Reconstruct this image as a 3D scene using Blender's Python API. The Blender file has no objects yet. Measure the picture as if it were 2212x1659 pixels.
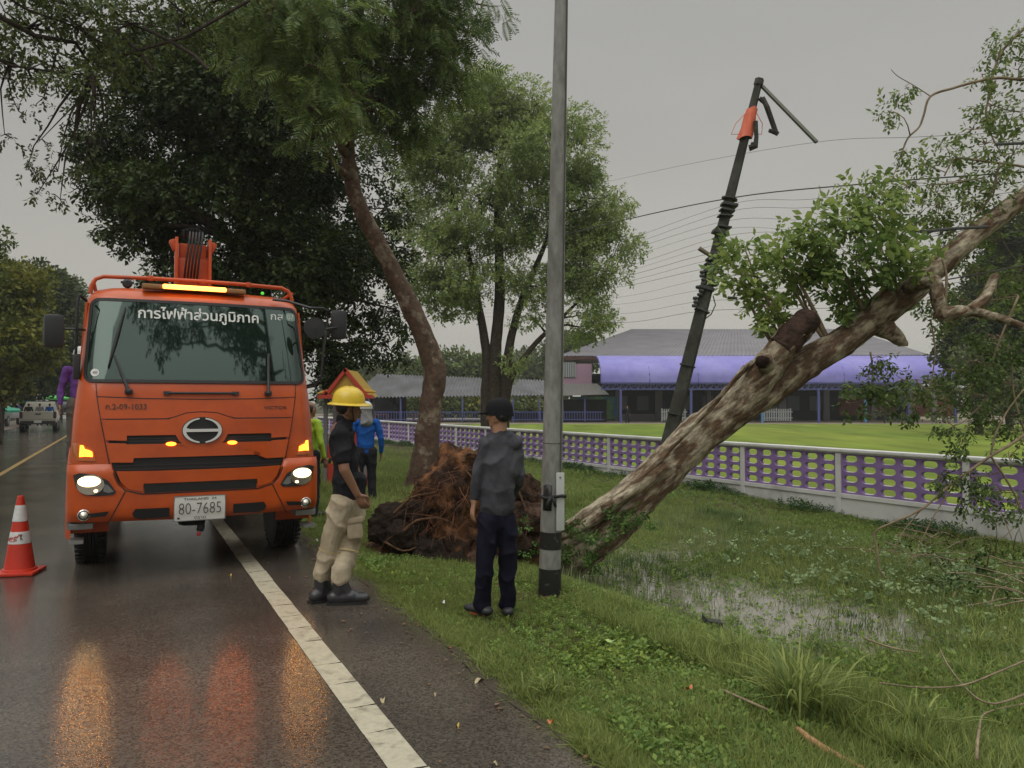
import bpy, bmesh, math, random
import numpy as np
from mathutils import Vector, Matrix, noise as mnoise
C = bpy.context
scene = C.scene
col = scene.collection
R = math.radians
rng = np.random.default_rng(7)
random.seed(7)

# ---------------------------------------------------------------- camera
EYE = 1.65
PITCH = math.atan((868 - 829.5) / 1660)
cam = bpy.data.cameras.new('camera'); camo = bpy.data.objects.new('camera', cam); col.objects.link(camo)
camo.location = (0, 0, EYE); camo.rotation_euler = (R(90) + PITCH, 0, 0)
cam.sensor_width = 36; cam.lens = 36 * 1660 / 2212; cam.clip_end = 3000; cam.clip_start = .05
scene.camera = camo

# ---------------------------------------------------------------- sky, sun, exposure
world = bpy.data.worlds.new('World'); scene.world = world; world.use_nodes = True
wn = world.node_tree; wn.nodes.clear()
def N(nt, t, **k):
    n = nt.nodes.new(t)
    for a, b in k.items(): setattr(n, a, b)
    return n
def L(nt, a, b): nt.links.new(a, b)
SUN_EL, SUN_AZ = R(52), R(200)
sky = N(wn, 'ShaderNodeTexSky', sky_type='NISHITA', sun_disc=False, sun_elevation=SUN_EL, sun_rotation=SUN_AZ, air_density=2.0, dust_density=6.0)
hsv = N(wn, 'ShaderNodeHueSaturation'); hsv.inputs['Saturation'].default_value = .25
L(wn, sky.outputs[0], hsv.inputs['Color'])
tc = N(wn, 'ShaderNodeTexCoord'); sep = N(wn, 'ShaderNodeSeparateXYZ'); L(wn, tc.outputs['Generated'], sep.inputs[0])
ramp = N(wn, 'ShaderNodeValToRGB'); L(wn, sep.outputs['Z'], ramp.inputs[0])
el = ramp.color_ramp.elements
el[0].position = 0.0; el[0].color = (.440, .425, .375, 1)
el[1].position = 1.0; el[1].color = (1.75, 1.78, 1.75, 1)
for p, c_ in ((.12, (.425, .412, .370, 1)), (.30, (.385, .378, .355, 1)), (.48, (.375, .372, .358, 1)), (.62, (.95, .97, .95, 1))):
    e_ = el.new(p); e_.color = c_
nz = N(wn, 'ShaderNodeTexNoise'); nz.inputs['Scale'].default_value = 1.1; nz.inputs['Detail'].default_value = 4
mp = N(wn, 'ShaderNodeMapping'); mp.inputs['Scale'].default_value = (1, 1, 3.2); L(wn, tc.outputs['Generated'], mp.inputs[0]); L(wn, mp.outputs[0], nz.inputs['Vector'])
mr = N(wn, 'ShaderNodeMapRange'); mr.inputs[1].default_value = .3; mr.inputs[2].default_value = .7; mr.inputs[3].default_value = .90; mr.inputs[4].default_value = 1.08
L(wn, nz.outputs[0], mr.inputs[0])
vm = N(wn, 'ShaderNodeVectorMath', operation='SCALE'); L(wn, ramp.outputs[0], vm.inputs[0]); L(wn, mr.outputs[0], vm.inputs['Scale'])
b1 = N(wn, 'ShaderNodeBackground'); b1.inputs['Strength'].default_value = .004; L(wn, hsv.outputs[0], b1.inputs[0])
b2 = N(wn, 'ShaderNodeBackground'); b2.inputs['Strength'].default_value = 1.06; L(wn, vm.outputs[0], b2.inputs[0])
ad = N(wn, 'ShaderNodeAddShader'); L(wn, b1.outputs[0], ad.inputs[0]); L(wn, b2.outputs[0], ad.inputs[1])
wo = N(wn, 'ShaderNodeOutputWorld'); L(wn, ad.outputs[0], wo.inputs[0])
sl = bpy.data.lights.new('sun', 'SUN'); sl.energy = .9; sl.angle = R(50); sl.color = (1, .97, .92)
so = bpy.data.objects.new('sun', sl); col.objects.link(so)
so.rotation_euler = (R(90) - SUN_EL, 0, R(180) - SUN_AZ)
scene.view_settings.view_transform = 'Standard'; scene.view_settings.look = 'None'
scene.view_settings.exposure = 0.0; scene.view_settings.gamma = 1
scene.cycles.use_denoising = True
scene.cycles.max_bounces = 6; scene.cycles.diffuse_bounces = 3; scene.cycles.glossy_bounces = 3
scene.cycles.transmission_bounces = 4; scene.cycles.volume_bounces = 0
scene.cycles.sample_clamp_indirect = 6

# ---------------------------------------------------------------- geometry of the view: points from photo pixels (2212 x 1659 frame) and a distance
cp, sp = math.cos(PITCH), math.sin(PITCH)
def ray(px, py):
    x = (px - 1106) / 1660; z = -(py - 829.5) / 1660
    return Vector((x, cp - sp * z, sp + cp * z))
def at(px, py, Y):
    r = ray(px, py); return Vector((0, 0, EYE)) + r * (Y / r.y)
def gp(px, py, z=0.):
    r = ray(px, py); return Vector((0, 0, EYE)) + r * ((z - EYE) / r.z)
# road frame: s along the road, t across it (to the right)
RA = R(26.7)
DV = Vector((-math.sin(RA), math.cos(RA), 0)); NV = Vector((math.cos(RA), math.sin(RA), 0))
def st(s, t, z=0.): return DV * s + NV * t + Vector((0, 0, z))
def sm(a, b, x):
    x = np.clip((x - a) / (b - a), 0, 1); return x * x * (3 - 2 * x)
_gr = np.random.default_rng(3)
_W = [(_gr.uniform(-1, 1, 2) * f, _gr.uniform(0, 6.28), a) for f, a in ((.5, 1), (.9, .8), (1.7, .6), (2.6, .45), (4.5, .3), (8., .18), (14, .1)) for _ in range(3)]
def wob(x, y):
    v = 0
    for (k, ph, a) in _W: v = v + a * np.sin(k[0] * x + k[1] * y + ph)
    return v / 3.2
def gz(x, y):
    x = np.asarray(x, float); y = np.asarray(y, float)
    s = x * DV.x + y * DV.y; t = x * NV.x + y * NV.y
    deep = .50 - .2 * sm(9, 15, s) + .04 * sm(-3, 2, -s)
    z = -.03 * sm(2.0, 2.5, t) - (deep - .08) * sm(3.5, 5.0, t) - .05 * sm(2.6, 3.6, t)
    pud = np.exp(-(((t - 5.8) / 1.5) ** 2 + ((s - 6.2) / 2.5) ** 2) ** 1.5)
    z = z - .05 * pud
    z = z + wob(x, y) * .035 * sm(2.0, 3.0, t) * (1 - sm(12.5, 13.5, t) * .9)
    z = z - .11 * sm(8.6, 11.2, t) * (1 - sm(15, 24, s))
    z = z * (1 - sm(12.2, 13.2, t)) - .60 * sm(12.2, 13.2, t)
    z = np.where(t < 2.0, -.012 - .03 * sm(2.0, 1.4, t), z)
    z = np.where(t < -6.1, -.012 + .0 * t, z)
    z = np.where(t < -7.0, .03 * sm(-7, -9, t) - .012 + .015 * wob(x, y), z)
    return z
def gzf(x, y): return float(gz(x, y))

# ---------------------------------------------------------------- materials
MATS = {}
def mat(name, color=(.5, .5, .5), rough=.6, metal=0., var=0., vscale=6., bump=0., bscale=60., spec=.5, emit=None, estr=0., coat=0., ior=1.5, color2=None, c2scale=4., c2lo=.45, c2hi=.6, stretch=None, tl=0., island=0., sat=0., rot=None):
    if name in MATS: return MATS[name]
    if rough >= .65 and spec == .5: spec = .16
    m = bpy.data.materials.new(name); m.use_nodes = True; nt = m.node_tree; nt.nodes.clear()
    out = N(nt, 'ShaderNodeOutputMaterial'); b = N(nt, 'ShaderNodeBsdfPrincipled'); L(nt, b.outputs[0], out.inputs[0])
    b.inputs['Roughness'].default_value = rough; b.inputs['Metallic'].default_value = metal
    b.inputs['Specular IOR Level'].default_value = spec; b.inputs['IOR'].default_value = ior
    b.inputs['Coat Weight'].default_value = coat; b.inputs['Coat Roughness'].default_value = .08
    tco = N(nt, 'ShaderNodeTexCoord'); vec = tco.outputs['Object']
    if rot:
        mq = N(nt, 'ShaderNodeMapping'); mq.inputs['Rotation'].default_value = rot; L(nt, vec, mq.inputs[0]); vec = mq.outputs[0]
    if stretch:
        mpn = N(nt, 'ShaderNodeMapping'); mpn.inputs['Scale'].default_value = stretch; L(nt, vec, mpn.inputs[0]); vec = mpn.outputs[0]
    rgb = N(nt, 'ShaderNodeRGB'); rgb.outputs[0].default_value = (*color, 1); cur = rgb.outputs[0]
    if color2:
        n2 = N(nt, 'ShaderNodeTexNoise'); n2.inputs['Scale'].default_value = c2scale; n2.inputs['Detail'].default_value = 7; n2.inputs['Roughness'].default_value = .62; L(nt, vec, n2.inputs['Vector'])
        r2 = N(nt, 'ShaderNodeMapRange'); r2.inputs[1].default_value = c2lo; r2.inputs[2].default_value = c2hi; L(nt, n2.outputs[0], r2.inputs[0])
        mx = N(nt, 'ShaderNodeMix', data_type='RGBA'); L(nt, r2.outputs[0], mx.inputs[0]); L(nt, cur, mx.inputs[6]); mx.inputs[7].default_value = (*color2, 1); cur = mx.outputs[2]
    if var or island:
        h = N(nt, 'ShaderNodeHueSaturation'); L(nt, cur, h.inputs['Color']); cur = h.outputs[0]
        ma = N(nt, 'ShaderNodeMath', operation='ADD'); ma.inputs[0].default_value = 1; L(nt, ma.outputs[0], h.inputs['Value'])
        if var:
            n1 = N(nt, 'ShaderNodeTexNoise'); n1.inputs['Scale'].default_value = vscale; n1.inputs['Detail'].default_value = 5; L(nt, vec, n1.inputs['Vector'])
            r1 = N(nt, 'ShaderNodeMapRange'); r1.inputs[1].default_value = .3; r1.inputs[2].default_value = .7; r1.inputs[3].default_value = -var; r1.inputs[4].default_value = var; L(nt, n1.outputs[0], r1.inputs[0]); L(nt, r1.outputs[0], ma.inputs[0])
            ma2 = N(nt, 'ShaderNodeMath', operation='ADD'); L(nt, r1.outputs[0], ma2.inputs[0]); ma2.inputs[1].default_value = 1; L(nt, ma2.outputs[0], ma.inputs[0]); ma.inputs[1].default_value = 0
        if island:
            g = N(nt, 'ShaderNodeNewGeometry'); r3 = N(nt, 'ShaderNodeMapRange'); r3.inputs[3].default_value = -island; r3.inputs[4].default_value = island
            L(nt, g.outputs['Random Per Island'], r3.inputs[0]); L(nt, r3.outputs[0], ma.inputs[1])
            r4 = N(nt, 'ShaderNodeMapRange'); r4.inputs[3].default_value = .515; r4.inputs[4].default_value = .475; L(nt, g.outputs['Random Per Island'], r4.inputs[0]); L(nt, r4.outputs[0], h.inputs['Hue'])
    L(nt, cur, b.inputs['Base Color'])
    if bump:
        nb = N(nt, 'ShaderNodeTexNoise'); nb.inputs['Scale'].default_value = bscale; nb.inputs['Detail'].default_value = 6; L(nt, vec, nb.inputs['Vector'])
        bp = N(nt, 'ShaderNodeBump'); bp.inputs['Strength'].default_value = bump; bp.inputs['Distance'].default_value = .02; L(nt, nb.outputs[0], bp.inputs['Height']); L(nt, bp.outputs[0], b.inputs['Normal'])
    if emit:
        b.inputs['Emission Color'].default_value = (*emit, 1); b.inputs['Emission Strength'].default_value = estr
    if tl:
        tb = N(nt, 'ShaderNodeBsdfTranslucent'); L(nt, cur, tb.inputs[0]); ms = N(nt, 'ShaderNodeMixShader'); ms.inputs[0].default_value = tl
        L(nt, b.outputs[0], ms.inputs[1]); L(nt, tb.outputs[0], ms.inputs[2]); L(nt, ms.outputs[0], out.inputs[0])
    MATS[name] = m; return m

# ---------------------------------------------------------------- object helpers
def tag(o, label=None, cat=None, group=None, kind=None):
    if label: o['label'] = label
    if cat: o['category'] = cat
    if group: o['group'] = group
    if kind: o['kind'] = kind
    return o
def empty(name, label, cat, loc=(0, 0, 0), rz=0, group=None):
    o = bpy.data.objects.new(name, None); col.objects.link(o); o.location = loc; o.rotation_euler = (0, 0, rz); o.empty_display_size = .2
    return tag(o, label, cat, group)
def link(name, me, m, parent=None, smooth=False):
    if m: me.materials.append(m)
    if smooth: me.polygons.foreach_set('use_smooth', [True] * len(me.polygons))
    o = bpy.data.objects.new(name, me); col.objects.link(o)
    if parent: o.parent = parent
    return o
def npmesh(name, V, Q, m, parent=None, smooth=False):
    V = np.asarray(V, np.float32); Q = np.asarray(Q, np.int32); k = Q.shape[1]
    me = bpy.data.meshes.new(name)
    me.vertices.add(len(V)); me.vertices.foreach_set('co', V.ravel())
    me.loops.add(Q.size); me.loops.foreach_set('vertex_index', Q.ravel())
    me.polygons.add(len(Q)); me.polygons.foreach_set('loop_start', np.arange(0, Q.size, k, dtype=np.int32)); me.polygons.foreach_set('loop_total', np.full(len(Q), k, np.int32))
    me.update(calc_edges=True)
    return link(name, me, m, parent, smooth)
def copy_tree(o, parent=None):
    c = o.copy(); col.objects.link(c)
    if parent: c.parent = parent
    for ch in [x for x in o.children]: copy_tree(ch, c)
    return c

class MB:
    def __init__(s): s.V = []; s.F = []
    def add(s, V, F):
        n = len(s.V); s.V.extend([tuple(v) for v in V]); s.F.extend([tuple(i + n for i in f) for f in F]); return s
    def bm(s, b):
        b.verts.index_update(); s.add([v.co[:] for v in b.verts], [[v.index for v in f.verts] for f in b.faces]); b.free(); return s
    def box(s, c, d, rz=0., bev=0., rx=0., ry=0.):
        b = bmesh.new(); bmesh.ops.create_cube(b, size=1); bmesh.ops.scale(b, vec=d, verts=b.verts)
        if bev: bmesh.ops.bevel(b, geom=b.edges[:], offset=min(bev, min(d) * .45), segments=2, affect='EDGES', profile=.6)
        if rx or ry or rz: bmesh.ops.rotate(b, cent=(0, 0, 0), matrix=(Matrix.Rotation(rz, 3, 'Z') @ Matrix.Rotation(ry, 3, 'Y') @ Matrix.Rotation(rx, 3, 'X')), verts=b.verts)
        bmesh.ops.translate(b, vec=c, verts=b.verts); return s.bm(b)
    def tube(s, pts, rad, seg=8, cap=True, jag=0., flat=1., up=None, seed=0):
        pts = [Vector(p) for p in pts]; n = len(pts)
        if not hasattr(rad, '__len__'): rad = [rad] * n
        u = None; V = []; F = []
        for i, p in enumerate(pts):
            d = (pts[min(i + 1, n - 1)] - pts[max(i - 1, 0)]); d = d.normalized() if d.length > 1e-9 else Vector((0, 0, 1))
            if u is None:
                a = Vector(up) if up else (Vector((0, 0, 1)) if abs(d.z) < .9 else Vector((1, 0, 0)))
                u = (a - d * a.dot(d)).normalized()
            else:
                u = (u - d * u.dot(d)); u = u.normalized() if u.length > 1e-6 else d.orthogonal().normalized()
            v = d.cross(u)
            for k in range(seg):
                a = 6.28318 * k / seg; r = rad[i]
                if jag:
                    q = p + (u * math.cos(a) + v * math.sin(a)) * r
                    r *= 1 + jag * (mnoise.noise(q * (1.1 / max(rad[0], .02)) + Vector((seed, 0, 0))) + .5 * mnoise.noise(q * (3. / max(rad[0], .02)) + Vector((seed, 5, 0))))
                V.append(p + u * math.cos(a) * r * flat + v * math.sin(a) * r)
        for i in range(n - 1):
            for k in range(seg):
                F.append((i * seg + k, i * seg + (k + 1) % seg, (i + 1) * seg + (k + 1) % seg, (i + 1) * seg + k))
        if cap: F.append(tuple(range(seg))[::-1]); F.append(tuple((n - 1) * seg + k for k in range(seg)))
        return s.add(V, F)
    def cyl(s, p, q, r, r2=None, seg=16): return s.tube([p, q], [r, r if r2 is None else r2], seg)
    def lathe(s, prof, c=(0, 0, 0), seg=24, axis='z', sx=1., sy=1.):
        V = []; F = []
        for (r, h) in prof:
            for k in range(seg):
                a = 6.28318 * k / seg; p = (r * math.cos(a) * sx, r * math.sin(a) * sy, h)
                if axis == 'y': p = (p[0], -h, p[1])
                if axis == 'x': p = (h, p[0], p[1])
                V.append((p[0] + c[0], p[1] + c[1], p[2] + c[2]))
        n = len(prof)
        for i in range(n - 1):
            for k in range(seg): F.append((i * seg + k, i * seg + (k + 1) % seg, (i + 1) * seg + (k + 1) % seg, (i + 1) * seg + k))
        F.append(tuple(range(seg))[::-1]); F.append(tuple((n - 1) * seg + k for k in range(seg)))
        return s.add(V, F)
    def prism(s, poly, mapf, thick=1., cell=None):
        """poly in (u,v); mapf(u,v,d) -> point, d in 0..thick"""
        b = bmesh.new(); vs = [b.verts.new((u, 0, v)) for u, v in poly]; b.faces.new(vs)
        if cell:
            bmesh.ops.triangulate(b, faces=b.faces[:])
            us = [p[0] for p in poly]; ws = [p[1] for p in poly]
            for k in range(math.floor(min(us) / cell) + 1, math.ceil(max(us) / cell)):
                bmesh.ops.bisect_plane(b, geom=b.verts[:] + b.edges[:] + b.faces[:], plane_co=(k * cell, 0, 0), plane_no=(1, 0, 0))
            for k in range(math.floor(min(ws) / cell) + 1, math.ceil(max(ws) / cell)):
                bmesh.ops.bisect_plane(b, geom=b.verts[:] + b.edges[:] + b.faces[:], plane_co=(0, 0, k * cell), plane_no=(0, 0, 1))
        if thick:
            r = bmesh.ops.extrude_face_region(b, geom=b.faces[:])
            for v in r['geom']:
                if isinstance(v, bmesh.types.BMVert): v.co.y = 1
        bmesh.ops.recalc_face_normals(b, faces=b.faces[:])
        for v in b.verts: v.co = Vector(mapf(v.co.x, v.co.z, v.co.y * thick))
        return s.bm(b)
    def build(s, name, m, parent=None, smooth=False, auto=None):
        me = bpy.data.meshes.new(name); me.from_pydata([tuple(v) for v in s.V], [], s.F); me.update()
        b = bmesh.new(); b.from_mesh(me); bmesh.ops.recalc_face_normals(b, faces=b.faces[:]); b.to_mesh(me); b.free()
        o = link(name, me, m, parent, smooth)
        if auto: me.set_sharp_from_angle(angle=R(auto))
        return o

def text_mesh(body, size, extrude=.002, align='CENTER', bold=0.):
    cu = bpy.data.curves.new('lettering', 'FONT'); cu.body = body; cu.size = size; cu.extrude = extrude; cu.align_x = align; cu.align_y = 'CENTER'; cu.offset = bold; cu.resolution_u = 3
    o = bpy.data.objects.new('lettering', cu); col.objects.link(o); C.view_layer.update()
    me = bpy.data.meshes.new_from_object(o.evaluated_get(C.evaluated_depsgraph_get()))
    bpy.data.objects.remove(o); return me
def lettering(name, body, size, mapf, m, parent, width=None, extrude=.002, bold=0., height=None):
    me = text_mesh(body, size, extrude, bold=bold)
    xs = [v.co.x for v in me.vertices] or [0]; ys = [v.co.y for v in me.vertices] or [0]
    cx = (min(xs) + max(xs)) / 2; cy = (min(ys) + max(ys)) / 2
    kx = width / (max(xs) - min(xs)) if width else 1; ky = height / (max(ys) - min(ys)) if height else kx
    for v in me.vertices: v.co = Vector(mapf((v.co.x - cx) * kx, (v.co.y - cy) * ky, v.co.z))
    me.materials.clear()
    return link(name, me, m, parent)
# ================================================================ setting: ground, road, markings, water, field
def sheet(name, ss, ts, zf, m, smooth=True):
    S, T = np.meshgrid(ss, ts, indexing='ij'); X = S * DV.x + T * NV.x; Y = S * DV.y + T * NV.y
    V = np.stack([X, Y, zf(X, Y, S, T)], -1).reshape(-1, 3); a, b = len(ss), len(ts)
    i = (np.arange(a - 1)[:, None] * b + np.arange(b - 1)[None]).ravel()
    return npmesh(name, V, np.stack([i, i + 1, i + b + 1, i + b][::-1], 1), m, smooth=smooth)
def axis(*seg):
    out = []
    for a, b, d in seg: out += list(np.arange(a, b, d))
    return np.array(out + [seg[-1][1]])
soil = mat('soil', (.060, .040, .024), .75, color2=(.034, .042, .012), c2scale=1.6, c2lo=.42, c2hi=.56, var=.35, vscale=9, bump=.6, bscale=25)
g = sheet('ground', axis((-900, -60, 60), (-60, -6, 3), (-6, 22, .12), (22, 60, .6), (60, 1200, 60)), axis((-900, -60, 60), (-60, -7, 3), (-7, 1.5, .5), (1.5, 14, .12), (14, 60, 2), (60, 1500, 60)), lambda X, Y, S, T: gz(X, Y) - .002, soil)
tag(g, kind='structure')

# asphalt: wet, with puddled gloss and coarse aggregate
def asphalt():
    m = bpy.data.materials.new('wet asphalt'); m.use_nodes = True; nt = m.node_tree; b = nt.nodes['Principled BSDF']
    tco = N(nt, 'ShaderNodeTexCoord'); v = tco.outputs['Object']
    n1 = N(nt, 'ShaderNodeTexNoise'); n1.inputs['Scale'].default_value = .8; n1.inputs['Detail'].default_value = 6; L(nt, v, n1.inputs['Vector'])
    cr = N(nt, 'ShaderNodeValToRGB'); L(nt, n1.outputs[0], cr.inputs[0]); cr.color_ramp.elements[0].position = .35; cr.color_ramp.elements[0].color = (.050, .041, .033, 1); cr.color_ramp.elements[1].position = .68; cr.color_ramp.elements[1].color = (.088, .072, .056, 1)
    vo = N(nt, 'ShaderNodeTexVoronoi'); vo.inputs['Scale'].default_value = 95; L(nt, v, vo.inputs['Vector'])
    hs = N(nt, 'ShaderNodeHueSaturation'); L(nt, cr.outputs[0], hs.inputs['Color']); r0 = N(nt, 'ShaderNodeMapRange'); r0.inputs[1].default_value = 0; r0.inputs[2].default_value = 1; r0.inputs[3].default_value = .55; r0.inputs[4].default_value = 1.6
    sx = N(nt, 'ShaderNodeSeparateColor'); L(nt, vo.outputs['Color'], sx.inputs[0]); L(nt, sx.outputs[0], r0.inputs[0]); L(nt, r0.outputs[0], hs.inputs['Value']); L(nt, hs.outputs[0], b.inputs['Base Color'])
    n2 = N(nt, 'ShaderNodeTexNoise'); n2.inputs['Scale'].default_value = 1.3; n2.inputs['Detail'].default_value = 5
    mpn = N(nt, 'ShaderNodeMapping'); mpn.inputs['Rotation'].default_value = (0, 0, -RA); mpn.inputs['Scale'].default_value = (1.2, .35, 1); L(nt, v, mpn.inputs[0]); L(nt, mpn.outputs[0], n2.inputs['Vector'])
    r1 = N(nt, 'ShaderNodeMapRange'); r1.inputs[1].default_value = .35; r1.inputs[2].default_value = .7; r1.inputs[3].default_value = .09; r1.inputs[4].default_value = .18; L(nt, n2.outputs[0], r1.inputs[0]); L(nt, r1.outputs[0], b.inputs['Roughness'])
    b.inputs['Specular IOR Level'].default_value = .42
    n3 = N(nt, 'ShaderNodeTexNoise'); n3.inputs['Scale'].default_value = 42; n3.inputs['Detail'].default_value = 3; L(nt, v, n3.inputs['Vector'])
    ad = N(nt, 'ShaderNodeMath', operation='ADD'); L(nt, vo.outputs['Distance'], ad.inputs[0]); L(nt, n3.outputs[0], ad.inputs[1])
    bp = N(nt, 'ShaderNodeBump'); bp.inputs['Strength'].default_value = .22; bp.inputs['Distance'].default_value = .004; L(nt, ad.outputs[0], bp.inputs['Height']); L(nt, bp.outputs[0], b.inputs['Normal'])
    return m
asp = asphalt()
def road_sheet():
    ss = axis((-8, 0, 1), (0, 16, .08), (16, 40, .5), (40, 300, 10)); V = []; Q = []
    cols = [0, .12, .25, .4, .55, .7, .85, .97, .992, 1]
    for s in ss:
        e = 2.02 + .07 * mnoise.noise(Vector((s * 1.1, 0, 0))) + .06 * mnoise.noise(Vector((s * 5, 3, 0))) + .035 * mnoise.noise(Vector((s * 14, 7, 0)))
        e -= .10 * (1 - min(1, max(0, (s - 1.5) / 4)))
        for k, c_ in enumerate(cols):
            p = st(s, -6.15 + (e + 6.15) * c_, 0.0 if k < 9 else -.022); V.append(p[:])
    n = len(cols)
    for i in range(len(ss) - 1):
        for k in range(n - 1): Q.append((i * n + k, i * n + k + 1, (i + 1) * n + k + 1, (i + 1) * n + k))
    V = np.array(V)
    return npmesh('road', V, np.array(Q), asp)
tag(road_sheet(), kind='structure')

line_m = mat('road paint cream', (.46, .42, .31), .33, color2=(.22, .19, .14), c2scale=9, c2lo=.52, c2hi=.72, var=.12, vscale=30, bump=.25, bscale=120, spec=.5)
def strip(name, t0, w, s0, s1, m, seg=(.34, .52), gap=.008, z=.004, jag=.006):
    mb = MB(); s = s0; rr = random.Random(5)
    while s < s1:
        ln = rr.uniform(*seg) if s < 14 else 3.; a, b = s, min(s + ln, s1); off = rr.uniform(-.004, .004)
        n = 6; sh = rr.uniform(-.02, .02)
        top = [st(b + rr.uniform(-1, 1) * jag + sh * (i / n - .5), t0 + off - w / 2 + w * i / n + (rr.uniform(-.004, .004) if i in (0, n) else 0), z) for i in range(n + 1)]
        bot = [st(a + gap + rr.uniform(-1, 1) * jag, t0 + off - w / 2 + w * i / n, z) for i in range(n + 1)]
        mb.add(bot + top, [(i, i + 1, n + 2 + i, n + 1 + i) for i in range(n)]); s += ln
    return mb.build(name, m)
tag(strip('edge_line', 1.155 + .0, .165, -6, 300, line_m), kind='structure')
yel = mat('worn yellow road paint', (.30, .17, .03), .4, color2=(.09, .07, .04), c2scale=5, c2lo=.45, c2hi=.7)
tag(strip('centre_line', -2.52, .12, -6, 300, yel), kind='structure')
# brown puddled shoulder on the far side of the road
sh_m = mat('wet dirt shoulder', (.17, .12, .085), .35, color2=(.10, .08, .06), c2scale=.9, var=.2, bump=.3, bscale=20)
tag(sheet('dirt_shoulder', axis((-8, 120, 4)), np.array([-8.6, -7.5, -6.2]), lambda X, Y, S, T: .008 + 0 * X, sh_m), kind='structure')

# standing water in the ditch
def water():
    m = bpy.data.materials.new('ditch water'); m.use_nodes = True; nt = m.node_tree; b = nt.nodes['Principled BSDF']
    b.inputs['Base Color'].default_value = (.22, .20, .16, 1); b.inputs['Roughness'].default_value = .05; b.inputs['IOR'].default_value = 1.6; b.inputs['Specular IOR Level'].default_value = .8
    tco = N(nt, 'ShaderNodeTexCoord'); n = N(nt, 'ShaderNodeTexNoise'); n.inputs['Scale'].default_value = 9; L(nt, tco.outputs['Object'], n.inputs['Vector'])
    bp = N(nt, 'ShaderNodeBump'); bp.inputs['Strength'].default_value = .12; bp.inputs['Distance'].default_value = .02; L(nt, n.outputs[0], bp.inputs['Height']); L(nt, bp.outputs[0], b.inputs['Normal'])
    return m
WZ = -.47
tag(sheet('water', axis((2.5, 10.0, .5)), axis((4.0, 8.5, .5)), lambda X, Y, S, T: WZ + 0 * X, water()), kind='structure')

# school lawn beyond the fence
lawn_m = mat('short lawn', (.118, .168, .018), .9, color2=(.165, .20, .026), c2scale=.12, c2lo=.40, c2hi=.62, var=.28, vscale=.7, spec=.15, stretch=(1, .25, 1))
FZ = -.40
def field():
    mb = MB(); p = [Vector((7.9, 13.0, 0)) - Vector((-.493, .870, 0)) * 24, Vector((7.9, 13.0, 0)) + Vector((-.493, .870, 0)) * 62, Vector((2, 71, 0)), Vector((90, 71, 0)), Vector((90, -10, 0))]
    mb.add([(q.x, q.y, FZ) for q in p], [(0, 1, 2, 3, 4)]); return mb.build('field', lawn_m)
tag(field(), kind='structure')
yard_m = mat('school yard ground', (.20, .17, .125), .9, var=.2, vscale=.4)
mb = MB(); mb.add([(-45, 71.01, FZ - .01), (100, 71.01, FZ - .01), (100, 130, FZ - .01), (-45, 130, FZ - .01)], [(0, 1, 2, 3)]); tag(mb.build('schoolyard', yard_m), kind='structure')

# mud and soil at the edge of the asphalt
mud = mat('wet mud', (.048, .034, .024), .45, var=.3, vscale=14, bump=.5, bscale=40)
def mudstrip():
    ss = axis((-2, 16, .1)); V = []; Q = []
    for s in ss:
        w = .10 + .09 * mnoise.noise(Vector((s * .8, 9, 0))) + .05 * mnoise.noise(Vector((s * 4, 2, 0)))
        e = 2.0 + .07 * mnoise.noise(Vector((s * 1.1, 0, 0))) - .10 * (1 - min(1, max(0, (s - 1.5) / 4)))
        for k, (dt, z) in enumerate(((-.05, .002), (w * .4, .003), (w + .12, -.045))):
            q = st(s, e + dt); V.append((q.x, q.y, z + .01 * mnoise.noise(Vector((s * 9, k * 3, 1)))))
    for i in range(len(ss) - 1):
        for k in range(2): Q.append((i * 3 + k, i * 3 + k + 1, i * 3 + k + 4, i * 3 + k + 3))
    return npmesh('mud', np.array(V), np.array(Q), mud, smooth=True)
tag(mudstrip(), kind='structure')

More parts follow.
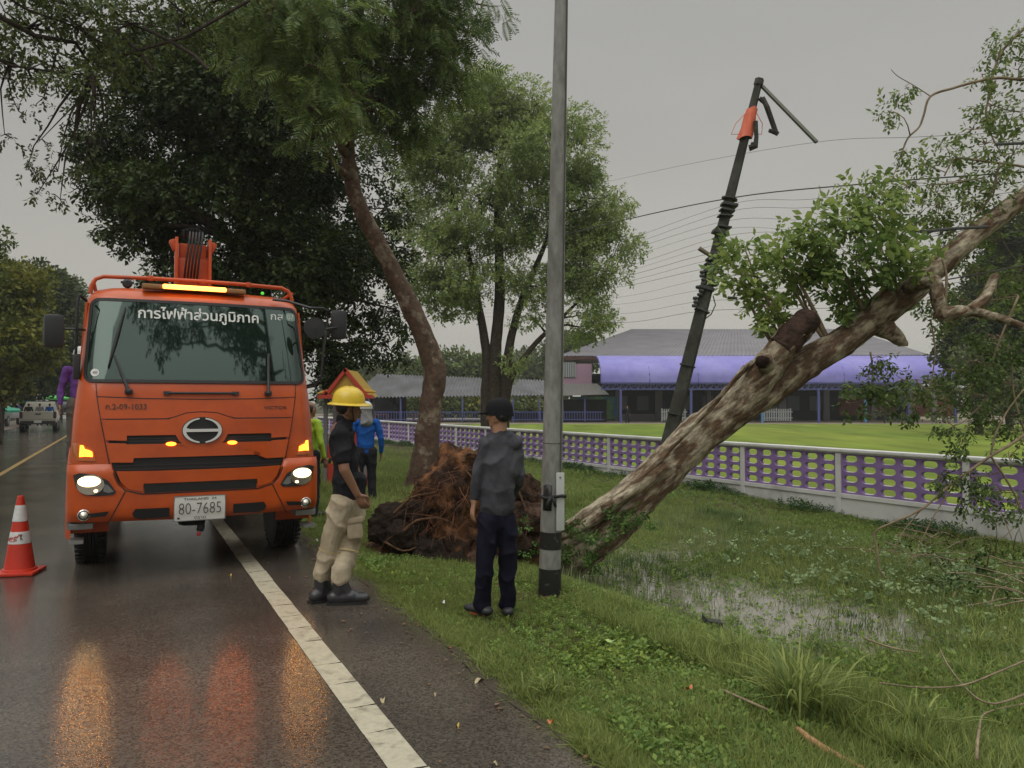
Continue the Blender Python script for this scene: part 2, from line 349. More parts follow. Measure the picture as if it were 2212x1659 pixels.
# ================================================================ perforated block fence
white = mat('white fence paint', (.62, .61, .585), .55, color2=(.40, .39, .36), c2scale=1.3, c2lo=.52, c2hi=.75, var=.05, bump=.1, bscale=30)
purple = mat('purple block paint', (.235, .145, .335), .6, var=.18, vscale=3, bump=.12, bscale=30)
FA = Vector((7.9, 13.0, 0)); FD = Vector((-.493, .870, 0)).normalized(); FN = Vector((FD.y, -FD.x, 0))
fence = empty('block_fence', 'long purple perforated block fence with white rail, posts and base', 'fence', FA)
fence.rotation_euler = (0, 0, math.atan2(FD.y, FD.x))        # local x runs along the fence, local y towards the road
TOP, PB, SP = .72, -.16, 2.53
def panel_mesh():
    """one bay of ventilation blocks: 6 x 4 blocks, each with an oval opening"""
    W = SP - .12; nx, nz = 6, 4; z1 = TOP - .09; z0 = PB; bw, bh = W / nx, (z1 - z0) / nz; ow, oh = bw * .36, bh * .315; dp = .05; K = 20
    V = []; F = []; WH = []
    def sup(a, w, h):
        c_, s_ = math.cos(a), math.sin(a); return (w * math.copysign(abs(c_) ** .62, c_), h * math.copysign(abs(s_) ** .8, s_))
    for i in range(nx):
        for k in range(nz):
            cx = (i + .5) * bw; cz = z0 + (k + .5) * bh; base = len(V)
            # outer ring on the block's rectangle, inner oval, front and back
            for side in (-1, 1):
                for j in range(K):
                    a = 6.28318 * (j + .5) / K; c_, s_ = math.cos(a), math.sin(a); m_ = max(abs(c_), abs(s_))
                    V.append((cx + c_ / m_ * bw / 2, side * dp, cz + s_ / m_ * bh / 2))
                for j in range(K):
                    ox, oz = sup(6.28318 * (j + .5) / K, ow, oh); V.append((cx + ox * 1.10, side * dp, cz + oz * 1.10))
            for j in range(K):
                ox, oz = sup(6.28318 * (j + .5) / K, ow, oh); V.append((cx + ox * .93, 0, cz + oz * .93))
            for j in range(K):
                q = (j + 1) % K
                F.append((base + j, base + q, base + K + q, base + K + j))
                F.append((base + 2 * K + q, base + 2 * K + j, base + 3 * K + j, base + 3 * K + q))
                low = math.sin(6.28318 * (j + 1) / K) < -.82
                if low: WH.extend((len(F), len(F) + 1))
                F.append((base + K + j, base + K + q, base + 4 * K + q, base + 4 * K + j))
                F.append((base + 4 * K + j, base + 4 * K + q, base + 3 * K + q, base + 3 * K + j))
    me = bpy.data.meshes.new('block_panel'); me.from_pydata(V, [], F); me.update(); me.materials.append(purple); me.materials.append(white)
    for i_ in WH: me.polygons[i_].material_index = 1
    return me
s0f, nbay = -4.86, 18
pm = panel_mesh()
prev = None
for i in range(nbay + 1):
    x = s0f + i * SP
    mb = MB(); mb.box((x, .0, (TOP - .06 + -.85) / 2), (.12, .16, TOP - .06 + .85), bev=.012); mb.build('post', white, fence)
    if i < nbay:
        if prev is None: prev = o = link('block_panel', pm, None, fence)
        else: o = prev.copy(); col.objects.link(o)
        o.location = (x + .06, 0, 0)
mb = MB(); x0, x1 = s0f - .05, s0f + nbay * SP + .05
mb.box(((x0 + x1) / 2, 0, TOP - .035), (x1 - x0, .22, .07), bev=.02); mb.box(((x0 + x1) / 2, 0, TOP - .08), (x1 - x0, .14, .03)); mb.build('rail', white, fence)
mb = MB(); xx = x0
while xx < x1:                                   # base beam in slabs with ledges
    mb.box((xx + SP / 2, 0, PB - .045), (SP - .004, .15, .088), bev=.008); xx += SP
mb.box(((x0 + x1) / 2, 0, -.52), (x1 - x0, .10, .60)); mb.build('base_wall', white, fence)
# ================================================================ orange crane truck
orange = mat('orange truck paint', (.48, .072, .005), .36, color2=(.36, .050, .006), c2scale=1.8, c2lo=.48, c2hi=.70, var=.07, vscale=7, coat=.25, bump=.02, bscale=200)
dorange = mat('orange steel', (.50, .075, .014), .45, var=.15, vscale=6)
blackp = mat('black grille plastic', (.008, .008, .008), .5)
rubber = mat('black rubber', (.013, .013, .013), .6, var=.3, vscale=20)
trim = mat('dark trim plastic', (.022, .022, .024), .45)
chrome = mat('chrome', (.72, .72, .70), .16, metal=1.)
steel = mat('grey steel', (.25, .25, .24), .45, metal=.6, var=.2)
letter_w = mat('white lettering', (.62, .62, .58), .5)
letter_k = mat('dark lettering', (.05, .03, .025), .5)
plate_m = mat('licence plate white', (.66, .66, .61), .35)
reflector = mat('lamp reflector', (.55, .52, .45), .12, metal=.8)
head_e = mat('headlamp glow', (.9, .85, .7), .3, emit=(1., .70, .34), estr=4.5)
amber_e = mat('amber lamp glow', (.9, .4, .05), .3, emit=(1., .20, .012), estr=7.)
bar_e = mat('amber light bar glow', (.9, .4, .05), .3, emit=(1., .30, .045), estr=7.)
amber_l = mat('amber lens', (.45, .11, .01), .15, coat=.5)
TR = empty('crane_truck', 'orange utility crane truck with lit headlamps and amber lights facing the camera', 'truck', (-3.0, 7.45, 0), R(26.9))

ZP = [(0.40, .05), (.52, .035), (.62, 0), (1.0, 0), (1.25, .015), (1.50, .035), (1.75, .07), (1.84, .10), (2.66, .36), (2.74, .42), (2.85, .55)]
HW = [(0.40, 1.12), (.55, 1.125), (1.1, 1.125), (1.5, 1.10), (1.85, 1.065), (2.66, 1.01), (2.74, .985), (2.85, .93)]
def pw(T_, z):
    if z <= T_[0][0]: return T_[0][1]
    for (a, b), (c_, d) in zip(T_, T_[1:]):
        if z <= c_: return b + (d - b) * (z - a) / (c_ - a)
    return T_[-1][1]
def ycab(x, z, ext=0., rc=.20):
    hw = pw(HW, z) + ext; y = pw(ZP, z) + .07 * (x / hw) ** 2; e = abs(x) - (hw - rc)
    if e > 0: e = min(e, rc); y += rc - math.sqrt(max(0, rc * rc - e * e))
    return y
def onfront(off=.004, ext=0.): return lambda u, v, d: (u, ycab(u, v, ext) - off + d, v)
def onside(sgn, off=.004): return lambda u, v, d: (sgn * (pw(HW, v) + off - d), u, v)
def mir(poly): return [(-u, v) for u, v in poly][::-1]
CABB = 1.85
def loft(zs, ext, back, name, m, parent, zoff=None, close=True, rc=.20, dy=0.):
    mb = MB(); V = []; F = []; xs = [math.sin(a * math.pi / 2) for a in np.linspace(-1, 1, 41)]
    n = 0
    for z, shrink in zs:
        hw = pw(HW, z) + ext; ring = []
        for x in xs: ring.append((x * hw * shrink, ycab(x * hw, z, ext, rc) + dy + (1 - shrink) * .6, z))
        yb = back - (1 - shrink) * .5; hs = hw * shrink
        for k in range(1, 7): ring.append((hs, ring[40][1] + (yb - ring[40][1]) * k / 6, z))
        for k in range(1, 5): ring.append((hs - 2 * hs * k / 4, yb, z))
        y0 = ring[0][1]
        for k in range(1, 6): ring.append((-hs, yb + (y0 - yb) * k / 6, z))
        n = len(ring); V += ring
    for i in range(len(zs) - 1):
        for k in range(n): F.append((i * n + k, i * n + (k + 1) % n, (i + 1) * n + (k + 1) % n, (i + 1) * n + k))
    F.append(tuple(range(n))); F.append(tuple((len(zs) - 1) * n + k for k in range(n)))
    mb.add(V, F); return mb.build(name, m, parent, smooth=True, auto=40)
zs = [(z, 1) for z in (.98, 1.04, 1.1, 1.2, 1.3, 1.42, 1.5, 1.6, 1.7, 1.76, 1.82, 1.9, 2.05, 2.2, 2.35, 2.5, 2.6, 2.66)] + [(2.70, .995), (2.735, .98), (2.765, .95), (2.785, .90), (2.80, .80)]
cab = loft(zs, 0., CABB, 'cab', orange, TR)

# bumper: swept skin with a raised ear at each lamp
mb = MB(); V = []; F = []; nu = 61; lv = 13
us = np.linspace(-1, 1, nu)
for a in us:
    e = 0
    xs_ = 1.145 * math.sin(min(1, abs(a) * 1.18) * math.pi / 2) * (1 if a > 0 else -1)
    ext_b = .45 * max(0, abs(a) * 1.18 - 1) / .18
    zt = .885 + .0 * a; zt = zt + (1.075 - .885) * float(sm(.70, .78, abs(xs_)))
    zb = .525 + .02 * abs(xs_)
    for k in range(lv):
        f = k / (lv - 1); z = zb + (zt - zb) * f
        y = ycab(xs_, .8, .02, .16) - .05 + ext_b
        inn = 0.
        if k == 0: inn = .05
        if k == lv - 1: inn = .05
        if k in (1, lv - 2): inn = .012
        if xs_ and abs(a) * 1.18 > 1: V.append((xs_ - math.copysign(inn, xs_), y, z))
        else: V.append((xs_, y + inn + .035 * max(0, (.66 - z) / .12) * .5, z))
for i in range(nu - 1):
    for k in range(lv - 1): F.append((i * lv + k, (i + 1) * lv + k, (i + 1) * lv + k + 1, i * lv + k + 1))
mb.add(V, F)
bumper = mb.build('bumper', orange, TR, smooth=True, auto=50)
def onbump(off=.004): return lambda u, v, d: (u, ycab(u, .8, .02, .16) - .05 - off + d + .035 * max(0, (.66 - v) / .12) * .5, v)
def patch(name, polys, mp_, m, parent, thick=.02, cell=.06, smooth=False):
    mb = MB()
    for p in polys: mb.prism(p, mp_, thick, cell)
    return mb.build(name, m, parent, auto=35, smooth=True)
def both(p): return [p, mir(p)]

# black fascia behind the panels
patch('grille', [[(-.83, 1.492), (.83, 1.492), (.745, .88), (-.745, .88)]], onfront(.006), blackp, TR, .02)
# raised orange bonnet panels with stepped slots between them
K1 = [(-.862, 1.482), (-.30, 1.482), (-.24, 1.50), (-.14, 1.535), (0, 1.545), (.14, 1.535), (.24, 1.50), (.30, 1.482), (.862, 1.482), (.828, 1.295), (.652, 1.288), (.652, 1.335), (.235, 1.335), (.20, 1.27), (.16, 1.235), (-.16, 1.235), (-.20, 1.27), (-.235, 1.335), (-.652, 1.335), (-.652, 1.288), (-.828, 1.295)]
patch('upper_grille_panel', [K1], onfront(.030), orange, TR, .03)
patch('middle_grille_panel', [[(-.822, 1.268), (-.66, 1.262), (-.652, 1.252), (-.42, 1.252), (-.20, 1.252), (-.14, 1.22), (.14, 1.22), (.20, 1.252), (.652, 1.252), (.66, 1.262), (.822, 1.268), (.782, 1.09), (.598, 1.085), (.592, 1.126), (-.592, 1.126), (-.598, 1.085), (-.782, 1.09)]], onfront(.034), orange, TR, .035)
patch('lower_grille_panel', [[(-.735, 1.008), (-.4, 1.000), (.4, 1.0), (.735, 1.008), (.70, .915), (.64, .845), (.515, .815), (.508, .888), (-.508, .888), (-.515, .815), (-.64, .845), (-.70, .915)]], onbump(.014), orange, TR, .05)
patch('lower_grille', [[(-.505, .886), (.505, .886), (.50, .800), (-.50, .800)]], onbump(.006), blackp, TR, .006)
# bars inside the dark slots
mb = MB()
for z in (1.275, 1.30, 1.015, 1.05, 1.10): mb.prism([(-.74 if z > 1.2 or z < 1.06 else -.58, z), (.74 if z > 1.2 or z < 1.06 else .58, z), (.74 if z > 1.2 or z < 1.06 else .58, z + .008), (-.74 if z > 1.2 or z < 1.06 else -.58, z + .008)], onfront(.012), .006, .08)
mb.build('grille_bars', trim, TR)
# seams
def seam(pts, w=.007, off=.0035, surf=onfront):
    mb = MB()
    for (a, b) in zip(pts, pts[1:]):
        dx, dz = b[0] - a[0], b[1] - a[1]; l = math.hypot(dx, dz); nx, nz = -dz / l * w / 2, dx / l * w / 2
        mb.prism([(a[0] + nx, a[1] + nz), (b[0] + nx, b[1] + nz), (b[0] - nx, b[1] - nz), (a[0] - nx, a[1] - nz)], surf(off), .003, .06)
    return mb
mb = MB()
for pts in ([(-.905, 1.70), (-.5, 1.682), (0, 1.675), (.5, 1.682), (.905, 1.70)], [(-.915, 1.83), (-.905, 1.70), (-.87, 1.48), (-.80, 1.10), (-.765, .99)], [(.915, 1.83), (.905, 1.70), (.87, 1.48), (.80, 1.10), (.765, .99)], [(-.862, 1.490), (-.31, 1.490), (-.24, 1.508), (-.14, 1.545), (0, 1.555), (.14, 1.545), (.24, 1.508), (.31, 1.490), (.862, 1.490)]):
    q = seam(pts); mb.add(q.V, q.F)
for pts in ([(-.66, .82), (-.80, .53)], [(.66, .82), (.80, .53)], [(-.76, 1.0), (-.73, .92), (-.66, .83), (-.52, .79), (.52, .79), (.66, .83), (.73, .92), (.76, 1.0)]):
    q = seam(pts, .009, .004, onbump); mb.add(q.V, q.F)
mb.build('panel_seams', blackp, TR)
# lower openings, under the plate
for p_ in both([(-.600, .615), (-.575, .655), (-.285, .652), (-.285, .56), (-.53, .555), (-.585, .575)]): patch('bumper_opening', [p_], onbump(.006), blackp, TR, .006)
for sgn in (-1, 1): mb = MB(); mb.prism([(sgn * .97, .63), (sgn * .79, .645), (sgn * .82, .60), (sgn * .97, .595)], onbump(.006), .004, .06); mb.build('fog_lamp_recess', blackp, TR)
# handle strip above the hood text
hb = MB(); hb.tube([(x, ycab(x, 1.735) - .02, 1.735) for x in np.linspace(-.30, .30, 9)], .012, 8)
for sx_ in (-.31, .31): hb.prism([(sx_ - .035, 1.752), (sx_ + .035, 1.752), (sx_ + .03, 1.718), (sx_ - .03, 1.718)], onfront(.025), .03)
hb.build('hood_handle', trim, TR, smooth=True, auto=35)
# emblem
def oval(rx, rz, cx=0, cz=1.375, n=40, a0=0, a1=6.28318): return [(cx + rx * math.cos(a0 + (a1 - a0) * i / n), cz + rz * math.sin(a0 + (a1 - a0) * i / n)) for i in range(n)]
patch('emblem_base', [oval(.200, .142)], onfront(.036), orange, TR, .02, .05)
eb = patch('emblem', [oval(.183, .128)], onfront(.040), blackp, TR, .01, .05)
mb = MB()
for a0 in (0, math.pi):
    n = 24; top = []
    for i in range(n + 1):
        a = a0 + .14 + (math.pi - .28) * i / n if False else a0 - math.pi / 2 + .16 + (math.pi - .32) * i / n
        tk = .50 + .38 * abs(math.cos(a)); top.append(((.176 * math.cos(a), 1.375 + .122 * math.sin(a)), (.176 * math.cos(a) - .034 * tk * math.cos(a), 1.375 + .122 * math.sin(a) - .024 * tk * math.sin(a))))
    for (p_, q_), (r_, s_) in zip(top, top[1:]): mb.prism([p_, r_, s_, q_], onfront(.058), .022)
mb.prism([(-.150, 1.360), (-.128, 1.366), (-.118, 1.392), (-.15, 1.40)], onfront(.058), .02)
mb.prism([(-.150, 1.389), (.150, 1.389), (.150, 1.361), (-.150, 1.361)], onfront(.060), .022, .05)
mb.build('emblem_ring', chrome, eb, smooth=True, auto=35)
# plate
pl = patch('licence_plate', [[(-.245, .752), (.205, .752), (.205, .522), (-.245, .522)]], onbump(.045), plate_m, TR, .012)
fr = MB()
for p in ([(-.250, .757), (.210, .757), (.210, .750), (-.250, .750)], [(-.250, .524), (.210, .524), (.210, .517), (-.250, .517)], [(-.250, .75), (-.243, .75), (-.243, .524), (-.250, .524)], [(.203, .75), (.210, .75), (.210, .524), (.203, .524)]): fr.prism(p, onbump(.049), .012)
fr.build('plate_frame', steel, pl)
PX = -.02
def onplate(cz, cx=PX): return lambda u, v, d: (cx + u, onbump(.048)(cx + u, .7, 0)[1] - d * .3, cz + v)
lettering('plate_number', '80-7685', .12, onplate(.638), letter_k, pl, width=.375, height=.105, bold=-.002)
lettering('plate_country', 'THAILAND  24', .03, onplate(.728), letter_k, pl, width=.29, height=.022)
lettering('plate_province', 'ตราด', .03, onplate(.549), letter_k, pl, width=.10, height=.026)
mb = MB(); mb.box((PX - .19, onbump(.05)(-.2, .7, 0)[1], .55), (.022, .004, .018)); mb.build('plate_stamp', letter_k, pl)
# headlamps
for sg in (-1, 1):
    f = (lambda p: p) if sg < 0 else mir
    hl = patch('headlamp', [f([(-1.085, .985), (-1.03, 1.003), (-.90, .985), (-.80, .925), (-.735, .82), (-.76, .795), (-.90, .79), (-1.0, .81), (-1.06, .87)])], onbump(.008), trim, TR, .01, .05)
    patch('lamp_reflector', [oval(.112, .092, sg * .945, .896)], onbump(.016), reflector, hl, .012, .05)
    patch('lamp_glow', [oval(.092, .048, sg * .955, .925), oval(.016, .012, sg * .90, .838)] , onbump(.024), head_e, hl, .008, .05)
    patch('side_reflector', [f([(-.835, .90), (-.80, .885), (-.755, .825), (-.80, .815), (-.84, .83)])], onbump(.012), steel, hl, .006, .05)
    fg = MB(); y = onbump(0)(sg * 1.0, .62, 0)[1]
    fg.lathe([(.0, .0), (.052, 0), (.052, .02), (.044, .024), (.040, .012)], (sg * .995, y + .012, .62), 20, 'y'); fo = fg.build('fog_lamp', chrome, TR, smooth=True, auto=35)
    fg = MB(); fg.lathe([(.0, .0), (.040, 0), (.03, .016), (.0, .02)], (sg * .995, y - .002, .62), 20, 'y'); fg.build('lens', reflector, fo, smooth=True)
    ind = patch('indicator', [f([(-1.10, 1.27), (-1.02, 1.262), (-.925, 1.205), (-.905, 1.105), (-1.05, 1.11), (-1.10, 1.15)])], onfront(.012), amber_l, TR, .02, .05)
    patch('indicator_glow', [f([(-1.035, 1.25), (-1.01, 1.25), (-.995, 1.215), (-.96, 1.205), (-.935, 1.19), (-.93, 1.145), (-.99, 1.15), (-1.04, 1.145)])], onfront(.018), amber_e, ind, .01, .05)
    patch('marker_lamp', [oval(.045, .018, sg * .275, 1.250, 14)], onfront(.042), amber_e, TR, .02)
# lettering on the hood
lettering('fleet_number', 'ก.2-09-1033', .07, lambda u, v, d: onfront(.004)(u - .66, v + 1.605, -d), letter_k, TR, width=.345, height=.052)
lettering('model_lettering', 'VICTOR', .05, lambda u, v, d: onfront(.004)(u + .70, v + 1.592, -d), letter_k, TR, width=.23, height=.032)
# windscreen
def rrect(x0, x1, z0, z1, r, tx=0.):
    out = []
    for (cx, cz, a0) in ((x1 - r, z1 - r, 0), (x0 + r, z1 - r, 90), (x0 + r, z0 + r, 180), (x1 - r, z0 + r, 270)):
        for i in range(6):
            a = R(a0 + 18 * i); out.append((cx + r * math.cos(a), cz + r * math.sin(a)))
    k = [(u * (1 - tx * (v - z0) / (z1 - z0)), v) for u, v in out]; return k
def glass_m():
    m = bpy.data.materials.new('windscreen glass'); m.use_nodes = True; b = m.node_tree.nodes['Principled BSDF']
    b.inputs['Base Color'].default_value = (.010, .018, .013, 1); b.inputs['Roughness'].default_value = .03; b.inputs['IOR'].default_value = 1.8; b.inputs['Specular Tint'].default_value = (.80, 1., .90, 1)
    return m
glass = glass_m()
ws = patch('windscreen', [rrect(-1.012, 1.012, 1.85, 2.64, .07, .045)], onfront(.010), glass, TR, .012, .06)
# seal: ring prism
o_, i_ = rrect(-1.028, 1.028, 1.832, 2.658, .08, .045), rrect(-1.0, 1.0, 1.862, 2.628, .06, .045)
mb = MB()
for k in range(len(o_)):
    k2 = (k + 1) % len(o_); mb.prism([o_[k], o_[k2], i_[k2], i_[k]], onfront(.015), .012, .06)
mb.build('windscreen_seal', rubber, ws)
lettering('windscreen_lettering', 'การไฟฟ้าส่วนภูมิภาค', .1, lambda u, v, d: onfront(.0125)(u + .0, v + 2.512, -d * .3), letter_w, ws, width=1.13, bold=.0015)
lettering('windscreen_code', 'กส', .1, lambda u, v, d: onfront(.0125)(u + .755, v + 2.545, -d * .3), letter_w, ws, width=.13, height=.065)
mb = MB(); mb.prism(rrect(.85, .955, 2.51, 2.60, .03), onfront(.0122), .001, .06); mb.build('number_sticker', mat('pale green sticker', (.20, .30, .25), .5), ws)
lettering('windscreen_number', '07', .1, lambda u, v, d: onfront(.0145)(u + .902, v + 2.555, -d * .3), letter_w, ws, width=.075, height=.055)
mb = MB(); mb.prism(oval(.036, .036, -.925, 1.925, 20), onfront(.0125), .001); stk = mb.build('round_sticker', letter_w, ws)
lettering('sticker_number', '40', .05, lambda u, v, d: onfront(.0145)(u - .925, v + 1.925, -d * .3), letter_k, stk, width=.04, height=.026)
# wipers
def wiper(piv, elbow, a, b):
    P3 = lambda p, off: Vector(onfront(off)(p[0], p[1], 0))
    mb = MB(); mb.box(P3(piv, .03), (.07, .05, .05), bev=.015); mb.tube([P3(piv, .05), P3(elbow, .05)], [.017, .009], 8)
    w = mb.build('wiper', trim, TR, smooth=True, auto=35)
    mb = MB(); mb.tube([P3((a[0] + (b[0] - a[0]) * t, a[1] + (b[1] - a[1]) * t), .028) for t in np.linspace(0, 1, 8)], [.006, .010, .012, .015, .015, .012, .010, .006], 6); mb.build('wiper_blade', rubber, w, smooth=True)
wiper((-.64, 1.745), (-.765, 2.09), (-.675, 2.57), (-.815, 1.97))
wiper((.625, 1.735), (.64, 2.14), (.655, 2.15), (.63, 1.86))
# mirrors
def mirror_pod(c, d, rz):
    mb = MB(); mb.box(c, d, rz, bev=.045); return mb.build('side_mirror', trim, TR, smooth=True, auto=35)
m1 = mirror_pod((-1.27, .30, 2.31), (.17, .11, .31), R(8))
mb = MB(); mb.tube([(-1.27, .30, 2.33), (-1.10, .28, 2.335), (-1.02, .42, 2.34)], .011, 8); mb.tube([(-1.065, .30, 2.66), (-1.08, .30, 2.55), (-1.09, .30, 2.0), (-1.08, .36, 1.9)], .013, 8); mb.tube([(-1.01, .42, 2.62), (-1.065, .30, 2.66)], .014, 8); mb.box((-1.08, .31, 1.98), (.06, .08, .24), bev=.02); mb.build('mirror_arm', trim, m1, smooth=True, auto=35)
m2 = mirror_pod((1.43, .42, 2.50), (.17, .10, .32), R(-8))
mb = MB(); mb.tube([(.72, .40, 2.735), (.86, .34, 2.72), (1.08, .22, 2.645), (1.22, .26, 2.655), (1.29, .34, 2.64), (1.30, .38, 2.58), (1.29, .38, 2.46)], .014, 8)
mb.tube([(1.40, .38, 2.47), (1.20, .26, 2.42), (1.14, .18, 2.40)], .012, 8); mb.tube([(1.29, .38, 2.46), (1.24, .33, 2.2), (1.22, .33, 1.92), (1.16, .36, 1.82), (1.06, .42, 1.80)], .013, 8); mb.build('mirror_arm', trim, m2, smooth=True, auto=35)
mb = MB(); mb.lathe([(.0, -.075), (.05, -.07), (.10, -.035), (.115, .0), (.112, .02), (.0, .028)], (1.10, .12, 2.42), 24, 'y'); mb.build('round_mirror', trim, m2, smooth=True, auto=50)
# roof rail
mb = MB(); yr = .62
mb.tube([(-.985, yr, 2.72), (-.975, yr, 2.80), (-.94, yr, 2.865), (-.87, yr, 2.895), (-.4, yr - .02, 2.905), (0, yr - .03, 2.905), (.4, yr - .02, 2.905), (.85, yr, 2.895), (.92, yr, 2.865), (.955, yr, 2.80), (.965, yr, 2.72)], .020, 10)
for sx_ in (-1, 1): mb.tube([(sx_ * .96, yr, 2.84), (sx_ * .96, 1.2, 2.84), (sx_ * .96, 1.7, 2.84), (sx_ * .96, 1.75, 2.78)], .018, 8)
for x in (-.45, .05, .5): mb.box((x, yr - .02, 2.905), (.05, .05, .05), bev=.008)
mb.tube([(0, yr, 2.90), (0, yr, 2.79)], .014, 8)
rail = mb.build('roof_rail', dorange, TR, smooth=True, auto=35)
mb = MB(); mb.lathe([(0, 0), (.045, 0), (.048, .03), (.03, .05), (0, .05)], (-.66, yr, 2.835), 14, 'y'); mb.tube([(-.72, yr, 2.85), (-.60, yr, 2.85)], .012, 6); mb.build('work_lamp', trim, rail, smooth=True, auto=40)
# light bar
mb = MB(); mb.box((-.04, .46, 2.800), (.98, .12, .05), bev=.015); lb = mb.build('light_bar', mat('dusty amber plastic', (.30, .14, .05), .3), TR)
mb = MB(); mb.box((-.045, .41, 2.805), (.60, .05, .046), bev=.015); mb.build('light_bar_glow', bar_e, lb)
mb = MB(); mb.lathe([(.0, .0), (.018, 0), (.015, .015), (0, .02)], (.62, .44, 2.80), 12, 'y'); mb.build('green_marker_lamp', mat('green marker glow', (.1, .5, .05), .3, emit=(.15, 1, .1), estr=.5), TR)
# doors
dpoly = [(.42, 1.08), (.40, 1.5), (.52, 2.62), (1.62, 2.66), (1.66, 1.08)]
for sg in (-1, 1):
    dr = patch('cab_door', [dpoly], onside(sg, .010), orange, TR, .02, .12)
    patch('door_window', [[(.60, 1.82), (.66, 2.54), (1.50, 2.57), (1.52, 1.82)]], onside(sg, .016), glass, dr, .012, .12)
    mb = MB(); mb.box((sg * 1.10, 1.48, 1.62), (.04, .16, .035), bev=.01); mb.build('door_handle', trim, dr)
# wheel arches, steps, underbody
for sg in (-1, 1):
    mb = MB(); pr = []
    for a in np.linspace(R(-20), R(200), 24): pr.append((1.17 + .58 * math.cos(a), .56 + .56 * math.sin(a)))
    V = []; F = []
    for (y, z) in pr:
        V += [(sg * .80, y, z), (sg * 1.15, y, z), (sg * 1.17, y + (y - 1.17) * .10, z + (z - .56) * .10), (sg * 1.12, y + (y - 1.17) * .30, min(z + (z - .56) * .30, 1.28))]
    for i in range(23):
        for k in range(3): F.append((i * 4 + k, i * 4 + k + 1, i * 4 + k + 5, i * 4 + k + 4))
    mb.add(V, F); mb.build('wheel_arch', dorange, TR, smooth=True, auto=40)
    mb = MB(); mb.box((sg * 1.02, .30, .50), (.20, .34, .06), bev=.01); mb.box((sg * 1.06, .22, .36), (.12, .22, .03)); mb.box((sg * 1.12, .35, .62), (.04, .3, .3)); mb.build('cab_step', steel, TR)
mb = MB()
for sg in (-1, 1): mb.box((sg * .42, 4.3, .86), (.08, 7.4, .24), bev=.01)
for y in (.8, 2.2, 3.6, 5., 6.4): mb.box((0, y, .86), (.84, .12, .18))
mb.box((0, .55, .66), (1.3, .30, .26), bev=.03); mb.cyl((-.9, 1.17, .5), (.9, 1.17, .5), .06); mb.box((0, 1.17, .44), (.3, .3, .28), bev=.08); mb.cyl((-.9, 5.9, .5), (.9, 5.9, .5), .08)
mb.box((.0, 1.0, .9), (1.3, 1.5, .25)); mb.box((-.85, 2.9, .75), (.5, .9, .45), bev=.03); mb.box((.85, 2.9, .75), (.5, .9, .45), bev=.08)
ch = mb.build('chassis', rubber, TR)
mb = MB(); mb.tube([(0, .05, .50), (0, .03, .44), (-.01, .03, .40)], .035, 8); hk = mb.build('tow_hook', rubber, TR, smooth=True)
mb = MB(); mb.lathe([(0, -.02), (.018, -.015), (.018, .015), (0, .02)], (-.02, .02, .375), 10); mb.build('tow_hook_tip', mat('red plastic', (.45, .02, .02), .4), hk, smooth=True)
# wheels
def wheel(x, y, w=.28):
    mb = MB(); r = .50
    prof = [(.27, -w / 2), (.40, -w / 2 - .005), (.47, -w / 2 + .01), (r - .01, -w / 2 + .035)]
    for i in range(7):
        h = -w / 2 + .05 + (w - .10) * i / 6
        prof += [(r, h - .010), (r, h + .010)] + ([(r - .016, h + .014), (r - .016, h + (w - .10) / 6 - .014)] if i < 6 else [])
    prof += [(r - .01, w / 2 - .035), (.47, w / 2 - .01), (.40, w / 2 + .005), (.27, w / 2)]
    mb.lathe(prof, (0, 0, 0), 40, 'x')
    for i in range(44):
        a = 6.28318 * i / 44
        for sx_ in (-1, 1): mb.box((sx_ * (w / 2 - .04), math.cos(a) * .497, math.sin(a) * .497), (.07, .035, .022), rx=a - math.pi / 2)
    wh = mb.build('wheel', rubber, TR, smooth=True, auto=35); wh.location = (x, y, r)
    mb = MB(); sg = 1 if x > 0 else -1
    mb.lathe([(.28, 0), (.28, sg * .03), (.22, sg * .01), (.16, sg * .06), (.09, sg * .07), (.08, sg * .11), (0, sg * .11)], (sg * w * .42, 0, 0), 24, 'x'); mb.build('rim', dorange, wh, smooth=True, auto=35)
for sg in (-1, 1):
    wheel(sg * .965, 1.17); wheel(sg * .93, 5.9, .5)
# deck, crane pedestal, folded boom over the cab
mb = MB(); mb.box((0, 5.2, 1.10), (2.3, 5.2, .12), bev=.01)
for sg in (-1, 1): mb.box((sg * 1.13, 5.2, 1.36), (.04, 5.2, .42), bev=.01)
mb.box((0, 2.62, 1.5), (2.3, .05, .7)); mb.build('cargo_deck', dorange, TR)
mb = MB(); mb.box((0.05, 2.25, 1.2), (.7, .5, .7), bev=.05); mb.lathe([(.28, 1.5), (.24, 1.7), (.20, 2.7), (.24, 2.9), (0, 2.92)], (.05, 2.25, 0), 20); mb.build('crane_pedestal', dorange, TR, smooth=True, auto=35)
bo = MB()
bo.box((.05, 2.50, 3.48), (.30, 1.1, .32), bev=.02, rx=R(10)); bo.box((.05, 2.15, 3.20), (.38, .4, .36), bev=.03)
for sg in (-1, 1):
    bo.box((.05 + sg * .185, 1.98, 3.28), (.035, .20, .66), bev=.01); bo.box((.05 + sg * .215, 1.97, 3.52), (.07, .12, .13), bev=.02, ry=R(25 * sg))
bo.box((.05, 1.99, 3.28), (.36, .04, .03)); bo.box((.05, 2.0, 3.02), (.40, .08, .06))
boom = bo.build('crane_boom', dorange, TR, auto=35)
mb = MB()
for k in range(5):
    x = -.02 + k * .035; pts = [(x + .03, 2.15, 3.66), (x + .03, 1.90, 3.68), (x + .02, 1.84, 3.58), (x - .01, 1.85, 3.35), (x - .03, 1.88, 3.12)]
    mb.tube(pts, .012, 6)
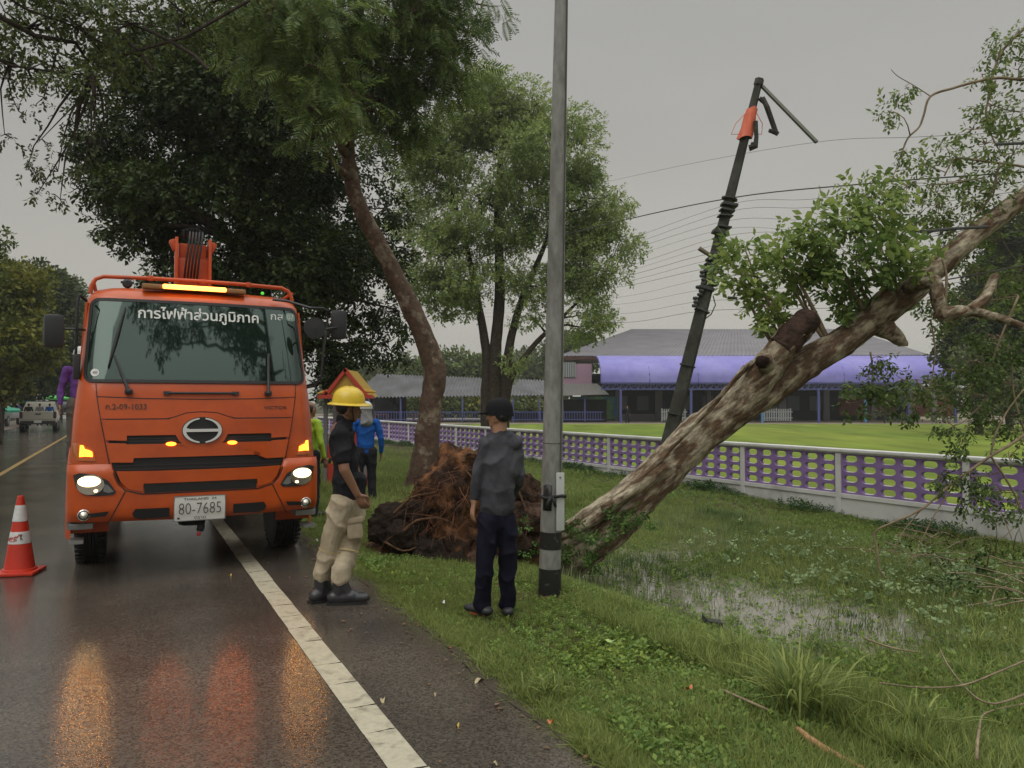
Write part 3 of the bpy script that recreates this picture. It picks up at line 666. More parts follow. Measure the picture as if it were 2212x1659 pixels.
for k in range(7):
    a = k / 6 * math.pi; mb.tube([(-.06 + .035 * k, 2.0, 3.62 + .05 * math.sin(a)), (-.06 + .035 * k, 1.95, 3.70 + .03 * math.sin(a)), (-.04 + .035 * k, 2.2, 3.70)], .018, 6)
mb.build('hydraulic_hoses', rubber, boom, smooth=True)
mb = MB(); mb.cyl((-.12, 1.95, 3.0), (-.12, 1.95, 2.78), .018); mb.cyl((.20, 1.95, 3.0), (.20, 1.95, 2.78), .012); mb.box((.05, 1.95, 2.80), (.5, .08, .05)); mb.build('boom_rest', steel, TR)

# the light the lit lamps throw on the wet road
def lamp(name, x, y, z, colr, energy, size, tilt, parent=TR, cone=110):
    l = bpy.data.lights.new(name, 'SPOT'); l.energy = energy; l.color = colr; l.shadow_soft_size = size; l.spot_size = R(cone); l.spot_blend = .9
    o = bpy.data.objects.new(name, l); col.objects.link(o); o.parent = parent; o.location = (x, y, z); o.rotation_euler = (R(90 - tilt) - R(0), 0, R(180)); return o
for sg in (-1, 1):
    lamp('headlamp_beam', sg * .955, -.10, .925, (1, .52, .10), 1.2, .045, 12)
    lamp('marker_beam', sg * .275, -.10, 1.25, (1, .16, .01), 3.8 if sg > 0 else 2., .025, 14)
    lamp('indicator_beam', sg * .98, -.05, 1.19, (1, .35, .04), 3, .04, 14)
# ================================================================ foliage tools
def unit(v): return v / np.maximum(np.linalg.norm(v, axis=-1, keepdims=True), 1e-9)
def frames(d, up):
    d = unit(d); s_ = unit(np.cross(d, up)); u = np.cross(s_, d); return np.stack([s_, d, u], -1)
def stamp(tv, tq, pos, rot, size):
    """copies of a template (verts tv, faces tq) as one mesh"""
    n = len(pos); k = len(tv)
    V = np.einsum('nij,kj->nki', rot, tv) * size[:, None, None] + pos[:, None, :]
    Q = tq[None] + (np.arange(n) * k)[:, None, None]
    return V.reshape(-1, 3), Q.reshape(-1, tq.shape[1])
def leaf_quads(base, d, ln, w, fold=.0, up=np.array([0, 0, 1.])):
    d = d / np.linalg.norm(d); s_ = np.cross(d, up); s_ = s_ / max(np.linalg.norm(s_), 1e-6)
    return [base, base + d * ln * .45 + s_ * w / 2 + up * fold, base + d * ln, base + d * ln * .45 - s_ * w / 2 + up * fold]
def tmpl_pinnate(pairs=9, w=.075, spread=.30, seed=1):
    r = np.random.default_rng(seed); V = []; Q = []
    for i in range(pairs):
        y = .12 + .85 * i / (pairs - 1); l = spread * math.sin(math.pi * (.18 + .75 * i / pairs)) + .06
        base = np.array([0, y, -.22 * y * y])
        for sg in (-1, 1):
            d = np.array([sg * 1., .55, -.25 + r.normal() * .12]); q = leaf_quads(base, d, l, w * (.8 + .4 * r.random())); Q.append([len(V) + k for k in range(4)]); V += q
    q = [np.array([-.006, 0, 0]), np.array([.006, 0, 0]), np.array([.004, 1, -.22]), np.array([-.004, 1, -.22])]; Q.append([len(V) + k for k in range(4)]); V += q
    return np.array(V), np.array(Q)
def tmpl_leaves(n=8, ll=.36, w=.17, droop=-.35, seed=2, spread=.5):
    r = np.random.default_rng(seed); V = []; Q = []
    for i in range(n):
        y = .1 + .8 * (i + .5) / n; a = i * 2.4 + r.normal() * .4
        base = np.array([math.sin(a) * .03, y, math.cos(a) * .03 - .1 * y])
        d = np.array([math.sin(a) * spread * 2, .45 + .3 * r.random(), math.cos(a) * spread + droop + r.normal() * .2])
        u = np.array([r.normal() * .5, r.normal() * .3, 1.]); u /= np.linalg.norm(u)
        q = leaf_quads(base, d, ll * (.7 + .6 * r.random()), w * (.8 + .4 * r.random()), .0, u); Q.append([len(V) + k for k in range(4)]); V += q
    return np.array(V), np.array(Q)
T_PIN = tmpl_pinnate(); T_LEAF = tmpl_leaves(); T_BIG = tmpl_leaves(9, .42, .20, -.2, 5, .6); T_FAR = tmpl_leaves(6, .5, .32, -.3, 9, .6)
def crown(name, m, clumps, tmpl, size, dens, parent, seed=1, droop=.35, sub=.34, flat=.8, nsub=10, hole=.0, curtain=0.):
    """clumps: (center, radius). Each clump breaks into smaller ones, each filled with leaf sprays."""
    r = np.random.default_rng(seed); P = []; D = []; subs = []
    for c_, rad in clumps:
        rad = np.array(rad if hasattr(rad, '__len__') else (rad, rad, rad * flat)); c_ = np.array(c_)
        k = max(3, int(nsub * (rad.mean()) ** 1.2)) if nsub > 0 else 1
        for j in range(k):
            u = unit(r.normal(size=3)); f = r.random() ** .45; sc = c_ + u * rad * f * .92; sr = sub * (.55 + .9 * r.random()) * min(1.3, max(.5, rad.mean()))
            subs.append((c_, sc))
            n = int(dens * sr * sr * (3 + 4 * r.random()))
            uu = unit(r.normal(size=(n, 3))); ff = r.random((n, 1)) ** .5
            off = uu * ff * sr * np.array([1.15, 1.15, .75]); off[:, 2] -= curtain * r.random(n) ** 2 * sr * 2
            P.append(sc + off); D.append(uu * .7 + unit((sc - c_)[None] + 1e-6) * .45 + r.normal(size=(n, 3)) * .35 - np.array([0, 0, droop]))
    P = np.concatenate(P); D = np.concatenate(D)
    up = np.array([0, 0, 1.]) + r.normal(size=(len(P), 3)) * .45
    rot = frames(D, up); s_ = size * (.65 + .7 * r.random(len(P)))
    V, Q = stamp(tmpl[0], tmpl[1], P, rot, s_)
    return npmesh(name, V, Q, m, parent), subs
def nearest(path, p, below=True):
    best = None
    for i, (q, rad) in enumerate(path):
        q = Vector(q); d = (Vector(p) - q).length + (3 * max(0, q.z - p[2]) if below else 0)
        if best is None or d < best[0]: best = (d, i)
    return best[1]
def limbs(mb, path, targets, r0=.06, r1=.012, seg=6, wig=.12, seed=0, below=True):
    rr = random.Random(seed)
    for t_ in targets:
        i = nearest(path, t_, below); a, ra = Vector(path[i][0]), path[i][1]; b = Vector(t_); ln = (b - a).length
        if ln < .05: continue
        pts = []; rad = []; ra = min(ra * .75, r0 * (.5 + ln * .25))
        n = max(4, int(ln / .35)) if ln < 6 else 12
        o = Vector((rr.uniform(-1, 1), rr.uniform(-1, 1), rr.uniform(-.2, .6))) * ln * wig
        for k in range(n + 1):
            f = k / n; q = a.lerp(b, f) + o * math.sin(f * math.pi) + Vector((rr.uniform(-1, 1), rr.uniform(-1, 1), rr.uniform(-1, 1))) * ln * .015 * (0 < k < n)
            pts.append(q); rad.append(ra + (r1 - ra) * f ** .8)
        mb.tube(pts, rad, seg)
def smooth_path(pts, rad, n=4):
    """Catmull-Rom through pts"""
    P = [Vector(p) for p in pts]; out = []; ro = []
    for i in range(len(P) - 1):
        p0, p1, p2, p3 = P[max(i - 1, 0)], P[i], P[i + 1], P[min(i + 2, len(P) - 1)]
        for k in range(n):
            t = k / n; out.append(.5 * ((2 * p1) + (p2 - p0) * t + (2 * p0 - 5 * p1 + 4 * p2 - p3) * t * t + (3 * p1 - p0 - 3 * p2 + p3) * t ** 3)); ro.append(rad[i] + (rad[i + 1] - rad[i]) * t)
    return out + [P[-1]], ro + [rad[-1]]
def leafm(name, c, island=.45, tl=.28, rough=.5, c2=None):
    return mat(name, c, rough, island=island, tl=tl, spec=.25, color2=c2, c2scale=.55, c2lo=.45, c2hi=.6)

bark1 = mat('grey brown bark', (.105, .068, .047), .8, color2=(.21, .165, .12), c2scale=3.2, c2lo=.52, c2hi=.60, var=.35, vscale=11, bump=.9, bscale=22)
bark_dark = mat('dark bark', (.045, .035, .026), .85, var=.4, vscale=8, bump=.8, bscale=18)
bark_pale = mat('pale mottled bark', (.36, .31, .22), .75, color2=(.115, .072, .043), c2scale=8., c2lo=.42, c2hi=.56, var=.45, vscale=26, bump=1., bscale=38, stretch=(.38, 1, 1), rot=(0, R(39), 0))
twig_m = mat('bare twig', (.25, .19, .125), .8, var=.35, vscale=10)

def tree(name, label, base, path, radii, clumps, tmpl, size, dens, lm, bm_, seed=1, droop=.35, sub=.34, nsub=10, group=None, seg=14, jag=.16, twigs=True, extra=(), flat=.8, curtain=0., cat='tree'):
    root = empty(name, label, cat, base, group=group); b = Vector(base)
    pts, rad = smooth_path([Vector(p) - b for p in path], radii, 6)
    mb = MB(); mb.tube(pts, rad, seg, jag=jag, seed=seed)
    pl_ = list(zip(pts, rad))
    for ep, er in extra:
        q, qr = smooth_path([Vector(p) - b for p in ep], er, 5); mb.tube(q, qr, 10, jag=jag, seed=seed + 3); pl_ += list(zip(q, qr))
    cl = [(np.array(Vector(c_) - b), r_) for c_, r_ in clumps]
    limbs(mb, pl_, [c_ for c_, _ in cl], r0=.10, seed=seed)
    mb.build('trunk', bm_, root, smooth=True)
    o, subs = crown('crown', lm, cl, tmpl, size, dens, root, seed, droop, sub, flat, nsub, curtain=curtain)
    if twigs:
        mb = MB()
        for a, b2 in subs:
            mb.tube([a, (a + b2) / 2 + rng.normal(size=3) * .06, b2], [.022, .014, .005], 4, cap=False)
        mb.build('twigs', bm_, root)
    return root

# ---------------------------------------------------------------- tree with the curved leaning trunk (feathery leaves)
Y1 = 17.
feather = leafm('feathery leaf', (.135, .195, .050), .35, .45, c2=(.095, .145, .040))
P1 = [at(900, 1075, Y1), at(915, 1000, Y1), at(928, 900, Y1), at(935, 850, Y1), at(937, 790, Y1), at(915, 725, Y1 - .1), at(885, 660, Y1 - .2), at(850, 590, Y1 - .3), at(806, 505, Y1 - .5), at(770, 430, Y1 - .6), at(755, 360, Y1 - .7), at(752, 290, Y1 - .8), at(764, 200, Y1 - .9), at(772, 110, Y1 - 1), at(775, 20, Y1 - 1), at(790, -120, Y1 - 1)]
RR1 = [.36, .29, .255, .24, .26, .22, .215, .195, .18, .17, .155, .145, .13, .12, .11, .08]
def C_(lst, Y, k=1.):  # clumps from (px, py, radius px, dY)
    return [(at(x, y, Y + dy), r_ * (Y + dy) / 1660 * k) for x, y, r_, dy in lst]
cl1 = C_([(640, 60, 110, -3), (720, 40, 120, -2), (800, 60, 110, -1), (880, 40, 110, -1), (960, 20, 90, 0), (1040, 10, 60, 0), (700, 150, 95, -3), (660, 230, 70, -3.5), (730, 240, 75, -3), (830, 170, 100, 0), (900, 140, 90, -.5), (960, 110, 80, 0), (850, 260, 70, 0), (900, 240, 60, .5), (790, 290, 40, -1), (600, -40, 120, -3), (760, -80, 140, -1), (900, -80, 130, 0), (1010, 70, 50, 0), (560, 110, 80, -2), (690, 300, 40, -3), (620, 170, 60, -3)], Y1)
a1 = [[at(764, 200, Y1 - .9), at(700, 100, Y1 - 2), at(600, 60, Y1 - 3), at(540, -40, Y1 - 4)], [at(772, 110, Y1 - 1), at(850, 60, Y1 - .8), at(950, -30, Y1)]]
tree('roadside_tree', 'feathery-leaved tree with a curved grey-brown trunk leaning beside the uprooted soil', P1[0], P1, RR1, cl1, T_PIN, .44, 26, feather, bark1, seed=11, droop=.75, sub=.42, nsub=11, seg=18, extra=[(a1[0], [.11, .09, .07, .05]), (a1[1], [.09, .07, .05])], curtain=.5)

# ---------------------------------------------------------------- big dark tree behind the truck
Y2 = 19.
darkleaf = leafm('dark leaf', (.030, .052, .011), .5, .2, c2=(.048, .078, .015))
P2 = [gp(560, 990, -.3), at(560, 700, Y2), at(545, 560, Y2), at(520, 400, Y2 - .5), at(500, 250, Y2 - 1), at(480, 80, Y2 - 1)]
P2[0] = Vector((P2[1].x, Y2, -.3))
cl2 = C_([(300, 330, 120, 0), (240, 420, 80, 0), (270, 500, 60, -.5), (380, 440, 120, 0), (480, 350, 130, 0), (590, 420, 130, 0), (690, 380, 120, 1), (430, 540, 90, 0), (540, 560, 110, 0), (650, 550, 120, 0), (740, 520, 100, 1), (610, 660, 90, 0), (700, 680, 90, 0), (790, 640, 80, 1), (760, 750, 80, .5), (680, 780, 60, .5), (830, 560, 60, 1), (830, 450, 70, 1), (380, 250, 110, 0), (280, 210, 90, 0), (480, 200, 120, -1), (590, 250, 120, -1), (700, 200, 90, 1), (370, 120, 110, 0), (500, 90, 120, 0), (620, 120, 110, 1), (250, 110, 90, 0), (380, 620, 60, -.5), (830, 740, 50, .5), (330, 560, 45, -.5), (740, 820, 50, 1), (560, 780, 90, 1), (450, 680, 90, 2), (860, 670, 50, 1), (560, 900, 80, 2)], Y2)
a2 = [[at(545, 560, Y2), at(440, 470, Y2), at(330, 400, Y2), at(250, 360, Y2)], [at(520, 400, Y2 - .5), at(640, 330, Y2), at(720, 240, Y2)], [at(560, 700, Y2), at(680, 620, Y2), at(780, 560, Y2)]]
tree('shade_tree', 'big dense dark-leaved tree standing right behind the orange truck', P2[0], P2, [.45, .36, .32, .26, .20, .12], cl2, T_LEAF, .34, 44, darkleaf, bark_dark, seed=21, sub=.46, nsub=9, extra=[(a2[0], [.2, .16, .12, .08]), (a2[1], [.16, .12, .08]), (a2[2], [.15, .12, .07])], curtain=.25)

# ---------------------------------------------------------------- overhanging tree at the upper left: crown only reaches into view from across the road
Y3 = 12.
thinleaf = leafm('fine grey green leaf', (.08, .105, .040), .4, .25)
P3 = [st(9.5, -8.6, 0), st(9.5, -8.5, 2.), st(9.8, -8.2, 4.5), st(10., -7.6, 6.5), st(10.3, -6.8, 8.5), st(10.8, -5.5, 10)]
cl3 = C_([(60, 60, 110, 0), (170, 60, 110, 0), (280, 50, 100, 1), (60, 150, 80, 0), (150, 160, 80, 0), (240, 140, 70, 1), (400, 30, 90, 1), (130, -40, 130, 0), (-60, 80, 120, 0), (300, -60, 120, 1), (470, 0, 80, 1)], Y3)
cl3b = C_([(40, 240, 45, 0), (95, 210, 45, 0), (90, 300, 40, 0), (150, 265, 45, 0), (170, 215, 35, 0), (60, 360, 28, 0), (125, 370, 45, 0), (160, 330, 40, 0), (190, 360, 30, 0), (130, 430, 25, 0), (170, 405, 28, 0), (20, 170, 40, 0), (10, 290, 20, 0), (80, 420, 14, 0), (200, 300, 25, 0)], Y3)
t3 = tree('overhanging_tree', 'tree overhanging the road at the upper left with thin drooping twigs', P3[0], P3, [.34, .27, .23, .2, .16, .10], cl3, T_LEAF, .24, 44, leafm('mid dark leaf', (.095, .135, .032), .5, .2), bark_dark, seed=31, sub=.36, nsub=13)
o, subs = crown('drooping_sprays', thinleaf, [(np.array(Vector(c_) - P3[0]), r_) for c_, r_ in cl3b], T_LEAF, .20, 34, t3, 33, droop=.8, sub=.26, nsub=16)
mb = MB(); b0 = P3[0]
limbs(mb, [(at(120, 120, Y3) - b0, .05), (at(30, 120, Y3) - b0, .05), (at(200, 160, Y3) - b0, .05)], [Vector(c_) - b0 for c_, _ in cl3b], r0=.03, r1=.006, seg=5, seed=4, below=False)
for a, b2 in subs: mb.tube([a, (a + b2) / 2 + rng.normal(size=3) * .04, b2], [.009, .007, .003], 4, cap=False)
for pp in ([(310, 60), (370, 90), (420, 120), (450, 150)], [(240, 60), (300, 110), (330, 150)], [(540, 0), (470, 40), (400, 80), (330, 100), (260, 120)]): mb.tube([at(x, y, Y3 + .5) - b0 for x, y in pp], .03, 6)
mb.build('drooping_twigs', bark_dark, t3)

# ---------------------------------------------------------------- tall light green tree inside the school grounds
Y4 = 36.
midleaf = leafm('fresh green leaf', (.27, .34, .115), .35, .5, c2=(.19, .26, .085))
P4 = [Vector((at(1070, 900, Y4).x, Y4, -.4)), at(1068, 860, Y4), at(1070, 760, Y4), at(1080, 620, Y4), at(1075, 450, Y4), at(1085, 300, Y4)]
cl4 = C_([(1090, 190, 60, 0), (1050, 240, 80, 0), (1140, 240, 80, 0), (1210, 290, 80, 0), (1000, 320, 90, 0), (1100, 330, 100, -1), (1240, 370, 80, 0), (940, 400, 90, 0), (1040, 430, 110, -1), (1160, 420, 110, 0), (1270, 450, 80, 0), (900, 330, 60, 0), (980, 540, 100, -1), (1090, 540, 80, 0), (1200, 520, 90, 0), (1300, 480, 60, 0), (1340, 520, 45, 0), (920, 490, 70, 0), (1240, 590, 70, 0), (1310, 590, 50, 0), (1170, 620, 60, 0), (960, 640, 60, 0), (1030, 640, 50, 0), (1260, 680, 60, 0), (1330, 700, 30, 0), (1150, 690, 40, 0), (900, 600, 50, 0), (1340, 430, 35, 0), (1105, 790, 35, -1), (1000, 250, 60, 0)], Y4)
a4 = [[at(1052, 960, Y4), at(1050, 860, Y4), at(1050, 760, Y4), at(1030, 640, Y4), at(1000, 500, Y4), at(970, 400, Y4)], [at(1088, 960, Y4), at(1090, 860, Y4), at(1100, 750, Y4), at(1130, 640, Y4), at(1180, 520, Y4), at(1210, 400, Y4)], [at(1090, 960, Y4), at(1100, 830, Y4), at(1150, 750, Y4), at(1200, 700, Y4), at(1260, 640, Y4)]]
tree('tall_tree', 'tall light green tree with a forked dark trunk beyond the fence', P4[0], P4, [.42, .32, .28, .24, .18, .10], cl4, T_LEAF, .42, 22, midleaf, bark_dark, seed=41, sub=.58, nsub=6, extra=[(a4[0], [.28, .26, .22, .16, .11, .07]), (a4[1], [.28, .26, .2, .15, .11, .07]), (a4[2], [.2, .16, .12, .09, .06])], jag=.12)

# ---------------------------------------------------------------- uprooted tree: fallen trunk, soil and roots, crown to the right
YF = 9.
FP = [(1170, 1262, 9.0), (1235, 1205, 9.0), (1320, 1125, 9.0), (1412, 1036, 9.05), (1500, 950, 9.1), (1580, 885, 9.15), (1655, 832, 9.2), (1735, 788, 9.25), (1820, 738, 9.3), (1900, 680, 9.35), (1960, 635, 9.4), (2020, 580, 9.45), (2090, 520, 9.5), (2160, 465, 9.55), (2240, 405, 9.6), (2360, 300, 9.7), (2500, 160, 9.8)]
FR = [.22, .24, .25, .235, .23, .235, .25, .19, .165, .165, .165, .14, .13, .12, .115, .10, .08]
fb = gp(1250, 1165, -.25); fallen = empty('fallen_tree', 'uprooted pale-barked tree leaning over the ditch and fence', 'tree', fb)
pts, rad = smooth_path([at(x, y, Y) - fb for x, y, Y in FP], FR, 7)
mb = MB(); mb.tube(pts, rad, 36, jag=.15, seed=3); fpath = list(zip(pts, rad))
# broken stub, knots and forks grow out of the trunk
def fl(lst, rr_, seg=14, jag=.3, m=mb, n=5, sd=9):
    q, qr = smooth_path([at(x, y, Y) - fb for x, y, Y in lst], rr_, n); m.tube(q, qr, seg, jag=jag, seed=sd); return list(zip(q, qr))
fl([(1590, 880, 9.1), (1640, 820, 9.02), (1675, 772, 8.98), (1705, 735, 8.96), (1735, 703, 8.97)], [.19, .19, .175, .155, .14], 18, .18)
fl([(1655, 790, 8.9), (1650, 780, 8.72), (1648, 778, 8.66)], [.10, .10, .075])
fl([(1880, 690, 9.3), (1905, 650, 9.15), (1925, 632, 9.1)], [.15, .11, .09])
fl([(1960, 620, 9.25), (1990, 612, 9.05), (2020, 610, 8.95), (2025, 640, 8.9), (2035, 685, 8.9)], [.10, .085, .075, .07, .09])
fl([(1900, 700, 9.35), (1945, 735, 9.3), (1950, 748, 9.3)], [.14, .07, .05])
fpath += fl([(2030, 680, 8.9), (2090, 672, 8.85), (2150, 685, 8.8), (2230, 715, 8.7), (2300, 770, 8.6)], [.10, .06, .05, .04, .025], 10)
fpath += fl([(2095, 672, 8.85), (2130, 640, 8.9), (2150, 595, 9.0)], [.075, .06, .045], 8)
# roots flaring at the base
for lst, rr_ in (([(1380, 1040, 8.9), (1300, 1090, 8.8), (1215, 1142, 8.75)], [.12, .08, .045]), ([(1440, 1000, 8.85), (1350, 1070, 8.78), (1270, 1128, 8.75), (1200, 1165, 8.8)], [.10, .09, .07, .045]), ([(1380, 1080, 9.1), (1330, 1150, 8.9), (1270, 1195, 8.75)], [.2, .16, .10]), ([(1450, 980, 8.95), (1380, 1050, 8.75), (1300, 1100, 8.65)], [.05, .05, .04])):
    fl(lst, rr_, 12, .3)
# vines and torn bark strips lying along the upper side
for k in range(5):
    fl([(1640 - k * 8, 770 + k * 5, 9.0 - .03 * k), (1560 - 6 * k, 850 + 8 * k, 8.86), (1480 - 5 * k, 935 + 6 * k, 8.80), (1400 - 4 * k, 1020 + 4 * k, 8.76), (1320, 1078 + 9 * k, 8.74)], [.018, .024, .022, .03, .03], 6, .2, sd=k)
fl([(1690, 700, 9.0), (1640, 770, 8.95), (1590, 815, 8.92)], [.015, .02, .02], 6)
mb.build('trunk', bark_pale, fallen, smooth=True)
mb = MB(); fl([(1688, 752, 8.96), (1706, 732, 8.95), (1724, 712, 8.94), (1742, 694, 8.94), (1753, 684, 8.95)], [.168, .160, .152, .146, .125], 20, m=mb, jag=.16)
rs_ = random.Random(3)
for k in range(16):
    a_ = rs_.uniform(0, 6.28); c_ = at(1748, 689, 8.94) - fb; o_ = Vector((math.cos(a_) * .10 * .7, math.sin(a_) * .11, -math.cos(a_) * .10 * .7)); d_ = Vector((.55, 0, .55)); mb.tube([c_ + o_ - d_ * .12, c_ + o_ * 1.02 + d_ * rs_.uniform(.02, .13)], [.035, .004], 5); fl([(1648, 782, 8.74), (1646, 780, 8.64)], [.085, .07], 12, m=mb)
mb.build('broken_stub', mat('dark rotten wood', (.050, .030, .022), .85, var=.5, vscale=12, bump=1, bscale=25), fallen, smooth=True)

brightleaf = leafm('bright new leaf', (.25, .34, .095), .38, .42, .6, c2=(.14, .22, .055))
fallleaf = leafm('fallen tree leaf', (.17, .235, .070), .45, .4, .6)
def fcl(lst, Y): return [(np.array(at(x, y, Y + dy) - fb), r_ * Y / 1660) for x, y, r_, dy in lst]
lbright = [(1640, 600, 60, 0), (1690, 570, 55, 0), (1600, 590, 35, 0), (1650, 660, 40, 0), (1740, 490, 45, 0), (1790, 540, 70, -.1), (1850, 560, 75, -.2), (1910, 550, 70, -.2), (1960, 555, 45, -.2), (1890, 470, 45, 0), (1880, 430, 40, 0), (1830, 480, 45, 0), (1720, 610, 40, .2), (1800, 640, 55, .3), (1850, 640, 40, .3), (1610, 540, 30, 0), (1670, 520, 30, 0)]
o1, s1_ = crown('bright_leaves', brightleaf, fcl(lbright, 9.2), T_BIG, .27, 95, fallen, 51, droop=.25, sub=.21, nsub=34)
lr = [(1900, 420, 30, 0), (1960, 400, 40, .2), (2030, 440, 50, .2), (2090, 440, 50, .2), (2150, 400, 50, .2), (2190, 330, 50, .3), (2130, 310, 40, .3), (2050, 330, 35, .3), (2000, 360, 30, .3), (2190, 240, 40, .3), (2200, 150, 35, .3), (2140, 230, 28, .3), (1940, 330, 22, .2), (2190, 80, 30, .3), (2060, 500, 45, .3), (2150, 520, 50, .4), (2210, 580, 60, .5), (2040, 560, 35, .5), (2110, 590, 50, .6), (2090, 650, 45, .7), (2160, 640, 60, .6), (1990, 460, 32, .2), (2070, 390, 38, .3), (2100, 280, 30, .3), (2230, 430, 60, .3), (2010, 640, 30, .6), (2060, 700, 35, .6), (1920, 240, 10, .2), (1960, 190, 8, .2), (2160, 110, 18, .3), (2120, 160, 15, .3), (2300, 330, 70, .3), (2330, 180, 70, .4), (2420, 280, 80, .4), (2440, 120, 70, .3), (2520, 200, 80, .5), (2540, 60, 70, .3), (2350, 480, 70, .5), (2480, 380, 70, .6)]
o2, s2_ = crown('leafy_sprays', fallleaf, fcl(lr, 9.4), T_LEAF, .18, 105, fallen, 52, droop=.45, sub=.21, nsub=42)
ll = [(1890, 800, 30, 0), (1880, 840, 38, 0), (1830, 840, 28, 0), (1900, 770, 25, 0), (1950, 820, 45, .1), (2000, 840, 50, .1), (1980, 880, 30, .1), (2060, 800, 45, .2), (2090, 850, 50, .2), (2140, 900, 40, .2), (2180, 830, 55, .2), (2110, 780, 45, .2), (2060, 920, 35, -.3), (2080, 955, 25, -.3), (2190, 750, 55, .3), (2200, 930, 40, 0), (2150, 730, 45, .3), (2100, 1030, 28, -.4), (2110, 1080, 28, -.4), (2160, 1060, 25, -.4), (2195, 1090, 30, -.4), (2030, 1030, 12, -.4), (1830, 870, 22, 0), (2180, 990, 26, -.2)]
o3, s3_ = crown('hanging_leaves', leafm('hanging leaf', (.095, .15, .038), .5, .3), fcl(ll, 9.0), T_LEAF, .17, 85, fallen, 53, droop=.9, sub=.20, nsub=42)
mb = MB()
limbs(mb, fpath, [c_ for c_, _ in fcl(lbright, 9.2)], r0=.045, r1=.008, seed=5, below=False, wig=.08)
for a, b2 in s1_ + s2_ + s3_: mb.tube([a, (a + b2) / 2 + rng.normal(size=3) * .02, b2], [.007, .005, .002], 4, cap=False)
BR = [([(2260, 20), (2212, 62), (2165, 110), (2145, 160), (2140, 195)], 9.6, .022), ([(2260, 165), (2212, 172), (2160, 168), (2110, 176), (2060, 190), (2010, 208), (1995, 250), (1985, 275), (1960, 300), (1945, 340)], 9.6, .022), ([(2010, 208), (1975, 185), (1940, 165), (1925, 150)], 9.6, .007), ([(2260, 370), (2200, 358), (2140, 350), (2085, 343), (2060, 345), (2040, 380)], 9.5, .018), ([(2150, 175), (2130, 240), (2145, 300), (2170, 340)], 9.6, .014), ([(2160, 350), (2140, 420), (2100, 480), (2070, 530)], 9.5, .016), ([(2120, 385), (2060, 395), (2010, 400)], 9.5, .010), ([(2200, 640), (2150, 760), (2130, 860), (2090, 900)], 9.2, .013), ([(2212, 930), (2190, 850), (2185, 760)], 9.1, .012), ([(2010, 690), (2020, 760), (2010, 840)], 9.1, .010), ([(1880, 760), (1885, 800), (1880, 860)], 9.1, .012), ([(2040, 660), (2045, 600), (2035, 560)], 8.9, .02),
      ([(2260, 900), (2212, 940), (2180, 962), (2140, 985), (2090, 1020), (2050, 1050), (1990, 1100), (1930, 1128), (1890, 1150), (1895, 1190), (1900, 1230), (1915, 1250)], 8.6, .019), ([(2140, 985), (2170, 1030), (2195, 1075), (2205, 1110)], 8.6, .015), ([(2070, 1035), (2020, 1110), (1990, 1170), (1960, 1230)], 8.6, .008), ([(2140, 985), (2150, 940), (2175, 890), (2212, 840)], 8.6, .012), ([(1990, 1100), (1950, 1150), (1925, 1200)], 8.6, .008)]
brn = []
for lst, Y, r_ in BR:
    q, qr = smooth_path([at(x, y, Y) - fb for x, y in lst], [r_ * (1 - .6 * i / len(lst)) for i in range(len(lst))], 4); mb.tube(q, qr, 7, jag=.1); brn += list(zip(q, qr))
limbs(mb, fpath[66:] + brn, [c_ for c_, _ in fcl(lr + ll, 9.3)], r0=.016, r1=.004, seed=6, below=False, wig=.18, seg=5)
mb.build('branches', twig_m, fallen, smooth=True)
# green creeper on the lower trunk
o, _ = crown('creeper', leafm('creeper leaf', (.075, .15, .03), .4, .3), [(np.array(at(x, y, 8.62) - fb), r_) for x, y, r_ in ((1335, 1125, .13), (1370, 1110, .09), (1300, 1150, .15), (1275, 1190, .14), (1240, 1180, .12), (1400, 1120, .06), (1240, 1130, .07), (1330, 1100, .07), (1255, 1215, .12), (1215, 1200, .12), (1290, 1205, .1))], T_BIG, .13, 260, fallen, 60, sub=.1, nsub=60)

# soil and root plate torn out of the ground
soil_m = mat('torn red brown soil', (.175, .078, .034), .9, color2=(.026, .015, .010), c2scale=4.2, c2lo=.38, c2hi=.56, var=.5, vscale=9, bump=1., bscale=28)
def rootplate():
    b = bmesh.new(); bmesh.ops.create_icosphere(b, subdivisions=6, radius=1)
    c0 = at(1000, 1120, 8.9) - fb
    prof = [(-1.02, .12), (-.8, .34), (-.62, .46), (-.42, .66), (-.2, .90), (0, 1.0), (.2, .94), (.45, .82), (.7, .66), (.9, .4), (1.0, .1)]
    for v in b.verts:
        p = v.co.copy(); x = p.x
        top = np.interp(x, [q[0] for q in prof], [q[1] for q in prof])
        zz = p.z * top if p.z > 0 else p.z * .35
        n = Vector((p.x * 1.0, p.y * .62, zz)); q = n + Vector((3, 1, 2))
        d = .22 * mnoise.noise(q * 1.6) + .22 * abs(mnoise.noise(q * 4.)) + .13 * mnoise.noise(q * 9.) + .07 * mnoise.noise(q * 20.)
        # hollow at the lower left where the soil fell away
        hol = .42 * math.exp(-((x + .48) / .36) ** 2 - ((zz - .22) / .28) ** 2) * (1 if p.y < 0 else 0)
        v.co = n * (1 + d) + Vector((0, hol, 0)) + Vector((0, 0, .02))
        v.co = Vector((v.co.x * 1.08, v.co.y, v.co.z)) + c0 + Vector((-.03, -.05, -.34))
    me = bpy.data.meshes.new('root_plate'); b.to_mesh(me); b.free(); return link('root_plate', me, soil_m, fallen, True)
rootplate()
root_m = mat('fibrous root', (.12, .060, .028), .85, island=.7, var=.4)
mb = MB(); rr = random.Random(8)
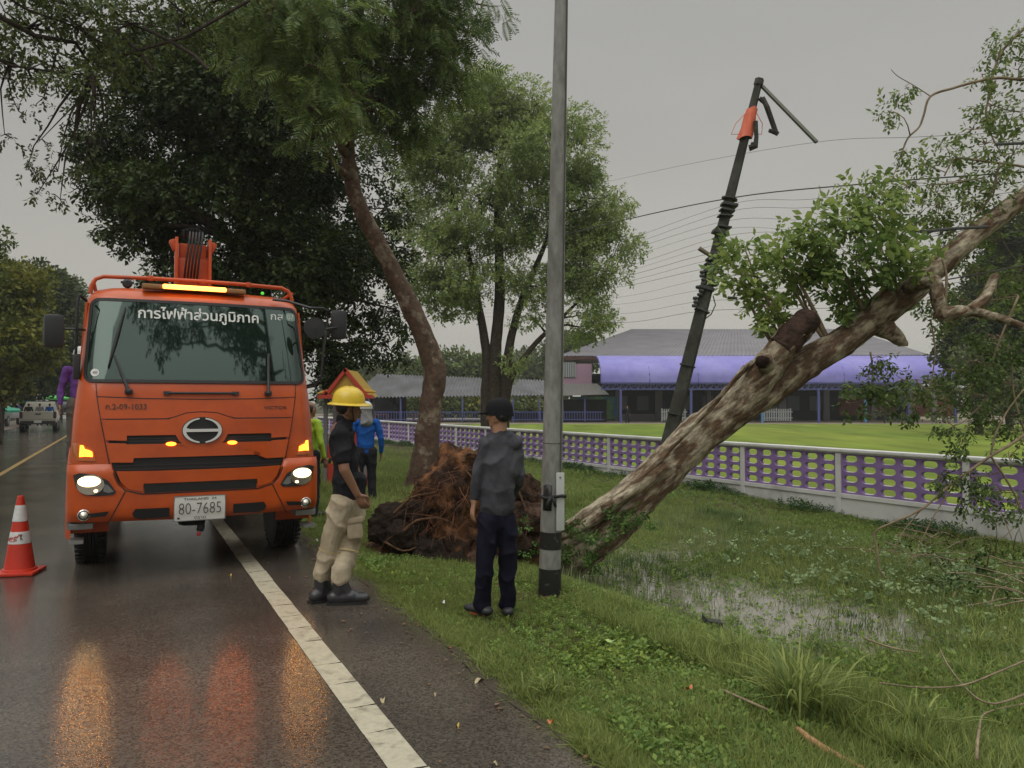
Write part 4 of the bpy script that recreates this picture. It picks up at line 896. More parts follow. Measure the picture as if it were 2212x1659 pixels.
for k in range(230):
    px = rr.triangular(850, 1150, 960); top = np.interp(px, [820, 880, 950, 990, 1060, 1150], [1110, 1075, 1015, 995, 1015, 1080]); y0 = rr.uniform(top + 10, 1150)
    ln = rr.uniform(.12, .5); Y = 8.9 - .62 * math.sqrt(max(.05, 1 - ((px - 1000) / 200) ** 2)) * rr.uniform(.85, 1.08); p = at(px, y0, Y) - fb
    d = Vector((rr.gauss(-.35, .6), rr.gauss(-.12, .2), -.7 + rr.gauss(0, .5))).normalized(); pts = [p]
    for j in range(5): d = (d + Vector((rr.gauss(0, .35), rr.gauss(0, .15), -.05))).normalized(); pts.append(pts[-1] + d * ln / 5)
    r_ = rr.choice((.0015, .002, .002, .003, .005)); mb.tube(pts, [r_ * (1 - .14 * i) for i in range(6)], 5)
tag(mb.build('fibrous_roots', root_m, fallen), kind='stuff')
mb = MB()
for lst, r_ in (([(985, 1045), (975, 1110), (960, 1180), (950, 1230)], .014), ([(870, 1150), (900, 1125), (950, 1120), (985, 1135)], .028), ([(850, 1110), (890, 1075), (940, 1065)], .022), ([(930, 1180), (970, 1160), (1010, 1200)], .025), ([(1000, 1010), (1040, 1060), (1050, 1120)], .022), ([(830, 1170), (870, 1190), (905, 1180)], .02), ([(1120, 1060), (1140, 1120), (1130, 1180)], .02), ([(900, 1040), (880, 1090), (870, 1160)], .012), ([(1000, 1000), (1010, 980), (1050, 985)], .04)):
    mb = MB(); q, qr = smooth_path([at(x, y, 8.32 - .0006 * abs(x - 1000) + .001 * (1100 - min(y, 1100))) - fb for x, y in lst], [.62 * r_ * (1 - .15 * i) for i in range(len(lst))], 5); mb.tube(q, qr, 8, jag=.5); mb.build('root', mat('dark root bark', (.10, .055, .030), .85, var=.5, vscale=25, bump=1, bscale=40), fallen, smooth=True)
def clods(name, lst, m, seed):
    b = bmesh.new()
    for (px, py, Y, r_) in lst:
        c0 = at(px, py, Y) - fb; nb = len(b.verts); g_ = bmesh.ops.create_icosphere(b, subdivisions=4, radius=1)
        for v in g_['verts']:
            p = v.co.copy(); k = 1 + .35 * mnoise.noise(p * 1.7 + Vector((px, seed, 0))) + .30 * abs(mnoise.noise(p * 4 + Vector((seed, py, 0)))) + .14 * mnoise.noise(p * 10 + Vector((seed, py, 0))); v.co = c0 + Vector((p.x * r_ * 1.25, p.y * r_ * .8, p.z * r_)) * k
    me = bpy.data.meshes.new(name); b.to_mesh(me); b.free(); return link(name, me, m, fallen, True)
clods('shaded_hollow_soil', [(845, 1125, 8.55, .17), (880, 1160, 8.4, .17), (930, 1195, 8.3, .15), (825, 1150, 8.5, .12), (900, 1110, 8.45, .13), (985, 1215, 8.25, .13)], mat('soil with cavity shade', (.020, .013, .009), .8, var=.6, vscale=20, bump=1, bscale=40), 3)  # near-black soil lumps: shade of the root plate's cavity put into their colour
clods('brown_soil', [(1110, 1060, 8.5, .20), (1135, 1120, 8.4, .20), (1095, 1170, 8.3, .20), (1045, 1225, 8.15, .15), (1150, 1170, 8.4, .14), (1075, 1010, 8.6, .16), (1010, 1000, 8.6, .12)], mat('brown clodded soil', (.070, .040, .026), .85, color2=(.025, .015, .010), c2scale=7, var=.6, vscale=20, bump=1, bscale=40), 5)
o, _ = crown('sprouting_weeds', leafm('creeper leaf', (.075, .15, .03)), [(np.array(at(x, y, 8.1) - fb), r_) for x, y, r_ in ((1130, 1130, .07), (1145, 1180, .09), (1120, 1200, .07), (1105, 1240, .1))], T_BIG, .10, 260, fallen, 62, sub=.08, nsub=60)
# ================================================================ street pole with painted bands
galv = mat('weathered concrete pole', (.235, .235, .215), .6, color2=(.15, .15, .13), c2scale=5, c2lo=.45, c2hi=.62, var=.2, vscale=25, bump=.25, bscale=60, stretch=(1, 1, .35))
blackpaint = mat('worn black paint', (.012, .012, .012), .5, color2=(.10, .10, .09), c2scale=14, c2lo=.60, c2hi=.68)
SPB = gp(1187, 1282, -.03); SPB.z = gzf(SPB.x, SPB.y) - .02
pole = empty('street_pole', 'tall round concrete pole with black bands and a strapped white strip at the verge', 'pole', SPB)
top = at(1214, -60, 6.65) - SPB
def pol(z0, z1, dr=0., n=1):
    out = []; q = []
    for i in range(n + 1):
        f = (z0 + (z1 - z0) * i / n) / top.z; out.append(top * f); q.append((.098 - .042 * f) + dr)
    return out, q
mb = MB(); a, b = pol(-.1, top.z * 1.25, 0, 8); mb.tube(a, b, 28); mb.build('shaft', galv, pole, smooth=True, auto=40)
for z0, z1 in ((0.0, .27), (.44, .59)):
    mb = MB(); a, b = pol(z0, z1, .0025); mb.tube(a, b, 28); mb.build('black_band', blackpaint, pole, smooth=True, auto=40)
mb = MB()
for z0, z1 in ((1.36, 1.365), (.90, .906)): a, b = pol(z0, z1, .002); mb.tube(a, b, 28)
mb.build('joint_ring', blackpaint, pole, smooth=True)
def onpole(u, v, d, r_=.0):   # wraps a strip round the pole's camera side; u = angle (rad, 0 faces the camera), v = height
    f = v / top.z; rr_ = .098 - .042 * f + r_ + d; c_ = top * f
    return c_ + Vector((math.sin(u) * rr_, -math.cos(u) * rr_, 0))
mb = MB(); mb.prism([(-.9, .78), (-.02, .78), (-.02, 1.0), (-.1, 1.0), (-.6, 1.01), (-.9, .99)], lambda u, v, d: onpole(u, v, d, .003), .002, .15); mb.build('black_tape', blackpaint, pole, smooth=True)
sc_ = onpole(.62, .86, .03)
mb = MB(); mb.box(sc_, (.075, .02, .50), rz=R(20), bev=.009); stp = mb.build('reflector_strip', mat('white strip plastic', (.50, .51, .49), .4), pole, auto=35, smooth=True)
mb = MB(); mb.box(sc_ + Vector((.0, -.012, .21)), (.014, .006, .014), rz=R(20)); mb.build('rivet', steel, stp)
mb = MB(); mb.tube([onpole(a_, .90 + .012 * math.sin(a_ * 3), .02 + (.04 if .2 < a_ < 1.1 else 0)) for a_ in np.linspace(-1.5, 1.5, 16)], .009, 6, flat=1.6); mb.tube([onpole(.0, .90, .03), onpole(.15, .86, .04), onpole(.22, .82, .035)], .008, 6, flat=1.5); mb.tube([onpole(-.1, .90, .03), onpole(-.35, .84, .03), onpole(-.3, .80, .03)], .010, 6, flat=1.6)
mb.build('tie_strap', rubber, stp, smooth=True)
mb = MB(); mb.tube([onpole(.85, z, .004) for z in np.linspace(.98, top.z * .99, 14)], .006, 5); mb.build('pole_seam', mat('dark seam', (.09, .09, .08), .7), pole)

# ================================================================ broken utility pole
YU = 16.
old = mat('old dark concrete', (.060, .062, .050), .8, color2=(.035, .033, .026), c2scale=3, var=.35, vscale=12, bump=.4, bscale=30)
ub = at(1409, 1098, YU); ub.z = gzf(ub.x, ub.y) - .1
up_ = empty('leaning_utility_pole', 'dark leaning utility pole with an orange sleeve and broken crossarms above the fence', 'utility pole', ub)
ut = at(1641, 171, YU) - ub
def U(f, dx=0, dy=0): return ut * f + Vector((dx, dy, 0))
mb = MB(); mb.tube([U(0), U(.5), U(1)], [.185, .150, .088], 4, up=(1, .35, 0)); mb.tube([U(.985), U(1.0)], [.10, .095], 6); mb.build('pole_shaft', old, up_)
def fpx(py): return (at(1500, py, YU).z - ub.z) / ut.z
sl_m = mat('orange insulating sleeve', (.62, .125, .055), .6, var=.15)
mb = MB(); n = 24; V = []; 
for i in range(9):
    f = fpx(300 - i * 8.2) ; c_ = U(f)
    for k in range(n):
        a = 6.283 * k / n; w = (.155 - .006 * i) * (1 + .10 * math.sin(a * 5 + i)); V.append(c_ + Vector((math.cos(a) * w, math.sin(a) * w, .02 * math.sin(a * 3))))
mb.add(V, [(i * n + k, i * n + (k + 1) % n, (i + 1) * n + (k + 1) % n, (i + 1) * n + k) for i in range(8) for k in range(n)])
slv = mb.build('insulating_sleeve', sl_m, up_, smooth=True)
mb = MB()
for sg in (-1, 1): mb.tube([U(fpx(245)) + Vector((sg * .12, 0, 0)), U(fpx(262)) + Vector((sg * .28, 0, -.05)), U(fpx(285)) + Vector((sg * .32, .0, -.05)), U(fpx(288)) + Vector((sg * .10, -.1, -.05))], .008, 5)
mb.build('sleeve_ties', sl_m, slv, smooth=True)
mb = MB(); mb.tube([at(1647, 187, YU) - ub, at(1764, 307, YU - .8) - ub], .042, 4); mb.build('crossarm', mat('grey crossarm', (.13, .14, .11), .7), up_)
mb = MB(); mb.tube([at(1648, 212, YU - .1) - ub, at(1657, 232, YU - .2) - ub, at(1676, 286, YU - .2) - ub], [.05, .062, .058], 6); mb.tube([at(1661, 282, YU - .2) - ub, at(1672, 284, YU - .2) - ub, at(1681, 290, YU - .2) - ub], [.04, .06, .045], 8); mb.tube([at(1640, 212, YU) - ub, at(1652, 222, YU) - ub], .05, 6); mb.build('broken_bracket', old, up_)
mb = MB(); mb.tube([at(1632, 262, YU - .15) - ub, at(1634, 296, YU - .15) - ub, at(1632, 316, YU - .15) - ub, at(1618, 320, YU - .1) - ub], [.05, .045, .06, .07], 6); mb.tube([at(1622, 312, YU - .1) - ub, at(1636, 314, YU - .15) - ub], .055, 6); mb.build('side_bracket', old, up_)
mb = MB(); mb.tube([at(1510, 536, YU - .1) - ub, at(1525, 546, YU - .1) - ub, at(1548, 560, YU) - ub], [.05, .045, .045], 7); mb.build('step_arm', mat('weathered wood', (.20, .17, .12), .8, var=.3), up_)
mb = MB(); mb.tube([at(1572, 643, YU) - ub, at(1592, 644, YU) - ub], .03, 6); mb.build('clamp_rod', old, up_)
mb = MB(); rr = random.Random(2)
fit_m = mat('dark fittings', (.035, .035, .032), .6, var=.3)
for i in range(22):
    y = 432 + i * 12; c_ = U(fpx(y)); s_ = rr.choice((.15, .18, .2, .16))
    if 0 < i and rr.random() < .7: ib = MB(); ib.box(c_ + Vector((rr.uniform(-.04, .03), -.03, 0)), (.27 + rr.random() * .07, .27, .03 + rr.random() * .05), bev=.012, ry=R(rr.uniform(4, 26))); ib.build('clamp', fit_m, up_)
for i in range(10):
    y = 590 + i * 8; c_ = U(fpx(y)); ib = MB(); ib.lathe([(0, -.04), (.05, -.03), (.06, .0), (.05, .03), (0, .04)], c_ + Vector((-.17 + rr.uniform(-.05, .05), -.12, 0)), 8); ib.build('insulator', fit_m, up_)
mb = MB(); mb.tube([U(fpx(640)) + Vector((.14, -.1, 0)), U(fpx(660)) + Vector((.24, -.1, 0)), U(fpx(680)) + Vector((.2, -.1, 0)), U(fpx(690)) + Vector((.1, -.1, 0))], .012, 6); mb.build('cable_loop', fit_m, up_)
for y in (430, 500, 790, 895): mb = MB(); c_ = U(fpx(y)); mb.tube([c_ - ut * .0015, c_ + ut * .0015], [.17, .17], 10); mb.build('band', fit_m, up_)

# ================================================================ overhead wires
wire_m = mat('dark cable', (.05, .05, .045), .6)
def wire(pts, r_, label, group=None, grp=None):
    mb = MB(); q, qr = smooth_path([Vector(p) for p in pts], [r_] * len(pts), 6); b0 = q[0]
    mb.tube([p - b0 for p in q], qr, 5, cap=False); o = mb.build('overhead_wire', wire_m); o.location = b0; return tag(o, label, 'wire', grp)
wire([at(905, 590, 60), at(1080, 545, 32), at(1300, 487, 20), at(1577, 428, 16), at(1870, 397, 12.5), at(2060, 382, 11.), at(2300, 366, 9.6)], .012, 'thickest overhead cable crossing the pole just above its black fittings', grp='cables on the leaning pole')
wire([at(1300, 395, 30), at(1500, 352, 20), at(1764, 307, 15.2), at(1980, 296, 12), at(2300, 280, 9)], .004, 'thin high wire reaching the tip of the hanging crossarm', grp='cables on the leaning pole')
rr = random.Random(12)
ys = [442, 458, 478, 496, 512, 528, 545, 560, 578, 600, 625, 650, 672]
for i, y in enumerate(ys):
    k = (y - 428) / 250; xp = 1577 - (y - 428) * .247
    lx, ly = 1000 - 20 * rr.random(), 610 + 75 * k + rr.uniform(-6, 6); mid = y + (ly - y) * .42 + rr.uniform(2, 9) + 12 * k
    pts = [at(lx, ly, 50), at(1180, ly + (mid - ly) * .5 - 2, 30), at(1340, mid, 21), at(xp, y, 16), at(1750, y - 14 + rr.uniform(-8, 10) + 8, 13.2), at(2000, y - 40 + rr.uniform(-12, 14) + 10, 11), at(2300, y - 80 + rr.uniform(-20, 20), 9)]
    wire(pts, rr.choice((.0028, .0035, .0045)), 'thin wire in the sagging bundle strung below the thick cable at the leaning pole', grp='thin wires of the sagging bundle')
mb = MB(); mb.tube([at(2135, 490, 9) * 1, at(2060, 494, 9), at(2000, 500, 9), at(1965, 498, 9)], .018, 6); tag(mb.build('cable_end', wire_m), 'short thick black cable end sticking out of leaves left of the fallen trunk', 'cable')
mb = MB(); mb.tube([at(2250, 566 - 0, 9.0), at(2100, 594, 9.1), at(2035, 606, 9.2)], .008, 6); tag(mb.build('loose_cable', wire_m), 'thin loose cable running behind the fallen trunk at the right edge', 'cable')
mb = MB(); mb.tube([at(2300, 306, 9), at(2190, 310, 9), at(2152, 312, 9)], .018, 6); tag(mb.build('cable_end', wire_m), 'short thick black cable end at the upper right edge above the trunk', 'cable')

# ================================================================ school buildings beyond the lawn
roofg = mat('grey corrugated roof', (.165, .155, .165), .6, var=.15, vscale=1.5, stretch=(.3, 1, 1))
rooft = mat('grey sheet roof', (.165, .165, .17), .55, color2=(.13, .13, .13), c2scale=.35, var=.2, vscale=.8)
violet = mat('violet canopy sheet', (.175, .155, .45), .5, color2=(.22, .20, .50), c2scale=.25, var=.08, vscale=1.2)
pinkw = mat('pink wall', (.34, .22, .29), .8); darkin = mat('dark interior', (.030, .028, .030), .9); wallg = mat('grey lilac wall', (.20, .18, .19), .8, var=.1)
fascia = mat('dark red fascia', (.07, .022, .018), .6); bluep = mat('blue violet paint', (.075, .085, .24), .6); cyanp = mat('light blue paint', (.10, .22, .36), .6)
whitep = mat('white picket paint', (.34, .35, .36), .6); winp = mat('window glass grey', (.16, .18, .18), .2); redw = mat('brick red wall', (.14, .045, .035), .8)
def corr(mb, a, b, c_, d, n, amp=.06):
    """corrugated sheet: a-b eave, d-c ridge"""
    V = []; F = []; a, b, c_, d = map(Vector, (a, b, c_, d)); nn = (b - a).cross(d - a).normalized()
    for i in range(n * 4 + 1):
        f = i / (n * 4); w = nn * amp * math.sin(f * n * 6.283)
        V += [a.lerp(b, f) + w, d.lerp(c_, f) + w]
    F = [(2 * i, 2 * i + 2, 2 * i + 3, 2 * i + 1) for i in range(n * 4)]; mb.add(V, F)
YB = 82.; G = -.40
hall = empty('school_hall', 'wide school hall with grey hipped roof and long violet curved canopy', 'building', (at(1500, 900, YB).x, YB, G)); hb0 = hall.location.copy()
def H_(px, py, Y=YB): return at(px, py, Y) - hb0
mb = MB(); e0, e1, r0_, r1_ = H_(1205, 770), H_(2010, 768), H_(1365, 712, YB + 7), H_(1835, 712, YB + 7)
eb0, eb1 = e0 + Vector((0, 14, 0)), e1 + Vector((0, 14, 0))
mb.add([e0, e1, r1_, r0_, eb0, eb1], [(0, 1, 2, 3), (1, 5, 2), (4, 0, 3), (5, 4, 3, 2)]); mb.build('roof', roofg, hall)
mb = MB(); corr(mb, e0 + Vector((0, -.02, .06)), e1 + Vector((0, -.02, .06)), r1_ + Vector((0, 0, .06)), r0_ + Vector((0, 0, .06)), 90, .05); mb.build('roof_sheets', roofg, hall)
mb = MB(); w_ = e1.x - e0.x
mb.box(((e0.x + e1.x) / 2, e0.y, e0.z - .18), (w_, .12, .34)); mb.box((H_(1420, 768).x, -.4, e0.z - .30), (H_(1545, 768).x - H_(1290, 768).x, .3, .5)); mb.build('roof_fascia', fascia, hall)
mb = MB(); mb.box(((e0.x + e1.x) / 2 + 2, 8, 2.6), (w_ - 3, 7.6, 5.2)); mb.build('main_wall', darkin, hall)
mb = MB()   # ground-floor wall pieces and columns
for x0_, x1_ in ((1336, 1345), (1425, 1440), (1474, 1486), (1540, 1548), (1620, 1640), (1700, 1716), (1800, 1812), (1905, 1915), (1985, 1995), (2040, 2050)):
    a, b = H_(x0_, 0), H_(x1_, 0); mb = MB(); mb.box(((a.x + b.x) / 2, 3.6, 2.1), (b.x - a.x, .4, 4.2)); mb.build('pier', wallg, hall)
mb = MB(); mb.box((H_(1640, 0).x, 3.8, 3.75), (38, .3, .9)); mb.box((H_(1460, 0).x, 3.7, .35), (12, .3, .7)); mb.build('ground_floor_wall', wallg, hall)
for bx_ in (((H_(1897, 0).x, 3.7, 1.5), (6.2, .3, 2.0)), ((H_(2045, 0).x, 3.9, 2), (5, .3, 3.2))): mb = MB(); mb.box(*bx_); mb.build('brick_wall', redw, hall)
mb = MB(); mb.box((H_(1897, 0).x, 3.5, 2.6), (6.4, .3, .30)); mb.build('white_lintel', whitep, hall)
mb = MB()
for k in range(14):
    x = H_(1350 + k * 48, 0).x
    if k not in (2, 6, 10, 11): mb = MB(); mb.box((x, 3.75, 1.9), (1.3, .12, 1.6)); mb.build('window', mat('dim window', (.05, .06, .065), .3), hall)
# vaulted canopy on trusses
c0, c1 = H_(1283, 770), H_(2058, 775); V = []; F = []; nx = 60
for i in range(nx + 1):
    x = c0.x + (c1.x - c0.x) * i / nx
    for j in range(13):
        a = j / 12 * math.pi / 2; V.append((x, -1.0 - 5.5 * math.sin(a), 3.95 + (c0.z - 3.95) * math.cos(a) ** .8))
for i in range(nx):
    for j in range(12): F.append((i * 13 + j, i * 13 + j + 1, (i + 1) * 13 + j + 1, (i + 1) * 13 + j))
mb = MB(); mb.add(V, F); cn = mb.build('canopy', violet, hall, smooth=True)
mb = MB(); xm = (c0.x + c1.x) / 2; wd = c1.x - c0.x
for y, z in ((-6.4, 3.85), (-6.4, 3.30)): mb.box((xm, y, z), (wd, .12, .12))
for i in range(64):
    x = c0.x + wd * i / 64; mb.tube([(x, -6.4, 3.3), (x + wd / 128, -6.4, 3.85), (x + wd / 64, -6.4, 3.3)], .05, 4)
for i in range(9):
    x = c0.x + wd * i / 8; mb.tube([(x, -1.0 - 5.5 * math.sin(a), 3.9 + (c0.z - 3.95) * math.cos(a) ** .8) for a in np.linspace(0, math.pi / 2, 8)], .06, 4)
mb.build('canopy_truss', bluep, cn)
for i, px in enumerate((1338, 1488, 1640, 1760, 1860, 1952, 2052)):
    mb = MB(); x = H_(px, 0, YB - 6.4).x; mb.box((x, -6.4, 1.65), (.22, .22, 3.3)); mb.build('canopy_column', cyanp if i in (2, 4) else bluep, hall)
mb = MB(); y = -5.5
for x0_, x1_ in ((1426, 1480), (1640, 1705), (1520, 1560)):
    a, b = H_(x0_, 0, YB + y).x, H_(x1_, 0, YB + y).x; n = int((b - a) / .22)
    for i in range(n): mb.box((a + (b - a) * i / n, y, .75), (.12, .05, 1.2 + (.12 if i % 6 == 0 else 0)))
    mb.box(((a + b) / 2, y + .06, .45), (b - a, .05, .1)); mb.box(((a + b) / 2, y + .06, 1.05), (b - a, .05, .1))
mb.build('picket_rail', whitep, hall)
# pink upper room on the left end, mural below
px0, px1 = H_(1212, 0), H_(1276, 0)
mb = MB(); mb.box(((px0.x + px1.x) / 2, 1.5, 4.45), (px1.x - px0.x, 3.4, 3.3)); rm = mb.build('pink_room', pinkw, hall)
mb = MB(); a, b = H_(1218, 783), H_(1242, 815); mb.box(((a.x + b.x) / 2, -.25, (a.z + b.z) / 2), (b.x - a.x, .1, a.z - b.z)); wn_ = mb.build('room_window', winp, rm)
mb = MB()
for k in range(6): mb.box((a.x + (b.x - a.x) * k / 5, -.32, (a.z + b.z) / 2), (.07, .06, a.z - b.z))
mb.build('window_bars', whitep, wn_)
mural = mat('blue green mural paint', (.035, .10, .16), .7, color2=(.07, .14, .05), c2scale=.8, c2lo=.45, c2hi=.55, var=.3, vscale=2)
mb = MB(); a, b = H_(1232, 862), H_(1334, 905); mb.box(((a.x + b.x) / 2, .4, 1.4), (b.x - a.x, .2, 2.4)); mb.build('mural', mural, hall)
mb = MB(); a, b = H_(1560, 862), H_(1600, 890)
for k, (cx, cz, r_) in enumerate(((1570, 868, .45), (1580, 878, .5), (1563, 880, .35))):
    p = H_(cx, cz); mb.lathe([(0, 0), (r_, 0), (r_, .05), (0, .05)], (p.x, 3.3, p.z), 14, 'y')
mb.build('painted_flowers', mat('red flower paint', (.30, .05, .05), .7), hall)

# long open shed with grey corrugated roof
YS = 76.; shed = empty('long_shed', 'long open shed with grey corrugated roof and blue rails behind the fence', 'building', (at(1000, 900, YS).x, YS, G)); sb0 = shed.location.copy()
def S_(px, py, Y=YS): return at(px, py, Y) - sb0
mb = MB(); corr(mb, S_(760, 859), S_(1212, 853), S_(1190, 822, YS + 5), S_(815, 808, YS + 5), 60, .11); corr(mb, S_(760, 859) + Vector((0, 11, 0)), S_(1212, 853) + Vector((0, 11, 0)), S_(1190, 822, YS + 5) + Vector((0, .2, -.04)), S_(815, 808, YS + 5) + Vector((0, .2, -.04)), 60, .05); mb.build('shed_roof', rooft, shed)
mb = MB(); corr(mb, S_(1196, 855, YS - .5), S_(1316, 852, YS - .5), S_(1290, 829, YS + 3.), S_(1196, 829, YS + 3.), 34, .05); mb.build('side_roof', mat('brownish sheet roof', (.15, .14, .125), .6, var=.2), shed)
for px in (800, 868, 950, 1000, 1040, 1085, 1108, 1165, 1215, 1262):
    mb = MB(); p = S_(px, 0); mb.box((p.x, .2, 1.2), (.14, .14, 2.4)); mb.build('shed_post', bluep, shed)
mb = MB(); a, b = S_(800, 0), S_(1300, 0)
for z in (.3, 1.05): mb.box(((a.x + b.x) / 2, -.4, z), (b.x - a.x, .06, .07))
for i in range(90): mb.box((a.x + (b.x - a.x) * i / 90, -.4, .65), (.05, .04, .85))
mb.build('blue_railing', bluep, shed)
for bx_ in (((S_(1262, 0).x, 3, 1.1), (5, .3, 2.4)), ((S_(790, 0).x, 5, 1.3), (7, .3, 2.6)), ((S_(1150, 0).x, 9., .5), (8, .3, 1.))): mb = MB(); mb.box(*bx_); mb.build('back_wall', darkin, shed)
mb = MB()
for px in (905, 942, 1064, 822): mb = MB(); p = S_(px, 0); mb.box((p.x, 1.5, .75), (1.4, .8, .08)); mb.box((p.x - .6, 1.5, .38), (.08, .8, .75)); mb.box((p.x + .6, 1.5, .38), (.08, .8, .75)); mb.build('table', mat('dull red table', (.16, .05, .05), .6), shed)

# small shrine behind the helmeted man
YH = 15.; shc = at(752, 1000, YH); shr = empty('spirit_shrine', 'small red and yellow gabled shrine roof above the yellow helmet', 'shrine', (shc.x, YH, gzf(shc.x, YH))); h0 = shr.location.copy()
redp = mat('shrine red', (.42, .045, .022), .5); yelp = mat('shrine yellow', (.50, .32, .05), .5)
def Q_(px, py, Y=YH): return at(px, py, Y) - h0
def gable(mb, pts, y0, y1): mb.prism([(Q_(x, y).x, Q_(x, y).z) for x, y in pts], lambda u, v, d: (u, y0 + d, v), y1 - y0)
mb = MB(); gable(mb, [(748, 806), (788, 853), (710, 853)], -.05, .0); mb.build('gable_panel', yelp, shr)
mb = MB()
for pts in ([(748, 795), (752, 801), (708, 858), (698, 858)], [(748, 795), (744, 801), (790, 858), (800, 858)], [(700, 850), (704, 842), (712, 850), (706, 858)]): gable(mb, pts, -.12, .02)
gable(mb, [(690, 861), (808, 861), (806, 853), (692, 853)], -.2, .0); mb.build('gable_boards', redp, shr)
mb = MB(); a, l_, r_ = Q_(748, 798), Q_(702, 856), Q_(796, 856)
V = [(a.x, -.1, a.z), (l_.x, -.1, l_.z), (l_.x, 1.1, l_.z), (a.x, 1.1, a.z), (r_.x, -.1, r_.z), (r_.x, 1.1, r_.z)]; mb.add(V, [(0, 1, 2, 3), (0, 3, 5, 4)])
mb.tube([Q_(686, 850) , Q_(700, 847), Q_(722, 842)], [.015, .035, .03], 6); mb.tube([Q_(812, 847), Q_(800, 846), Q_(778, 842)], [.015, .035, .03], 6); mb.build('shrine_roof', yelp, shr)
mb = MB(); 
for px in (706, 790): mb.box((Q_(px, 0).x, .1, (Q_(0, 861).z) / 2), (.07, .07, Q_(0, 861).z))
for px in (706, 790): mb.box((Q_(px, 0).x, .9, (Q_(0, 861).z) / 2), (.07, .07, Q_(0, 861).z))
mb.build('shrine_posts', mat('grey shrine post', (.16, .16, .16), .7), shr)
mb = MB(); mb.box((Q_(748, 0).x, .5, .45), (.80, .8, .9), bev=.02); mb.box((Q_(748, 0).x, .6, 1.15), (.5, .5, .5), bev=.02); mb.build('shrine_base', redp, shr)
# striped barrier and white flowers by the shrine
bc = at(700, 930, 14.); mb = MB(); mb.box((0, 0, .62), (1.1, .04, .10)); bar = mb.build('striped_barrier', mat('barrier black', (.015, .015, .015), .5)); bar.location = (bc.x, 14., gzf(bc.x, 14.)); tag(bar, 'low black and yellow striped barrier beside the truck cab', 'barrier')
mb = MB()
for k in range(8): mb.add([(-.52 + k * .13, -.024, .57), (-.46 + k * .13, -.024, .57), (-.42 + k * .13, -.024, .67), (-.48 + k * .13, -.024, .67)], [(0, 1, 2, 3)])
mb.build('yellow_stripes', mat('barrier yellow', (.45, .28, .02), .5), bar)
mb = MB()
for sx_ in (-.45, .45): mb.box((sx_, 0, .3), (.04, .04, .62))
mb.build('barrier_legs', steel, bar)

# ================================================================ traffic cone
cb = gp(42, 1238, 0); cone = empty('traffic_cone', 'red and white traffic cone standing on the wet road', 'traffic cone', cb)
conem = mat('red cone plastic', (.50, .030, .012), .35, var=.1); band = mat('white cone band', (.52, .52, .50), .4, var=.15, vscale=12)
prof = lambda z: .132 - .105 * (z - .05) / .69
mb = MB(); mb.box((0, 0, .018), (.36, .36, .032), rz=R(12), bev=.012); mb.lathe([(.15, .03), (.145, .05), (.132, .055), (prof(.74), .74), (.020, .745), (.018, .70)], (0, 0, 0), 32); mb.build('cone_body', conem, cone, smooth=True, auto=35)
for z0, z1 in ((.29, .405), (.50, .655)):
    mb = MB(); mb.lathe([(prof(z0) + .001, z0), (prof(z0) + .003, z0 + .004), (prof(z1) + .003, z1 - .004), (prof(z1) + .001, z1)], (0, 0, 0), 32); cbm = mb.build('reflective_band', band, cone, smooth=True, auto=35)
    if z0 < .4:
        def oc(a_, z, d=0): r_ = prof(z) + .0045 + d; return (math.sin(a_) * r_, -math.cos(a_) * r_, z)
        mb = MB()
        for lst in ([(-.75, .325), (-.6, .35), (-.5, .32), (-.35, .36), (-.3, .325), (-.1, .355), (0, .33), (.15, .37), (.1, .33), (.35, .36), (.5, .385)], [(-.6, .345), (-.3, .352), (.2, .36), (.6, .375)], [(-.4, .315), (0, .318), (.3, .33)]):
            mb.tube([oc(a_, z) for a_, z in lst], .0035, 5)
        mb.build('red_scribble', conem, cbm)
        mb = MB()
        for lst in ([(.62, .33), (.64, .385)], [(.64, .355), (.78, .385)], [(.64, .355), (.80, .328)], [(-.85, .35), (-.72, .352)]): mb.tube([oc(a_, z) for a_, z in lst], .003, 5)
        mb.build('black_scribble', letter_k, cbm)
